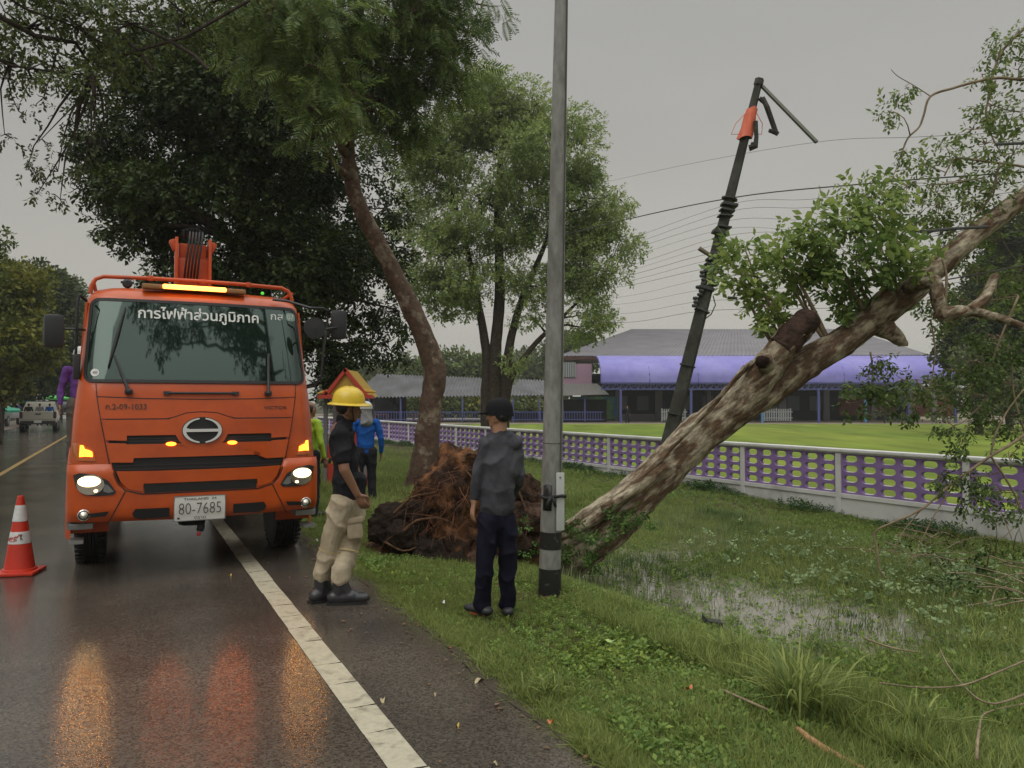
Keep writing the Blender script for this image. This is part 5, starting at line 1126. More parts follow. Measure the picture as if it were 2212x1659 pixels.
# ================================================================ vehicles down the road
white_car = mat('cream white car paint', (.50, .47, .39), .3, coat=.4); grey_car = mat('dark grey car paint', (.06, .065, .075), .3, coat=.4); dark_glass = mat('dark car glass', (.015, .018, .02), .06, spec=.8)
tail = mat('red tail lamp', (.35, .01, .01), .25); silver_car = mat('dull silver car paint', (.20, .20, .20), .35, coat=.3)
def pickup(name, label, loc, rz, body, load=True):
    """y forward, origin on the ground at the rear axle's middle"""
    t = empty(name, label, 'pickup truck', loc, rz)
    W = .88
    mb = MB(); mb.box((0, 1.55, .68), (W * 2, 5.0, .34), bev=.05)
    for sg in (-1, 1): mb.box((sg * (W - .04), .10, .92), (.08, 2.0, .42), bev=.03)
    mb.box((0, 1.08, .94), (1.7, .06, .40)); mb.box((0, 3.45, .86), (W * 2 - .06, 1.15, .34), bev=.09)
    V = []
    for (y, z, w) in ((1.10, .85, .86), (1.14, 1.30, .82), (1.35, 1.66, .68), (2.35, 1.66, .68), (2.95, 1.12, .82), (3.0, .85, .86)): V += [(-w, y, z), (w, y, z)]
    F = [(2 * i, 2 * i + 1, 2 * i + 3, 2 * i + 2) for i in range(5)] + [tuple(range(0, 12, 2)), tuple(range(1, 12, 2))[::-1], (0, 1, 11, 10)]
    mb.add(V, F); bd = mb.build('body', body, t, smooth=True, auto=30)
    mb = MB(); mb.add([(-.66, 1.155, 1.28), (.66, 1.155, 1.28), (.58, 1.325, 1.60), (-.58, 1.325, 1.60)], [(0, 1, 2, 3)])
    for sg in (-1, 1): mb.add([(sg * .835, 1.3, 1.28), (sg * .82, 2.75, 1.22), (sg * .70, 2.35, 1.60), (sg * .70, 1.42, 1.60)], [(0, 1, 2, 3)])
    mb.add([(-.72, 2.90, 1.19), (.72, 2.90, 1.19), (.62, 2.40, 1.63), (-.62, 2.40, 1.63)], [(0, 1, 2, 3)]); mb.build('windows', dark_glass, t)
    mb = MB(); mb.box((0, -.95, .90), (1.44, .06, .46), bev=.03); tg = mb.build('tailgate', body, t)
    mb = MB(); mb.box((0, -.99, .98), (.26, .03, .07), bev=.01); mb.build('tailgate_handle', trim, tg)
    mb = MB(); mb.box((0, -1.06, .52), (1.66, .16, .17), bev=.03); bp_ = mb.build('rear_bumper', trim, t)
    mb = MB(); mb.box((0, -1.15, .58), (.36, .02, .15)); mb.build('plate', plate_m, bp_)
    for sg in (-1, 1):
        mb = MB(); mb.box((sg * .79, -.955, .93), (.15, .08, .36), bev=.02); mb.build('tail_lamp', tail if body is not white_car else mat('dark red lamp', (.06, .008, .008), .3), t)
        mb = MB(); mb.box((sg * .98, 2.75, 1.15), (.18, .09, .17), bev=.03); mb.build('mirror', trim, t)
        for y in (0, 3.05):
            mb = MB(); mb.lathe([(.20, -.12), (.34, -.12), (.37, -.08), (.37, .08), (.34, .12), (.20, .12)], (0, 0, 0), 22, 'x'); w = mb.build('wheel', rubber, t, smooth=True, auto=40); w.location = (sg * .78, y, .37)
            mb = MB(); mb.lathe([(0, 0), (.20, 0), (.21, sg * .05), (0, sg * .08)], (sg * .08, 0, 0), 18, 'x'); mb.build('rim', steel, w, smooth=True, auto=40)
    return t
w1 = gp(84, 932, 0); pickup('pickup_truck', 'cream white pickup seen from behind in the far lane, people in its bed', w1, RA + R(2), white_car)
w2 = gp(4, 921, 0); pickup('pickup_truck', 'silver grey pickup parked under the trees at the left edge', w2 + Vector((-.6, 0, 0)), RA - R(8), silver_car)
w3 = gp(142, 906, 0); pickup('pickup_truck', 'dark grey pickup farthest down the road beside the truck cab', w3, RA + R(3), grey_car)
# motorcycles and umbrellas on the far shoulder
def motorbike(label, loc, rz):
    t = empty('motorcycle', label, 'motorcycle', loc, rz, 'motorcycles on the far shoulder')
    mb = MB(); mb.box((0, .1, .62), (.22, .8, .22), bev=.06); mb.box((0, .62, .70), (.34, .12, .5), bev=.05, rx=R(-20)); mb.build('body', mat('dark red paint', (.12, .015, .03), .4), t)
    mb = MB(); mb.box((0, -.18, .80), (.24, .7, .10), bev=.04); mb.build('seat', rubber, t)
    mb = MB(); mb.tube([(-.32, .5, 1.02), (0, .6, 1.0), (.32, .5, 1.02)], .018, 6); mb.tube([(0, .6, 1.0), (0, .78, .3)], .03, 6); mb.build('handlebar', trim, t)
    for y in (-.45, .75):
        mb = MB(); mb.lathe([(.22, -.04), (.29, -.03), (.29, .03), (.22, .04)], (0, y, .29), 18, 'x'); mb.build('wheel', rubber, t)
for i, (px, py, lb_) in enumerate(((28, 908, 'motorcycle nearest the left edge pickup'), (34, 903, 'second motorcycle, just right of the first on the far shoulder'), (38, 899, 'farthest motorcycle near the person in blue'))): motorbike(lb_, gp(px, py, .02), R(40 + 20 * i))
def umbrella(label, px, py, Y, r_, m):
    c_ = at(px, py, Y); b0 = Vector((c_.x, Y, 0)); t = empty('market_umbrella', label, 'umbrella', b0, group='umbrellas by the far roadside'); h = c_.z
    mb = MB(); n = 8; V = [(0, 0, h)] + [(r_ * math.cos(6.283 * k / n), r_ * math.sin(6.283 * k / n), h - r_ * .28) for k in range(n)] + [(r_ * math.cos(6.283 * k / n), r_ * math.sin(6.283 * k / n), h - r_ * .28 - .15) for k in range(n)]
    mb.add(V, [(0, 1 + k, 1 + (k + 1) % n) for k in range(n)] + [(1 + k, 9 + k, 9 + (k + 1) % n, 1 + (k + 1) % n) for k in range(n)]); mb.build('canopy', m, t)
    mb = MB(); mb.cyl((0, 0, 0), (0, 0, h), .025); mb.build('pole', steel, t)
gu = mat('sea green cloth', (.05, .24, .16), .7); lu = mat('light green cloth', (.09, .42, .10), .7)
umbrella('sea green umbrella at the left edge above the parked pickup', 10, 876, 50, 1.1, gu)
umbrella('smaller sea green umbrella near the person in blue', 53, 860, 60, .9, gu)
umbrella('light green umbrella right of the white road sign', 122, 852, 70, 1.2, lu)
c_ = at(92, 857, 72); sg_ = empty('road_sign', 'white rectangular sign board on a post far down the road', 'sign', (c_.x, 72, 0))
mb = MB(); mb.box((0, 0, c_.z), (1.1, .05, .8)); mb.build('sign_board', mat('white sign', (.45, .45, .45), .5), sg_); mb = MB(); mb.cyl((0, .05, 0), (0, .05, c_.z), .04); mb.build('post', steel, sg_)

# ================================================================ far trees
fleaf = [leafm('far leaf yellow green', (.17, .18, .025), .45, .3, c2=(.08, .11, .02)), leafm('far leaf dark', (.055, .080, .022), .5, .25), leafm('far leaf grey green', (.12, .15, .06), .4, .3), leafm('far leaf mid', (.10, .14, .035), .4, .3)]
def simple_tree(name, label, px, Y, base_z, cls, lm, group=None, seed=1, size=.6, dens=8, sub=.9, nsub=3, rt=.25):
    cl = C_([(x, y, r_, dy) for x, y, r_, dy in cls], Y); b = Vector((at(px, 800, Y).x, Y, base_z)); zt = max(c_.z for c_, _ in cl)
    path = [b + Vector((math.sin(k * 1.3 + seed) * .25, 0, (zt - base_z) * k / 5 * .95)) for k in range(6)]
    return tree(name, label, b, path, [rt * (1 - .15 * k) for k in range(6)], cl, T_FAR, size, dens, lm, bark_dark, seed=seed, sub=sub, nsub=nsub, group=group, seg=10)
simple_tree('roadside_tree', 'yellowish green tree at the left edge above the parked pickup', 8, 40, 0, [(10, 620, 60, 0), (50, 640, 50, 0), (30, 700, 70, -1), (0, 760, 70, -1), (60, 760, 50, 0), (20, 820, 40, 0), (-50, 700, 90, 0), (-60, 800, 80, 0), (85, 690, 35, 1)], fleaf[0], 'trees along the far side of the road', 61, size=.42, dens=22, sub=.7, nsub=7)
simple_tree('roadside_tree', 'dark green tree just behind the yellowish one on the left', 50, 60, 0, [(60, 620, 50, 0), (90, 650, 50, 0), (110, 700, 50, 0), (70, 720, 60, 0), (90, 780, 60, 0), (50, 790, 60, 0), (40, 840, 40, 0), (-10, 780, 80, 2), (100, 830, 30, 0)], fleaf[1], 'trees along the far side of the road', 62, size=.6, dens=14, sub=.9, nsub=4)
simple_tree('roadside_tree', 'greyish green tree reaching right behind the black side mirror', 130, 85, 0, [(115, 620, 26, 0), (135, 640, 22, 0), (140, 690, 40, 0), (150, 740, 45, 0), (120, 760, 50, 0), (160, 790, 50, 0), (130, 830, 45, 0), (180, 820, 50, 0), (100, 850, 30, 0), (220, 800, 60, 0), (270, 790, 60, 0), (150, 860, 30, 0)], fleaf[2], 'trees along the far side of the road', 63, size=.8, dens=10, sub=1.3, nsub=3)
simple_tree('roadside_tree', 'small leafy spray at the very left edge below the dark crown', -20, 30, 0, [(-10, 510, 22, 0), (8, 525, 14, 0), (-30, 540, 40, 0), (-40, 600, 60, 0)], fleaf[3], 'trees along the far side of the road', 64, size=.34, dens=24, sub=.4, nsub=10)
# the tree line behind the school
tl = [(760, 815, 30, 115, 'low hazy tree left of the long shed roof', 2), (850, 800, 34, 118, 'hazy tree above the left end of the shed roof', 2), (925, 795, 22, 112, 'small tree between the curved trunk and the shed ridge', 3), (1010, 785, 45, 110, 'round green tree rising behind the shed ridge', 3), (1130, 800, 30, 120, 'pale tree behind the shed left of the tall pole', 2), (1165, 790, 40, 125, 'pale hazy tree filling the gap beside the tall pole', 2), (1232, 745, 30, 120, 'pale tree top over the left end of the hall roof', 2)]
for i, (px, py, r_, Y, lb_, k) in enumerate(tl):
    simple_tree('background_tree', lb_, px, Y, G, [(px + dx * r_ / 40, py + dy * r_ / 40 + 10, r_ * q, 0) for dx, dy, q in ((0, 0, .7), (-28, 14, .6), (28, 12, .6), (-14, 34, .7), (16, 36, .7), (0, 60, .6))], fleaf[k], 'tree line behind the school', 70 + i, size=1.3, dens=3.2, sub=2., nsub=2)
for i, px in enumerate((880, 930, 985, 1030, 1120, 1180)):
    simple_tree('background_bush', ['bush seen under the shed roof at its left end', 'bush under the shed roof right of the curved trunk', 'bush under the shed roof left of the black cap', 'bush under the shed roof behind the black cap', 'bush under the shed roof right of the black cap', 'bush under the shed roof just left of the tall pole'][i], px, 100, G, [(px, 872, 22, 0), (px - 18, 886, 20, 0), (px + 18, 884, 22, 0)], fleaf[0 if i % 2 else 3], 'bushes behind the shed', 80 + i, size=.8, dens=7, sub=1.1, nsub=3, rt=.1)
# trees on the right, behind the fallen crown
simple_tree('background_tree', 'large dark green tree behind the fallen crown at the right edge', 2180, 55, G, [(2150, 600, 60, 0), (2210, 560, 70, 0), (2120, 680, 60, 0), (2190, 690, 80, 0), (2090, 740, 45, 0), (2150, 770, 60, 0), (2220, 800, 80, 0), (2260, 640, 80, 0), (2180, 500, 40, 0)], fleaf[1], None, 91, size=.6, dens=15, sub=.9, nsub=5)
simple_tree('background_tree', 'lighter green low tree in front of the hall at the right end', 2120, 48, G, [(2110, 790, 45, 0), (2060, 830, 35, 0), (2140, 840, 45, 0), (2190, 850, 45, 0), (2010, 845, 26, 0), (2100, 870, 30, 0), (2225, 870, 40, 0), (1960, 850, 18, 0)], fleaf[2], None, 92, size=.42, dens=15, sub=.7, nsub=6)
for i, (px, lb_) in enumerate(((1905, 'low shrub by the brick wall of the hall'), (1960, 'low shrub right of the light blue column'), (2040, 'low shrub at the right end of the hall'))):
    simple_tree('shrub', lb_, px, 74, G, [(px, 893, 12, 0), (px + 14, 898, 9, 0), (px - 12, 898, 9, 0)], fleaf[1], 'shrubs along the hall', 95 + i, size=.4, dens=18, sub=.5, nsub=5, rt=.06)
# avenue tree behind the viewpoint, mirrored in the windscreen
def mirrored(u, v, dist):
    A, B_ = Vector(onfront(.01)(u, v - .1, 0)), Vector(onfront(.01)(u, v + .1, 0)); Rz = Matrix.Rotation(R(26.9), 3, 'Z'); T0 = TR.location
    p = Rz @ ((A + B_) / 2) + T0; up_v = (Rz @ (B_ - A)).normalized(); sd_ = (Rz @ (Vector(onfront(.01)(u + .1, v, 0)) - Vector(onfront(.01)(u - .1, v, 0)))).normalized(); n_ = sd_.cross(up_v).normalized()
    d = (p - camo.location).normalized(); return p + (d - 2 * d.dot(n_) * n_) * dist
rc_ = [(-.5, 2.57, .7), (-.3, 2.56, .8), (-.1, 2.58, .8), (.1, 2.56, .8), (.3, 2.55, .8), (.45, 2.5, .8), (-.42, 2.44, .55), (-.36, 2.34, .6), (-.34, 2.22, .5), (-.22, 2.32, .4), (.40, 2.38, .7), (.5, 2.25, .6), (.42, 2.15, .55), (.52, 2.05, .5), (.62, 2.35, .5), (.25, 2.42, .6), (.55, 1.93, .4), (.0, 2.5, .5), (.8, 2.0, .4), (.85, 1.9, .5), (.2, 2.66, 1.2), (-.4, 2.68, 1.2), (.7, 2.6, .7)]
cl = [(mirrored(u, v, 13.), r_ * .95) for u, v, r_ in rc_]
tb = mirrored(.66, 2.1, 13.); b = Vector((tb.x, tb.y, 0)); b.z = gzf(b.x, b.y) if (b.x * NV.x + b.y * NV.y) > 2.4 else 0; zt = tb.z
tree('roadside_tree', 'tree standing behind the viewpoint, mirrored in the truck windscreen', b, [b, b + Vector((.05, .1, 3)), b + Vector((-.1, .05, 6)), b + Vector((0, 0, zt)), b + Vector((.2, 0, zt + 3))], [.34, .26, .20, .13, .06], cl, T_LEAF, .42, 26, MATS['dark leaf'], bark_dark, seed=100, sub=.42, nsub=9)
# ================================================================ people
def rcone(mb, p, q, r1, r2, flat=1., side=None, seg=14):
    """round cone from p to q; flat squashes the section across 'side'"""
    p, q = Vector(p), Vector(q); d = (q - p); ln = d.length; d = d.normalized() if ln > 1e-6 else Vector((0, 0, 1))
    sd = Vector(side) if side else d.orthogonal(); sd = (sd - d * sd.dot(d)).normalized(); w = d.cross(sd)
    prof = [(-r1 * math.cos(a), r1 * math.sin(a)) for a in np.linspace(.15, math.pi / 2, 5)] + [(ln + r2 * math.sin(a), r2 * math.cos(a)) for a in np.linspace(0, math.pi / 2 - .15, 5)]
    V = [p + d * h + (sd * math.cos(6.28318 * k / seg) + w * math.sin(6.28318 * k / seg) * flat) * r for h, r in prof for k in range(seg)]
    n = len(prof); F = [(i * seg + k, i * seg + (k + 1) % seg, (i + 1) * seg + (k + 1) % seg, (i + 1) * seg + k) for i in range(n - 1) for k in range(seg)]
    F += [tuple(range(seg))[::-1], tuple((n - 1) * seg + k for k in range(seg))]; mb.add(V, F)
def ell(mb, c_, rx, ry, rz, M=None, seg=16, n=10):
    V = [Vector((rx * math.sin(t) * math.cos(6.28318 * k / seg), ry * math.sin(t) * math.sin(6.28318 * k / seg), rz * math.cos(t))) for t in np.linspace(.08, math.pi - .08, n) for k in range(seg)]
    if M: V = [M @ v for v in V]
    F = [(i * seg + k, i * seg + (k + 1) % seg, (i + 1) * seg + (k + 1) % seg, (i + 1) * seg + k) for i in range(n - 1) for k in range(seg)] + [tuple(range(seg))[::-1], tuple((n - 1) * seg + k for k in range(seg))]
    mb.add([v + Vector(c_) for v in V], F)
TEX = bpy.data.textures.new('cloth_folds', 'MUSGRAVE'); TEX.musgrave_type = 'RIDGED_MULTIFRACTAL'; TEX.noise_scale = .17; TEX.octaves = 2; TEX.noise_intensity = .6
def organic(mb, name, m, parent, voxel=.007, smooth=4, folds=0., dec=None):
    me = bpy.data.meshes.new(name); me.from_pydata([tuple(v) for v in mb.V], [], mb.F); me.update()
    o = bpy.data.objects.new(name, me); col.objects.link(o)
    b = bmesh.new(); b.from_mesh(me); bmesh.ops.recalc_face_normals(b, faces=b.faces[:]); b.to_mesh(me); b.free()
    r_ = o.modifiers.new('r', 'REMESH'); r_.mode = 'VOXEL'; r_.voxel_size = voxel
    if smooth: s_ = o.modifiers.new('s', 'SMOOTH'); s_.iterations = smooth; s_.factor = .5
    if folds: d_ = o.modifiers.new('d', 'DISPLACE'); d_.texture = TEX; d_.strength = folds; d_.mid_level = .5; d_.texture_coords = 'LOCAL'; s2 = o.modifiers.new('s2', 'SMOOTH'); s2.iterations = 2
    me2 = bpy.data.meshes.new_from_object(o.evaluated_get(C.evaluated_depsgraph_get())); me2.materials.clear(); me2.name = name
    bpy.data.objects.remove(o); return link(name, me2, m, parent, True)
def hand(mb, wr, el, side_in, curl=.5, k=1., thumb=None):
    """wr wrist, el elbow, side_in: direction the palm faces"""
    wr, el = Vector(wr), Vector(el); d = (wr - el).normalized(); pn = Vector(side_in); pn = (pn - d * pn.dot(d)).normalized(); w = d.cross(pn)
    if thumb and w.dot(Vector(thumb)) < 0: w = -w
    rcone(mb, wr - d * .01, wr + d * .072 * k, .026 * k, .036 * k, .48, w)
    for i, (o_, ln) in enumerate(((.030, .066), (.011, .074), (-.009, .070), (-.028, .056))):
        base = wr + d * .080 * k + w * o_ * k; l1 = ln * .5 * k
        d1 = (d + pn * curl * .45).normalized(); d2 = (d + pn * curl * 1.2).normalized(); d3 = (d * .5 + pn * curl * 1.6).normalized()
        a = base + d1 * l1; b = a + d2 * l1 * .62; c_ = b + d3 * l1 * .45
        rcone(mb, base, a, .0105 * k, .0095 * k, seg=8); rcone(mb, a, b, .0095 * k, .0085 * k, seg=8); rcone(mb, b, c_, .0085 * k, .007 * k, seg=8)
    tb = wr + d * .022 * k + w * .028 * k; t1 = tb + (d * .6 + w * .7 + pn * .25).normalized() * .036 * k; t2 = t1 + (d * .9 + w * .12 + pn * .35).normalized() * .034 * k
    rcone(mb, tb, t1, .014 * k, .011 * k, seg=8); rcone(mb, t1, t2, .011 * k, .009 * k, seg=8)
def basis(fwd, up=(0, 0, 1)):
    f = Vector(fwd).normalized(); u = Vector(up); u = (u - f * f.dot(u)).normalized(); return Matrix((f.cross(u), f, u)).transposed()   # columns: right, forward, up
def headm(mb, c_, M, k=1.):
    """c_ = centre of the skull, M columns right, forward, up"""
    P = lambda x, y, z: Vector(c_) + M @ Vector((x * k, y * k, z * k))
    def e(x, y, z, a, b, d): ell(mb, P(x, y, z), a * k, b * k, d * k, M)
    e(0, -.008, .018, .076, .096, .092); e(0, .018, -.03, .066, .072, .078)
    rcone(mb, P(0, .03, -.04), P(0, .062, -.096), .055 * k, .026 * k)              # jaw to chin
    for s_ in (-1, 1):
        rcone(mb, P(s_ * .050, -.005, -.052), P(s_ * .012, .066, -.092), .026 * k, .020 * k); e(s_ * .040, .062, -.022, .024, .022, .02); e(s_ * .078, -.002, -.018, .010, .020, .032)
        rcone(mb, P(s_ * .012, .082, .012), P(s_ * .048, .070, .012), .011 * k, .010 * k, seg=8)
    rcone(mb, P(0, .084, .006), P(0, .106, -.030), .010 * k, .014 * k, seg=8); rcone(mb, P(-.012, .096, -.036), P(.012, .096, -.036), .010 * k, .010 * k, seg=8)
    rcone(mb, P(-.018, .082, -.060), P(.018, .082, -.060), .009 * k, .009 * k, seg=8); rcone(mb, P(-.015, .080, -.070), P(.015, .080, -.070), .009 * k, .009 * k, seg=8)
def eyes(c_, M, parent, k=1.):
    for s_ in (-1, 1):
        mb = MB(); ell(mb, Vector(c_) + M @ Vector((s_ * .032 * k, .076 * k, -.004 * k)), .0135 * k, .0135 * k, .010 * k, M, 10, 7); mb.build('eye', mat('eye', (.12, .10, .09), .2), parent, smooth=True)
def leg(mb, h, k_, a, r=(.09, .062, .043), **q): rcone(mb, h, k_, r[0], r[1], **q); rcone(mb, k_, a, r[1], r[2], **q)
skin_a = mat('brown skin', (.215, .105, .058), .5, var=.08); skin_b = mat('tan skin', (.33, .175, .105), .5, var=.08)
hair_m = mat('black hair', (.010, .008, .007), .5); boot_m = mat('black boot leather', (.022, .022, .024), .30, var=.3, vscale=25)
def person(label, base, group=None): return empty('person', label, 'person', base, group=group)

# ---- person in a charcoal long-sleeved shirt, back to the camera, looking left
def at_l(px, py, Y, b): return at(px, py, Y) - b
D = 5.93; b0 = gp(1062, 1326, 0); b0 = Vector((b0.x, D, gzf(b0.x, D)))
p2 = person('person seen from behind in charcoal long-sleeved shirt and black cap, standing on the grass', b0)
q = lambda px, py, dy=0.: at(px, py, D + dy) - b0
hc = q(1077, 893, 0); HM = basis((-.86, .50, -.10))
body = MB()
rcone(body, q(1074, 1120), q(1076, 990), .095, .105, .62, (1, .25, 0)); rcone(body, q(1076, 990), q(1080, 968), .105, .09, .55, (1, .25, 0))
rcone(body, q(1080, 950), q(1079, 908), .058, .056)
headm(body, hc, HM, .97)
shL, shR = q(1050, 962, -.02), q(1112, 960, .03); elL, wrL = q(1033, 1024, -.04), q(1024, 1084, -.04); elR, wrR = q(1121, 1032, .06), q(1104, 1078, .22)
for a, b_, c_ in ((shL, elL, wrL), (shR, elR, wrR)): rcone(body, a, b_, .040, .036); rcone(body, b_, c_, .036, .027)
hand(body, wrL, elL, (1, .3, 0), .55, 1.08, thumb=(0, 1, 0)); hand(body, wrR, elR, (-1, .3, 0), .5)
hpL, hpR = q(1056, 1125, -.02), q(1092, 1125, .03); knL, knR = q(1049, 1212, -.05), q(1097, 1212, .03); anL, anR = q(1041, 1296, .0), q(1096, 1296, .08)
leg(body, hpL, knL, anL, (.07, .052, .04)); leg(body, hpR, knR, anR, (.07, .052, .04))
organic(body, 'body', skin_b, p2)
shirt = MB(); shirt_m = mat('charcoal wet shirt', (.066, .067, .076), .7, color2=(.040, .040, .047), c2scale=6, var=.2, vscale=10, bump=.15, bscale=80)
sd = (1, .25, 0)
rcone(shirt, q(1074, 1092), q(1074, 1060), .140, .136, .72, sd); rcone(shirt, q(1074, 1060), q(1078, 1000), .136, .146, .70, sd); rcone(shirt, q(1078, 1000), q(1080, 965), .146, .130, .66, sd)
rcone(shirt, q(1050, 957), q(1112, 955), .068, .068, .9); rcone(shirt, q(1062, 946), q(1098, 945), .055, .055, .9); rcone(shirt, q(1080, 950), q(1080, 936), .068, .060)
for a, b_, c_, f in ((shL, elL, wrL, .82), (shR, elR, wrR, .9)):
    rcone(shirt, a, b_, .062, .050); e_ = b_.lerp(c_, f); rcone(shirt, b_, e_, .050, .040)
rcone(shirt, shL, q(1060, 1010), .06, .10, .7, sd); rcone(shirt, shR, q(1100, 1010), .06, .10, .7, sd)
organic(shirt, 'shirt', shirt_m, p2, .007, 4, .018)
tr = MB(); tr_m = mat('navy black trousers', (.006, .006, .015), .8, var=.3, vscale=8)
rcone(tr, q(1073, 1122), q(1073, 1098), .124, .120, .72, sd)
for h, k_, a in ((hpL, knL, anL), (hpR, knR, anR)): leg(tr, h, k_, a + Vector((0, 0, -.03)), (.094, .072, .062)); rcone(tr, a + Vector((0, 0, .02)), a + Vector((0, 0, -.035)), .066, .068)
organic(tr, 'trousers', tr_m, p2, .007, 3, .026)
for nm, a, dv in (('shoe', anL, Vector((-.72, .5, 0))), ('shoe', anR, Vector((-.1, .9, 0)))):
    mb = MB(); dv.normalize(); f = a + Vector((0, 0, -.075)); rcone(mb, f - dv * .05, f + dv * .13, .048, .038, .8, (dv.y, -dv.x, 0)); rcone(mb, f, a + Vector((0, 0, -.02)), .05, .05); sh = organic(mb, nm, mat('dark sports shoe', (.018, .018, .022), .5), p2, .008, 2)
    mb = MB(); mb.box(f + dv * .03 + Vector((0, 0, -.030)), (.055, .15, .02), rz=math.atan2(-dv.x, dv.y), bev=.008); mb.build('orange_sole', mat('orange shoe sole', (.45, .08, .03), .5), sh)
hr = MB(); PH = lambda x, y, z: hc + HM @ Vector((x, y, z))
ell(hr, PH(0, -.026, .0), .080, .084, .078, HM); rcone(hr, PH(-.045, -.055, -.03), PH(.045, -.055, -.03), .035, .035)
organic(hr, 'hair', hair_m, p2, .006, 2)
cap_m = mat('black cloth cap', (.012, .012, .014), .85, var=.2); cp_ = MB()
V = []; n = 24; ringz = [(-.030, 1.04), (-.01, 1.05), (.02, 1.05), (.05, .99), (.078, .84), (.098, .58), (.108, .25), (.109, .03)]
for z, f in ringz:
    for k in range(n): a = 6.28318 * k / n; V.append(PH(.086 * f * math.cos(a), -.008 + .108 * f * math.sin(a), z + .012 + (.016 * math.sin(a) if z < 0 else 0)))
cp_.add(V, [(i * n + k, i * n + (k + 1) % n, (i + 1) * n + (k + 1) % n, (i + 1) * n + k) for i in range(len(ringz) - 1) for k in range(n)])
cp_.build('cap', cap_m, p2, smooth=True)
vz = MB(); V = []; m_ = 12
for j, (f, dz) in enumerate(((0, 0), (.045, -.003), (.085, -.012))):
    for k in range(m_ + 1):
        a = math.pi * (.14 + .72 * k / m_); V.append(PH((.084 + f * .1) * math.cos(a), -.008 + (.106 + f * math.sin(a) ** .7) * math.sin(a), .010 + dz + .016))
V2 = [v - HM @ Vector((0, 0, .005)) for v in V]
F = [(j * (m_ + 1) + k, j * (m_ + 1) + k + 1, (j + 1) * (m_ + 1) + k + 1, (j + 1) * (m_ + 1) + k) for j in range(2) for k in range(m_)]
vz.add(V, F); vz.add(V2, F); vz.build('cap_visor', cap_m, p2, smooth=True)
eyes(hc, HM, p2, .97)

# ---- person with the yellow hard hat, side view facing right
D = 6.41; b1 = gp(735, 1292, 0); b1 = Vector((b1.x, D, 0.003)); p1 = person('person in a yellow hard hat, black T-shirt and beige trousers on the road shoulder', b1)
q = lambda px, py, dy=0.: at(px, py, D + dy) - b1
hc = q(753, 879, 0); HM = basis((.90, .36, -.16)); sd = (.35, -.94, 0)
body = MB()
rcone(body, q(750, 1085), q(744, 1000), .118, .120, .72, sd); rcone(body, q(744, 1000), q(736, 940), .125, .120, .68, sd); rcone(body, q(738, 925), q(749, 895), .058, .055)
headm(body, hc, HM, 1.0)
shR, elR, wrR = q(733, 942, -.17), q(744, 1015, -.21), q(772, 1068, -.15); shL, elL, wrL = q(748, 940, .17), q(765, 1010, .22), q(782, 1060, .24)
for a, b_, c_ in ((shR, elR, wrR), (shL, elL, wrL)): rcone(body, a, b_, .052, .043); rcone(body, b_, c_, .043, .029)
hand(body, wrR, elR, (.2, .9, 0), .65, 1.08, thumb=(1, 0, .2)); hand(body, wrL, elL, (0, -1, 0), .5, 1.05)
hpB, knB, anB = q(738, 1092, -.08), q(716, 1175, -.05), q(697, 1252, -.02); hpF, knF, anF = q(760, 1092, .06), q(754, 1180, .02), q(738, 1262, -.10)
leg(body, hpB, knB, anB); leg(body, hpF, knF, anF)
organic(body, 'body', skin_a, p1)
tee_m = mat('black cotton', (.016, .016, .019), .85, var=.25, vscale=12); mb = MB()
rcone(mb, q(748, 1066), q(745, 1010), .138, .134, .82, sd); rcone(mb, q(745, 1010), q(738, 955), .138, .140, .78, sd); rcone(mb, q(738, 955), q(738, 930), .135, .10, .72, sd); rcone(mb, q(742, 926), q(743, 912), .078, .070); rcone(mb, q(736, 926, -.10), q(742, 922, .10), .066, .066)
rcone(mb, shR + Vector((0, .01, .01)), shR.lerp(elR, .70), .080, .068); rcone(mb, shL, shL.lerp(elL, .70), .072, .064); rcone(mb, shR, shL, .066, .066); rcone(mb, q(768, 1040, .0), q(765, 1066), .09, .09)
tee = organic(mb, 'tshirt', tee_m, p1, .007, 3, .030)
mb = MB(); c_ = q(713, 925, -.13)
for i in range(5): mb.box(c_ + Vector((.0, -.015, -.012 * i)), (.030 - .004 * (i % 2), .004, .006), rz=R(-40))
mb.build('shirt_print', mat('grey print', (.22, .22, .22), .7), tee)
khaki = mat('beige trousers', (.40, .335, .235), .8, color2=(.30, .24, .16), c2scale=4, var=.12, vscale=12); mb = MB()
rcone(mb, q(751, 1100), q(750, 1078), .128, .122, .85, sd)
leg(mb, hpB, knB, anB + Vector((.0, 0, .06)), (.112, .084, .074)); leg(mb, hpF, knF, anF + Vector((0, 0, .07)), (.118, .086, .076)); rcone(mb, anB + Vector((0, 0, .10)), anB + Vector((0, 0, .05)), .076, .080); rcone(mb, anF + Vector((0, 0, .11)), anF + Vector((0, 0, .06)), .078, .082)
trs = organic(mb, 'trousers', khaki, p1, .007, 2, .036)
mb = MB(); pc = q(766, 1142, -.075); mb.box(pc, (.13, .05, .16), rz=R(18), bev=.02, ry=R(-6)); mb.box(pc + Vector((0.0, -.012, .072)), (.138, .05, .045), rz=R(18), bev=.012, ry=R(-6)); mb.build('cargo_pocket', khaki, trs, smooth=True, auto=40)
for k_, a in ((knB, anB), (knF, anF)):
    c_ = k_.lerp(a, .12); c2 = k_.lerp(a, .16); mb = MB(); mb.tube([c_, c2], [.096, .0955], 20, cap=False); mb.build('faded_knee_band', mat('faded yellow tape', (.42, .33, .15), .6), trs, smooth=True)
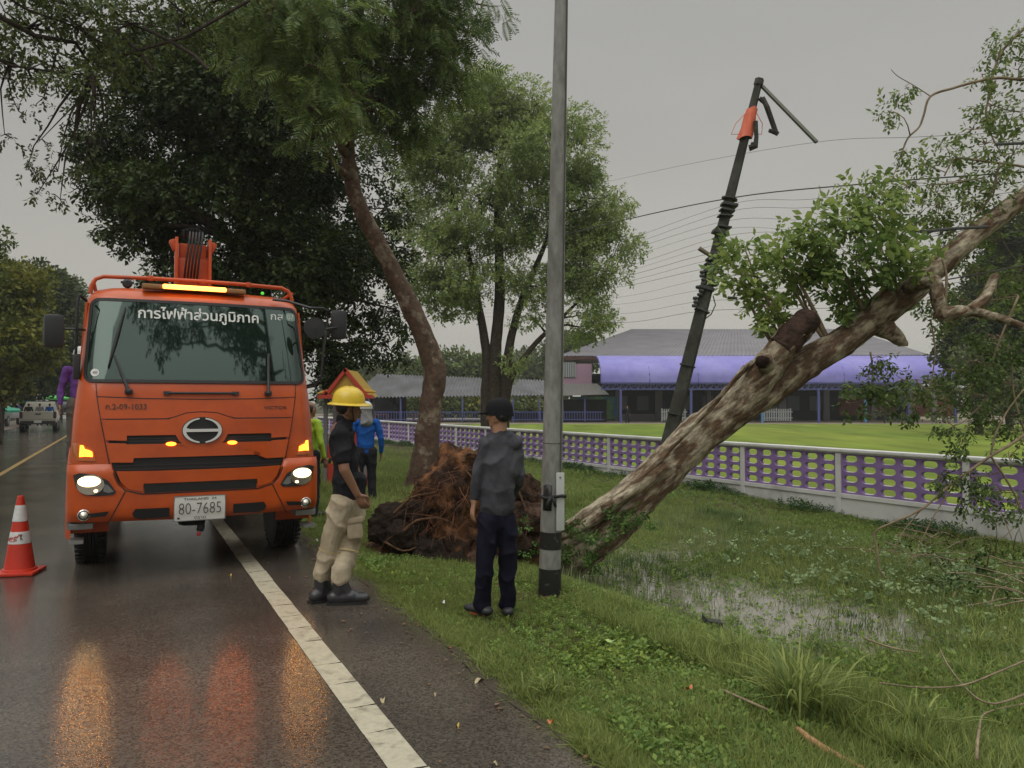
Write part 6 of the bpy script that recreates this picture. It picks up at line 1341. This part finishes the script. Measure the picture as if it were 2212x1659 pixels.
for a, dv in ((anB, Vector((.75, .66, 0))), (anF, Vector((.97, .12, 0)))):
    dv.normalize(); f = Vector((a.x, a.y, .045)); mb = MB(); rcone(mb, f - dv * .06 + Vector((0, 0, .01)), f + dv * .08 + Vector((0, 0, .01)), .062, .060, .9, (dv.y, -dv.x, 0)); rcone(mb, f + dv * .10, f + dv * .185 + Vector((0, 0, .0)), .055, .046, .85, (dv.y, -dv.x, 0)); rcone(mb, f + Vector((0, 0, .0)) - dv * .02, a + Vector((0, 0, .03)) - dv * .01, .058, .060); rcone(mb, f + dv * .06, a, .05, .055)
    bt = organic(mb, 'boot', boot_m, p1, .008, 2); mb = MB()
    for k in range(9): c_ = f + dv * (-.10 + .035 * k) + Vector((0, 0, -.036)); mb.box(c_, (.10 if 0 < k < 8 else .07, .036, .022), rz=math.atan2(-dv.x, dv.y))
    mb.build('boot_sole', rubber, bt)
hr = MB(); PH = lambda x, y, z: hc + HM @ Vector((x, y, z)); ell(hr, PH(0, -.028, .004), .081, .086, .082, HM); organic(hr, 'hair', hair_m, p1, .006, 2)
eyes(hc, HM, p1)
hat_m = mat('yellow hard hat', (.62, .42, .012), .35, coat=.3, var=.08, vscale=18)
hat = MB(); n = 36; V = []
HB = basis((.97, .22, -.05), (.05, 0, 1)); PB_ = lambda x, y, z: hc + Vector((.0, 0, .035)) + HB @ Vector((x, y, z))
for z, f in ((-.012, 1.0), (0, 1.0), (.018, .985), (.045, .95), (.075, .87), (.10, .73), (.120, .52), (.132, .28), (.136, .05)):
    for k in range(n):
        a = 6.28318 * k / n; rb = 1 + .035 * max(0, math.cos(a * 2 - math.pi)) ** 6 * (z > .03); V.append(PB_(.122 * f * math.cos(a), .138 * f * math.sin(a), z * rb))
hat.add(V, [(i * n + k, i * n + (k + 1) % n, (i + 1) * n + (k + 1) % n, (i + 1) * n + k) for i in range(8) for k in range(n)])
V = []
for f, dz in ((.96, .004), (1.10, -.004), (1.24, -.012), (1.27, -.018), (1.24, -.021), (1.0, -.012)):
    for k in range(n): a = 6.28318 * k / n; ex = 1 + .10 * max(0, math.sin(a)); V.append(PB_(.122 * f * math.cos(a), .138 * f * ex * math.sin(a), dz - .006 * abs(math.cos(a))))
hat.add(V, [(i * n + k, i * n + (k + 1) % n, (i + 1) * n + (k + 1) % n, (i + 1) * n + k) for i in range(5) for k in range(n)])
hat.build('hard_hat', hat_m, p1, smooth=True)
mb = MB()
for s_ in (-1, 1): mb.tube([PH(s_ * .085, .02, .03), PH(s_ * .082, .022, -.03), PH(s_ * .055, .045, -.085), PH(0, .062, -.118)], .005, 5)
mb.build('chin_strap', rubber, p1)

# ---- simpler figures farther off
def figure(label, px, D, z0, H_, fwd, cols, arms='down', helmet=None, cap_=None, towel=False, vest=None, group=None, part_px=None):
    c_ = at(px, 868, D); b = Vector((c_.x, D, z0)); t = person(label, b, group); M = basis(fwd); k = H_ / 1.7
    X = lambda x, y, z: M @ Vector((x * k, y * k, z * k))
    body = MB(); headm(body, X(0, .02, 1.58), M, k); rcone(body, X(0, 0, 1.38), X(0, .01, 1.50), .055 * k, .052 * k); rcone(body, X(0, 0, .95), X(0, 0, 1.3), .12 * k, .14 * k, .6, M @ Vector((1, 0, 0)))
    J = []
    for s_ in (-1, 1):
        if arms == 'down': e_, w_ = X(s_ * .26, -.02, 1.10), X(s_ * .27, .05, .86)
        elif arms == 'work': e_, w_ = X(s_ * .26, .06, 1.12), X(s_ * .16, .28, 1.14)
        J.append((X(s_ * .19, 0, 1.38), e_, w_)); a, e_, w_ = J[-1]; rcone(body, a, e_, .045 * k, .038 * k); rcone(body, e_, w_, .038 * k, .026 * k); hand(body, w_, e_, M @ Vector((-s_, .2, 0)), .5, k)
        leg(body, X(s_ * .09, 0, .90), X(s_ * .11, .02, .48), X(s_ * .12, -.01, .09), (.08 * k, .058 * k, .04 * k))
    organic(body, 'body', skin_a, t, .011, 2)
    mb = MB(); rcone(mb, X(0, 0, .92), X(0, 0, 1.28), .145 * k, .155 * k, .66, M @ Vector((1, 0, 0))); rcone(mb, X(-.15, 0, 1.38), X(.15, 0, 1.38), .06 * k, .06 * k)
    for a, e_, w_ in J: rcone(mb, a, e_, .062 * k, .054 * k); rcone(mb, e_, e_.lerp(w_, .85), .054 * k, .042 * k)
    organic(mb, 'shirt', cols[0], t, .012, 3, .018)
    mb = MB(); rcone(mb, X(0, 0, .95), X(0, 0, .88), .14 * k, .13 * k, .7, M @ Vector((1, 0, 0)))
    for s_ in (-1, 1): leg(mb, X(s_ * .09, 0, .90), X(s_ * .11, .02, .48), X(s_ * .12, -.01, .10), (.105 * k, .078 * k, .068 * k))
    organic(mb, 'trousers', cols[1], t, .012, 3, .02)
    for s_ in (-1, 1): mb = MB(); rcone(mb, X(s_ * .12, -.05, .045), X(s_ * .12, .15, .04), .045 * k, .038 * k); mb.build('shoe', boot_m, t, smooth=True)
    mb = MB(); ell(mb, X(0, -.01, 1.59), .081 * k, .088 * k, .085 * k, M); organic(mb, 'hair', hair_m, t, .012, 1)
    if helmet:
        mb = MB(); ell(mb, X(0, .0, 1.64), .115 * k, .13 * k, .10 * k, M); ell(mb, X(0, .03, 1.615), .13 * k, .165 * k, .015 * k, M); mb.build('helmet', helmet, t, smooth=True)
    if towel:
        mb = MB(); rcone(mb, X(0, -.05, 1.60), X(0, -.07, 1.40), .09 * k, .11 * k, .6, M @ Vector((1, 0, 0))); rcone(mb, X(.03, -.02, 1.42), X(.05, -.03, 1.30), .06 * k, .05 * k); organic(mb, 'neck_cover', towel, t, .012, 2, .03)
    return t
blue_c = mat('blue work shirt', (.012, .085, .33), .75, var=.15); darkt = mat('dark trousers', (.018, .018, .022), .85); limec = mat('lime vest cloth', (.30, .46, .02), .6, var=.1)
purplec = mat('purple shirt cloth', (.115, .045, .20), .75, var=.15); whiteh = mat('white helmet shell', (.55, .55, .53), .35); greyc = mat('grey cloth', (.22, .22, .22), .8)
figure('person in a blue shirt and white helmet half hidden behind the yellow hard hat', 790, 12.8, gzf(at(790, 868, 12.8).x, 12.8), 1.70, (-.35, .9, 0), (blue_c, darkt), 'down', helmet=whiteh, towel=greyc)
figure('person in lime green half hidden behind the right side of the truck cab', 668, 11.2, -.02, 1.68, (.5, .8, 0), (limec, darkt), 'down')
figure('person in a purple shirt standing on the left side of the truck deck', 176, 11.4, .72, 1.72, (.5, -.8, 0), (purplec, mat('grey brown trousers', (.10, .085, .07), .8)), 'down', helmet=whiteh)
figure('small distant person in light blue on the far shoulder', 40, 58, 0, 1.65, (1, 0, 0), (mat('light blue cloth', (.05, .12, .30), .8), darkt), 'down')
figure('tiny dark figure standing at the edge of the lawn in front of the hall', 1355, 74, G, 1.65, (0, -1, 0), (darkt, darkt), 'down')
# riders in the bed of the white pickup
for i, (dx, dy, cm, lb_) in enumerate(((-.5, -.2, darkt, 'rider in black at the left of the white pickup bed'), (.0, .1, greyc, 'rider in grey in the middle of the white pickup bed'), (.5, -.2, blue_c, 'rider in blue at the right of the white pickup bed'))):
    b = Vector((w1.x, w1.y, 0)) + NV * dx + DV * (dy + .2); b.z = .30
    figure(lb_, 0, 1, 0, 1.28, (-.4, .9, 0), (cm, darkt), 'down', group='riders in the pickup bed').location = b

# ================================================================ small things on the ground
def stick(label, pts, rads, m=twig_m, name='broken_branch', group=None):
    b = Vector(pts[0]); mb = MB(); q_, qr = smooth_path([Vector(p) - b for p in pts], rads, 4); mb.tube(q_, qr, 8, jag=.2); o = mb.build(name, m, smooth=True); o.location = b; return tag(o, label, 'branch', group=group)
def gpt(px, py, dz=.03):
    p = gp(px, py, -.3)
    for _ in range(8): p = gp(px, py, gzf(p.x, p.y) + dz)
    return p
stick('peeled orange-brown branch lying in the grass at the bottom right', [gpt(1722, 1575, .06), gpt(1760, 1605, .05), gpt(1810, 1635, .05), gpt(1870, 1665, .04), gpt(1930, 1690, .04)], [.016, .020, .018, .014, .01], mat('peeled branch', (.36, .20, .10), .7, var=.3, vscale=20))
for i, (lst, lb_) in enumerate(((([(2230, 1420), (2160, 1450), (2080, 1480), (1990, 1485), (1900, 1475)], .18), 'long bare twig above the grass at the right edge'), (([(2225, 1495), (2150, 1520), (2100, 1500), (2050, 1440), (2030, 1400)], .16), 'forked bare twig below the first at the right edge'), (([(2110, 1640), (2115, 1580), (2130, 1540), (2212, 1520)], .15), 'upright bare twig by the bottom right bottle'), (([(1560, 1490), (1640, 1525), (1700, 1550), (1760, 1560)], .05), 'thin dark twig beside the tall grass tuft'), (([(1870, 1380), (1930, 1400), (1990, 1410)], .10), 'short pale twig at the far edge of the puddle grass'))):
    stick(lb_, [gpt(x, y, lst[1] + .03 * math.sin(k * 2)) for k, (x, y) in enumerate(lst[0])], [.008 * (1 - .12 * k) for k in range(len(lst[0]))], group=None)
drain = gpt(1535, 1362, 0); mb = MB(); mb.box((0, 0, .02), (.17, .12, .16), rz=R(-25), bev=.01); mb.box((.03, -.05, .07), (.14, .05, .05), rz=R(-20), bev=.01); mb.add([(-.1, -.07, .10), (-.02, -.07, .09), (-.09, -.05, .17)], [(0, 1, 2)]); o = mb.build('plastic_scrap', mat('wet black plastic', (.010, .010, .012), .35)); o.location = drain; tag(o, 'torn black plastic scrap lying at the near edge of the ditch water', 'rubbish')
def bottle(px, py):
    p = gpt(px, py, -.02); t = empty('plastic_bottle', 'small clear plastic bottle with blue label in the grass at the bottom right', 'bottle', p)
    mb = MB(); mb.lathe([(.0, 0), (.03, 0), (.032, .01), (.032, .12), (.012, .15), (.012, .17), (0, .17)], (0, 0, 0), 16); mb.build('bottle_body', mat('cloudy plastic', (.42, .44, .42), .2), t, smooth=True, auto=40); mb = MB(); mb.lathe([(.033, .04), (.033, .09)], (0, 0, 0), 16); mb.build('bottle_label', mat('pale blue label', (.20, .38, .42), .5), t, smooth=True); t.rotation_euler = (R(12), R(-14), 0)
bottle(2140, 1652)
def fleaf_(label, px, py, sz, c, dz=.03, onroad=False, nm='fallen_leaf', cat='leaf', grp=None):
    p = gpt(px, py, dz) if not onroad else gp(px, py, .006); r_ = random.Random(px); mb = MB(); n = 10; V = [(0, 0, .004)]
    for k in range(n): a = 6.283 * k / n; w = sz * (.5 + .5 * abs(math.cos(a))) * r_.uniform(.8, 1.1); V.append((math.cos(a) * w, math.sin(a) * w * .55, .004 + .012 * math.sin(a * 2 + px)))
    mb.add(V, [(0, 1 + k, 1 + (k + 1) % n) for k in range(n)]); o = mb.build(nm, c, smooth=True); o.location = p; o.rotation_euler = (R(-12 if not onroad else 0), 0, r_.uniform(0, 3)); tag(o, label, cat, grp)
yl = mat('yellow leaf', (.48, .30, .05), .5); olf = mat('orange leaf', (.45, .13, .04), .5); dry = mat('dry pale leaf', (.38, .31, .18), .6); wht = mat('white litter', (.55, .56, .55), .5); lgl = mat('light green leaf', (.30, .40, .12), .5)
for a_ in (('orange fallen leaf on the grass left of the tall tuft', 1490, 1487, .030, olf, .10), ('large pale green leaf on the verge below the street pole', 1322, 1385, .045, lgl, .09), ('small orange leaf on the grass near the asphalt corner', 1190, 1560, .018, olf, .08), ('white scrap on the grass left of the charcoal shirt', 957, 1302, .035, wht, .07), ('white scrap in the grass by the truck wheel', 683, 1167, .05, wht, .04), ('white scrap between the hard hat and the root plate', 850, 1075, .04, wht, .12)): fleaf_(*a_)
for a_ in (('yellow leaf on the wet shoulder at the bottom', 988, 1570, .018, yl, 0, True), ('pale dry leaf lying across the white edge line', 827, 1512, .035, dry, 0, True), ('pale dry leaf on the shoulder right of the line', 940, 1500, .016, dry, 0, True), ('dry pale twig leaf on the shoulder near the grass', 1035, 1470, .045, dry, 0, True), ('pale leaf on the shoulder at the very bottom', 1068, 1652, .02, dry, 0, True), ('tiny yellow leaf on the road ahead of the truck', 497, 1243, .018, yl, 0, True), ('dark leaf on the road right of the tiny yellow one', 484, 1228, .014, mat('dark wet leaf', (.05, .03, .02), .4), 0, True)): fleaf_(*a_)
# ================================================================ grass and weeds
def tmpl_tuft(n=8, seed=3, w=.028, lean=.55, segs=3):
    r = np.random.default_rng(seed); V = []; Q = []
    for i in range(n):
        a = r.random() * 6.283; h = .55 + .45 * r.random(); ln = lean * (.3 + .9 * r.random()); b = np.array([r.normal() * .10, r.normal() * .10, 0]); d = np.array([math.cos(a), math.sin(a)]); s_ = np.array([-d[1], d[0], 0])
        base = len(V)
        for k in range(segs + 1):
            f = k / segs; c_ = b + np.array([d[0] * ln * f * f, d[1] * ln * f * f, h * (f - .25 * ln * f ** 3)]); ww = w * (1 - f ** 1.6) + .002; V += [c_ - s_ * ww, c_ + s_ * ww]
        for k in range(segs): Q.append([base + 2 * k, base + 2 * k + 1, base + 2 * k + 3, base + 2 * k + 2])
    return np.array(V), np.array(Q)
def tmpl_weed(n=9, seed=4, ll=.42, w=.30):
    r = np.random.default_rng(seed); V = []; Q = []
    for i in range(n):
        a = i * 2.4; h = .25 + .7 * i / n; b = np.array([math.cos(a) * .08, math.sin(a) * .08, h * .8]); d = np.array([math.cos(a), math.sin(a), .35 + r.normal() * .25]); u = np.array([r.normal() * .25, r.normal() * .25, 1.]); u /= np.linalg.norm(u)
        q_ = leaf_quads(b, d, ll * (.6 + .6 * r.random()), w * (.7 + .5 * r.random()), .03, u); Q.append([len(V) + k for k in range(4)]); V += q_
    q_ = [np.array([-.01, 0, 0]), np.array([.01, 0, 0]), np.array([.01, 0, .8]), np.array([-.01, 0, .8])]; Q.append([len(V) + k for k in range(4)]); V += q_
    return np.array(V), np.array(Q)
grass_m = leafm('grass blade', (.245, .305, .088), .40, .45, .5, c2=(.165, .215, .055)); weed_m = leafm('weed leaf', (.165, .265, .060), .38, .4, .45, c2=(.19, .275, .05)); pale_m = leafm('pale water grass', (.225, .275, .115), .35, .35, .45, c2=(.07, .13, .04))
blue_m = leafm('pale floating leaves', (.23, .32, .14), .3, .25, .4)
R2 = np.random.default_rng(99)
def camr(x, y): return x / np.maximum(y, .1)
def scatter(n, t0, t1, smax, dexp=1.6, s0=-2.5):
    """points on the verge and ditch, denser near the camera, in the region any nearby viewpoint sees"""
    D_ = 2.2 + (smax - 2.2) * R2.random(n * 3) ** dexp; X_ = (R2.random(n * 3) * 2.1 - .90) * D_ + R2.normal(size=n * 3) * .3
    s_ = X_ * DV.x + D_ * DV.y; t_ = X_ * NV.x + D_ * NV.y; k = (t_ > t0) & (t_ < t1); return X_[k], D_[k], s_[k], t_[k]
pool = lambda s_, t_: np.exp(-(((t_ - 5.8) / 1.45) ** 2 + ((s_ - 6.1) / 2.3) ** 2) ** 1.4)
near_pool = lambda s_, t_: np.exp(-(((t_ - 5.0) / 2.0) ** 2 + ((s_ - 5.6) / 3.0) ** 2))
def fence_t(x, y): return (x - FA.x) * FN.x + (y - FA.y) * FN.y
def edge_t(s_): return np.array([1.95 + .07 * mnoise.noise(Vector((a * 1.1, 0, 0))) + .06 * mnoise.noise(Vector((a * 5, 3, 0))) + .07 * min(0, mnoise.noise(Vector((a * 2.3, 30, 0)))) - .10 * (1 - min(1, max(0, (a - 1.5) / 4))) for a in s_])
def blocked(X_, Y_):     # bare soil under the root plate and round the pole foot
    a = ((X_ + .55) / 1.0) ** 2 + ((Y_ - 8.75) / .62) ** 2 < 1
    b = ((X_ - SPB.x) ** 2 + (Y_ - SPB.y) ** 2) < .025
    return a | b
def plant(name, tm, m, n, t0, t1, smax, hf, dexp=1.6, keep=None, lean=.3, z=0.):
    X_, Y_, s_, t_ = scatter(n, t0, t1, smax, dexp); k = ~blocked(X_, Y_) & (fence_t(X_, Y_) < -.15)
    k &= t_ > edge_t(s_) - .01 + .12 * R2.random(len(s_)) ** 2
    if keep is not None: k &= R2.random(len(X_)) < keep(X_, Y_, s_, t_)
    X_, Y_, s_, t_ = X_[k], Y_[k], s_[k], t_[k]; h = hf(X_, Y_, s_, t_) * (.6 + .8 * R2.random(len(X_)))
    P = np.stack([X_, Y_, gz(X_, Y_) - .01 + z], -1); a = R2.random(len(X_)) * 6.283; up = unit(np.stack([R2.normal(size=len(X_)) * lean, R2.normal(size=len(X_)) * lean, np.ones(len(X_))], -1)); fx = np.stack([np.cos(a), np.sin(a), np.zeros(len(a))], -1); sx_ = unit(np.cross(fx, up)); fx = np.cross(up, sx_)
    V, Q = stamp(tm[0], tm[1], P, np.stack([sx_, -fx, up], -1), h)
    return tag(npmesh(name, V, Q, m), kind='stuff')
patchy = lambda X_, Y_: .5 + .5 * np.tanh(2.2 * wob(X_ * 1.3 + 4, Y_ * 1.3))
hg = lambda X_, Y_, s_, t_: np.where(t_ < 3.3, .055 + .06 * patchy(X_, Y_) * sm(2.1, 2.6, t_), .12 + .10 * patchy(X_ * .6, Y_ * .6)) * (1 - .45 * near_pool(s_, t_)) * (1 - .4 * sm(8.5, 11, t_)) * (1 - .35 * sm(14, 30, Y_)) * (1 + .25 * sm(8, 20, Y_))
plant('grass', tmpl_tuft(9, 3, .022), grass_m, 112000, 2.0, 16, 34, hg, 1.7, lambda X_, Y_, s_, t_: (1 - .80 * pool(s_, t_)) * (.6 + .4 * patchy(X_ + 3, Y_)))
plant('verge_edge_grass', tmpl_tuft(8, 21, .026, .8), grass_m, 260000, 1.93, 2.42, 16, lambda X_, Y_, s_, t_: .055 + .035 * patchy(X_ * 3, Y_ * 3), 1.5, lambda X_, Y_, s_, t_: .25 + .75 * (patchy(X_ * 2.5 + 9, Y_ * 2.5) > .4), .6)
plant('low_weeds', tmpl_weed(10, 4), weed_m, 76000, 2.15, 15, 26, lambda X_, Y_, s_, t_: .045 + .04 * patchy(X_ + 7, Y_) + .02 * sm(3, 4.5, t_), 1.6, lambda X_, Y_, s_, t_: (1 - .80 * pool(s_, t_)) * (.42 + .58 * (1 - patchy(X_ + 3, Y_))), .35)
plant('water_grass', tmpl_tuft(7, 8, .020, .35), pale_m, 42000, 4.0, 10.5, 15, lambda X_, Y_, s_, t_: .11 + .09 * patchy(X_ * 2, Y_ * 2), 1.2, lambda X_, Y_, s_, t_: .10 + .6 * patchy(X_ * 1.5 + 2, Y_ * 1.2) * (1 - .62 * pool(s_, t_)), .2)
plant('floating_plants', tmpl_weed(7, 6, .40, .42), blue_m, 9000, 6.6, 11.5, 14, lambda X_, Y_, s_, t_: .10 + 0 * X_, 1.1, lambda X_, Y_, s_, t_: np.exp(-(((s_ - 5.5) / 2.6) ** 2 + ((t_ - 8.6) / 1.3) ** 2)) * .9, .4, .08)
# taller weeds against the foot of the fence
def footweeds():
    n = 3800; a = R2.uniform(-5, 30, n); o = -.12 - np.abs(R2.normal(size=n)) * .35; keepm = R2.random(n) < .25 + .75 * (np.sin(a * 1.9) * np.sin(a * .7 + 1) > -.1); a, o = a[keepm], o[keepm]
    X_ = FA.x + FD.x * a + FN.x * o; Y_ = FA.y + FD.y * a + FN.y * o; n = len(X_); h = .09 + .11 * R2.random(n) * (1 + np.sin(a * 2.3)); P = np.stack([X_, Y_, gz(X_, Y_) - .01], -1)
    ang = R2.random(n) * 6.283; up = unit(np.stack([R2.normal(size=n) * .2, R2.normal(size=n) * .2, np.ones(n)], -1)); fx = np.stack([np.cos(ang), np.sin(ang), 0 * ang], -1); sx_ = unit(np.cross(fx, up)); fx = np.cross(up, sx_)
    V, Q = stamp(*tmpl_weed(12, 12, .30, .14), P, np.stack([sx_, -fx, up], -1), h); return tag(npmesh('fence_weeds', V, Q, leafm('dark weed leaf', (.045, .095, .022), .4, .25)), kind='stuff')
footweeds()
# heaped fallen foliage below the crown on the right
heap = [(gpt(x, y, .12), r_) for x, y, r_ in ((1960, 1160, .30), (2030, 1170, .35), (2100, 1180, .35), (2180, 1190, .4), (2000, 1215, .3), (2080, 1230, .35), (2160, 1250, .35), (1920, 1190, .22), (2210, 1300, .35), (2140, 1300, .25), (2230, 1230, .4), (2050, 1270, .2))]
rt_ = empty('brush_heap', 'heap of broken leafy twigs under the fallen crown at the right edge', 'brush heap', heap[0][0]); hb_ = np.array(heap[0][0])
crown('leaf_mass', leafm('brush leaf', (.048, .092, .018), .5, .25, c2=(.085, .105, .018)), [(np.array(p) - hb_, (r_ * 1.2, r_ * 1.2, r_ * .55)) for p, r_ in heap], T_LEAF, .15, 110, rt_, 77, droop=.1, sub=.2, nsub=20)
mb = MB(); rr = random.Random(4)
for p, r_ in heap:
    for k in range(4):
        a = Vector(p) - Vector(hb_) + Vector((rr.gauss(0, .25), rr.gauss(0, .25), rr.uniform(-.02, .15))); d = Vector((rr.gauss(0, 1), rr.gauss(0, 1), rr.gauss(.2, .3))).normalized(); mb.tube([a, a + d * .25, a + d * .45 + Vector((0, 0, -.04)), a + d * .7 + Vector((rr.gauss(0, .06), 0, -.1))], [.009, .007, .005, .003], 5)
mb.build('twigs', twig_m, rt_)
# the big arching grass tuft in the foreground, and smaller ones
def bigtuft(label, px, py, h, n, seed, w=.016):
    p = gpt(px, py, 0); r = np.random.default_rng(seed); V = []; Q = []
    for i in range(n):
        a = r.random() * 6.283; hh = h * (.6 + .5 * r.random()); ln = hh * (.25 + .85 * r.random()); b = np.array([r.normal() * .05, r.normal() * .05, 0]); d = np.array([math.cos(a), math.sin(a)]); s_ = np.array([-d[1], d[0], 0]); base = len(V); K = 7
        for k in range(K + 1):
            f = k / K; c_ = b + np.array([d[0] * ln * f ** 1.5, d[1] * ln * f ** 1.5, hh * (f * 1.15 - .55 * (ln / hh) * f ** 2.6)]); ww = w * (.45 + .9 * f) * (1 - f ** 3) + .001; V += [c_ - s_ * ww, c_ + s_ * ww]
        for k in range(K): Q.append([base + 2 * k, base + 2 * k + 1, base + 2 * k + 3, base + 2 * k + 2])
    o = npmesh('grass_tuft', np.array(V), np.array(Q), grass_m); o.location = p; tag(o, label, 'grass tuft')
bigtuft('largest arching grass tuft at the bottom right, above the peeled branch', 1725, 1560, .42, 130, 1, .0065)
bigtuft('grass tuft at the near edge of the ditch water', 1590, 1430, .24, 70, 2, .005)
bigtuft('low grass tuft beside the asphalt corner', 1180, 1510, .16, 60, 3, .005)
bigtuft('grass tuft at the bottom edge right of the peeled branch', 1990, 1600, .24, 60, 4, .006)
bigtuft('grass tuft in the ditch near the right edge', 2120, 1420, .26, 60, 5, .006)
# rain-washed soil clods at the pole foot
mb = MB(); rr = random.Random(6)
for k in range(90):
    a = rr.uniform(0, 6.28); d = abs(rr.gauss(0, .30)) + .12; x, y = SPB.x + math.cos(a) * d * 1.6, SPB.y + math.sin(a) * d * .8 ; s_ = rr.uniform(.012, .04); mb.box((x, y, gzf(x, y) + s_ * .2), (s_ * 1.6, s_ * 1.2, s_), rz=rr.uniform(0, 3), rx=rr.uniform(-.4, .4), bev=s_ * .3)
tag(mb.build('soil_clods', mat('brown clods', (.11, .058, .035), .9, var=.4, vscale=30)), kind='stuff')
# leaf litter and grit
mb = MB()
for k in range(420):
    s_ = rr.uniform(-.5, 14); t_ = 2.0 + rr.gauss(0, .12) if k % 3 else rr.uniform(1.3, 2.0); p = st(s_, t_, .01); w = rr.uniform(.004, .014); a = rr.uniform(0, 3); c_, d = math.cos(a) * w, math.sin(a) * w
    z = max(gzf(p.x, p.y), 0.003) + .006; mb.add([(p.x + c_ * 1.6, p.y + d * 1.6, z), (p.x - d, p.y + c_, z + .003), (p.x - c_ * 1.6, p.y - d * 1.6, z), (p.x + d, p.y - c_, z + .002)], [(0, 1, 2, 3)])
tag(mb.build('leaf_litter', mat('leaf litter', (.14, .085, .045), .7, island=.6)), kind='stuff')
# ================================================================ rain haze
mb = MB(); mb.box((0, 600, 10), (1900, 1330, 44)); hz = mb.build('haze', None); tag(hz, kind='stuff')
hm = bpy.data.materials.new('rain haze'); hm.use_nodes = True; nt = hm.node_tree; nt.nodes.clear(); ho = N(nt, 'ShaderNodeOutputMaterial'); pv = N(nt, 'ShaderNodeVolumePrincipled'); pv.inputs['Color'].default_value = (.80, .82, .80, 1); pv.inputs['Density'].default_value = .0007; pv.inputs['Anisotropy'].default_value = .2
L(nt, pv.outputs[0], ho.inputs['Volume']); hz.data.materials.append(hm)
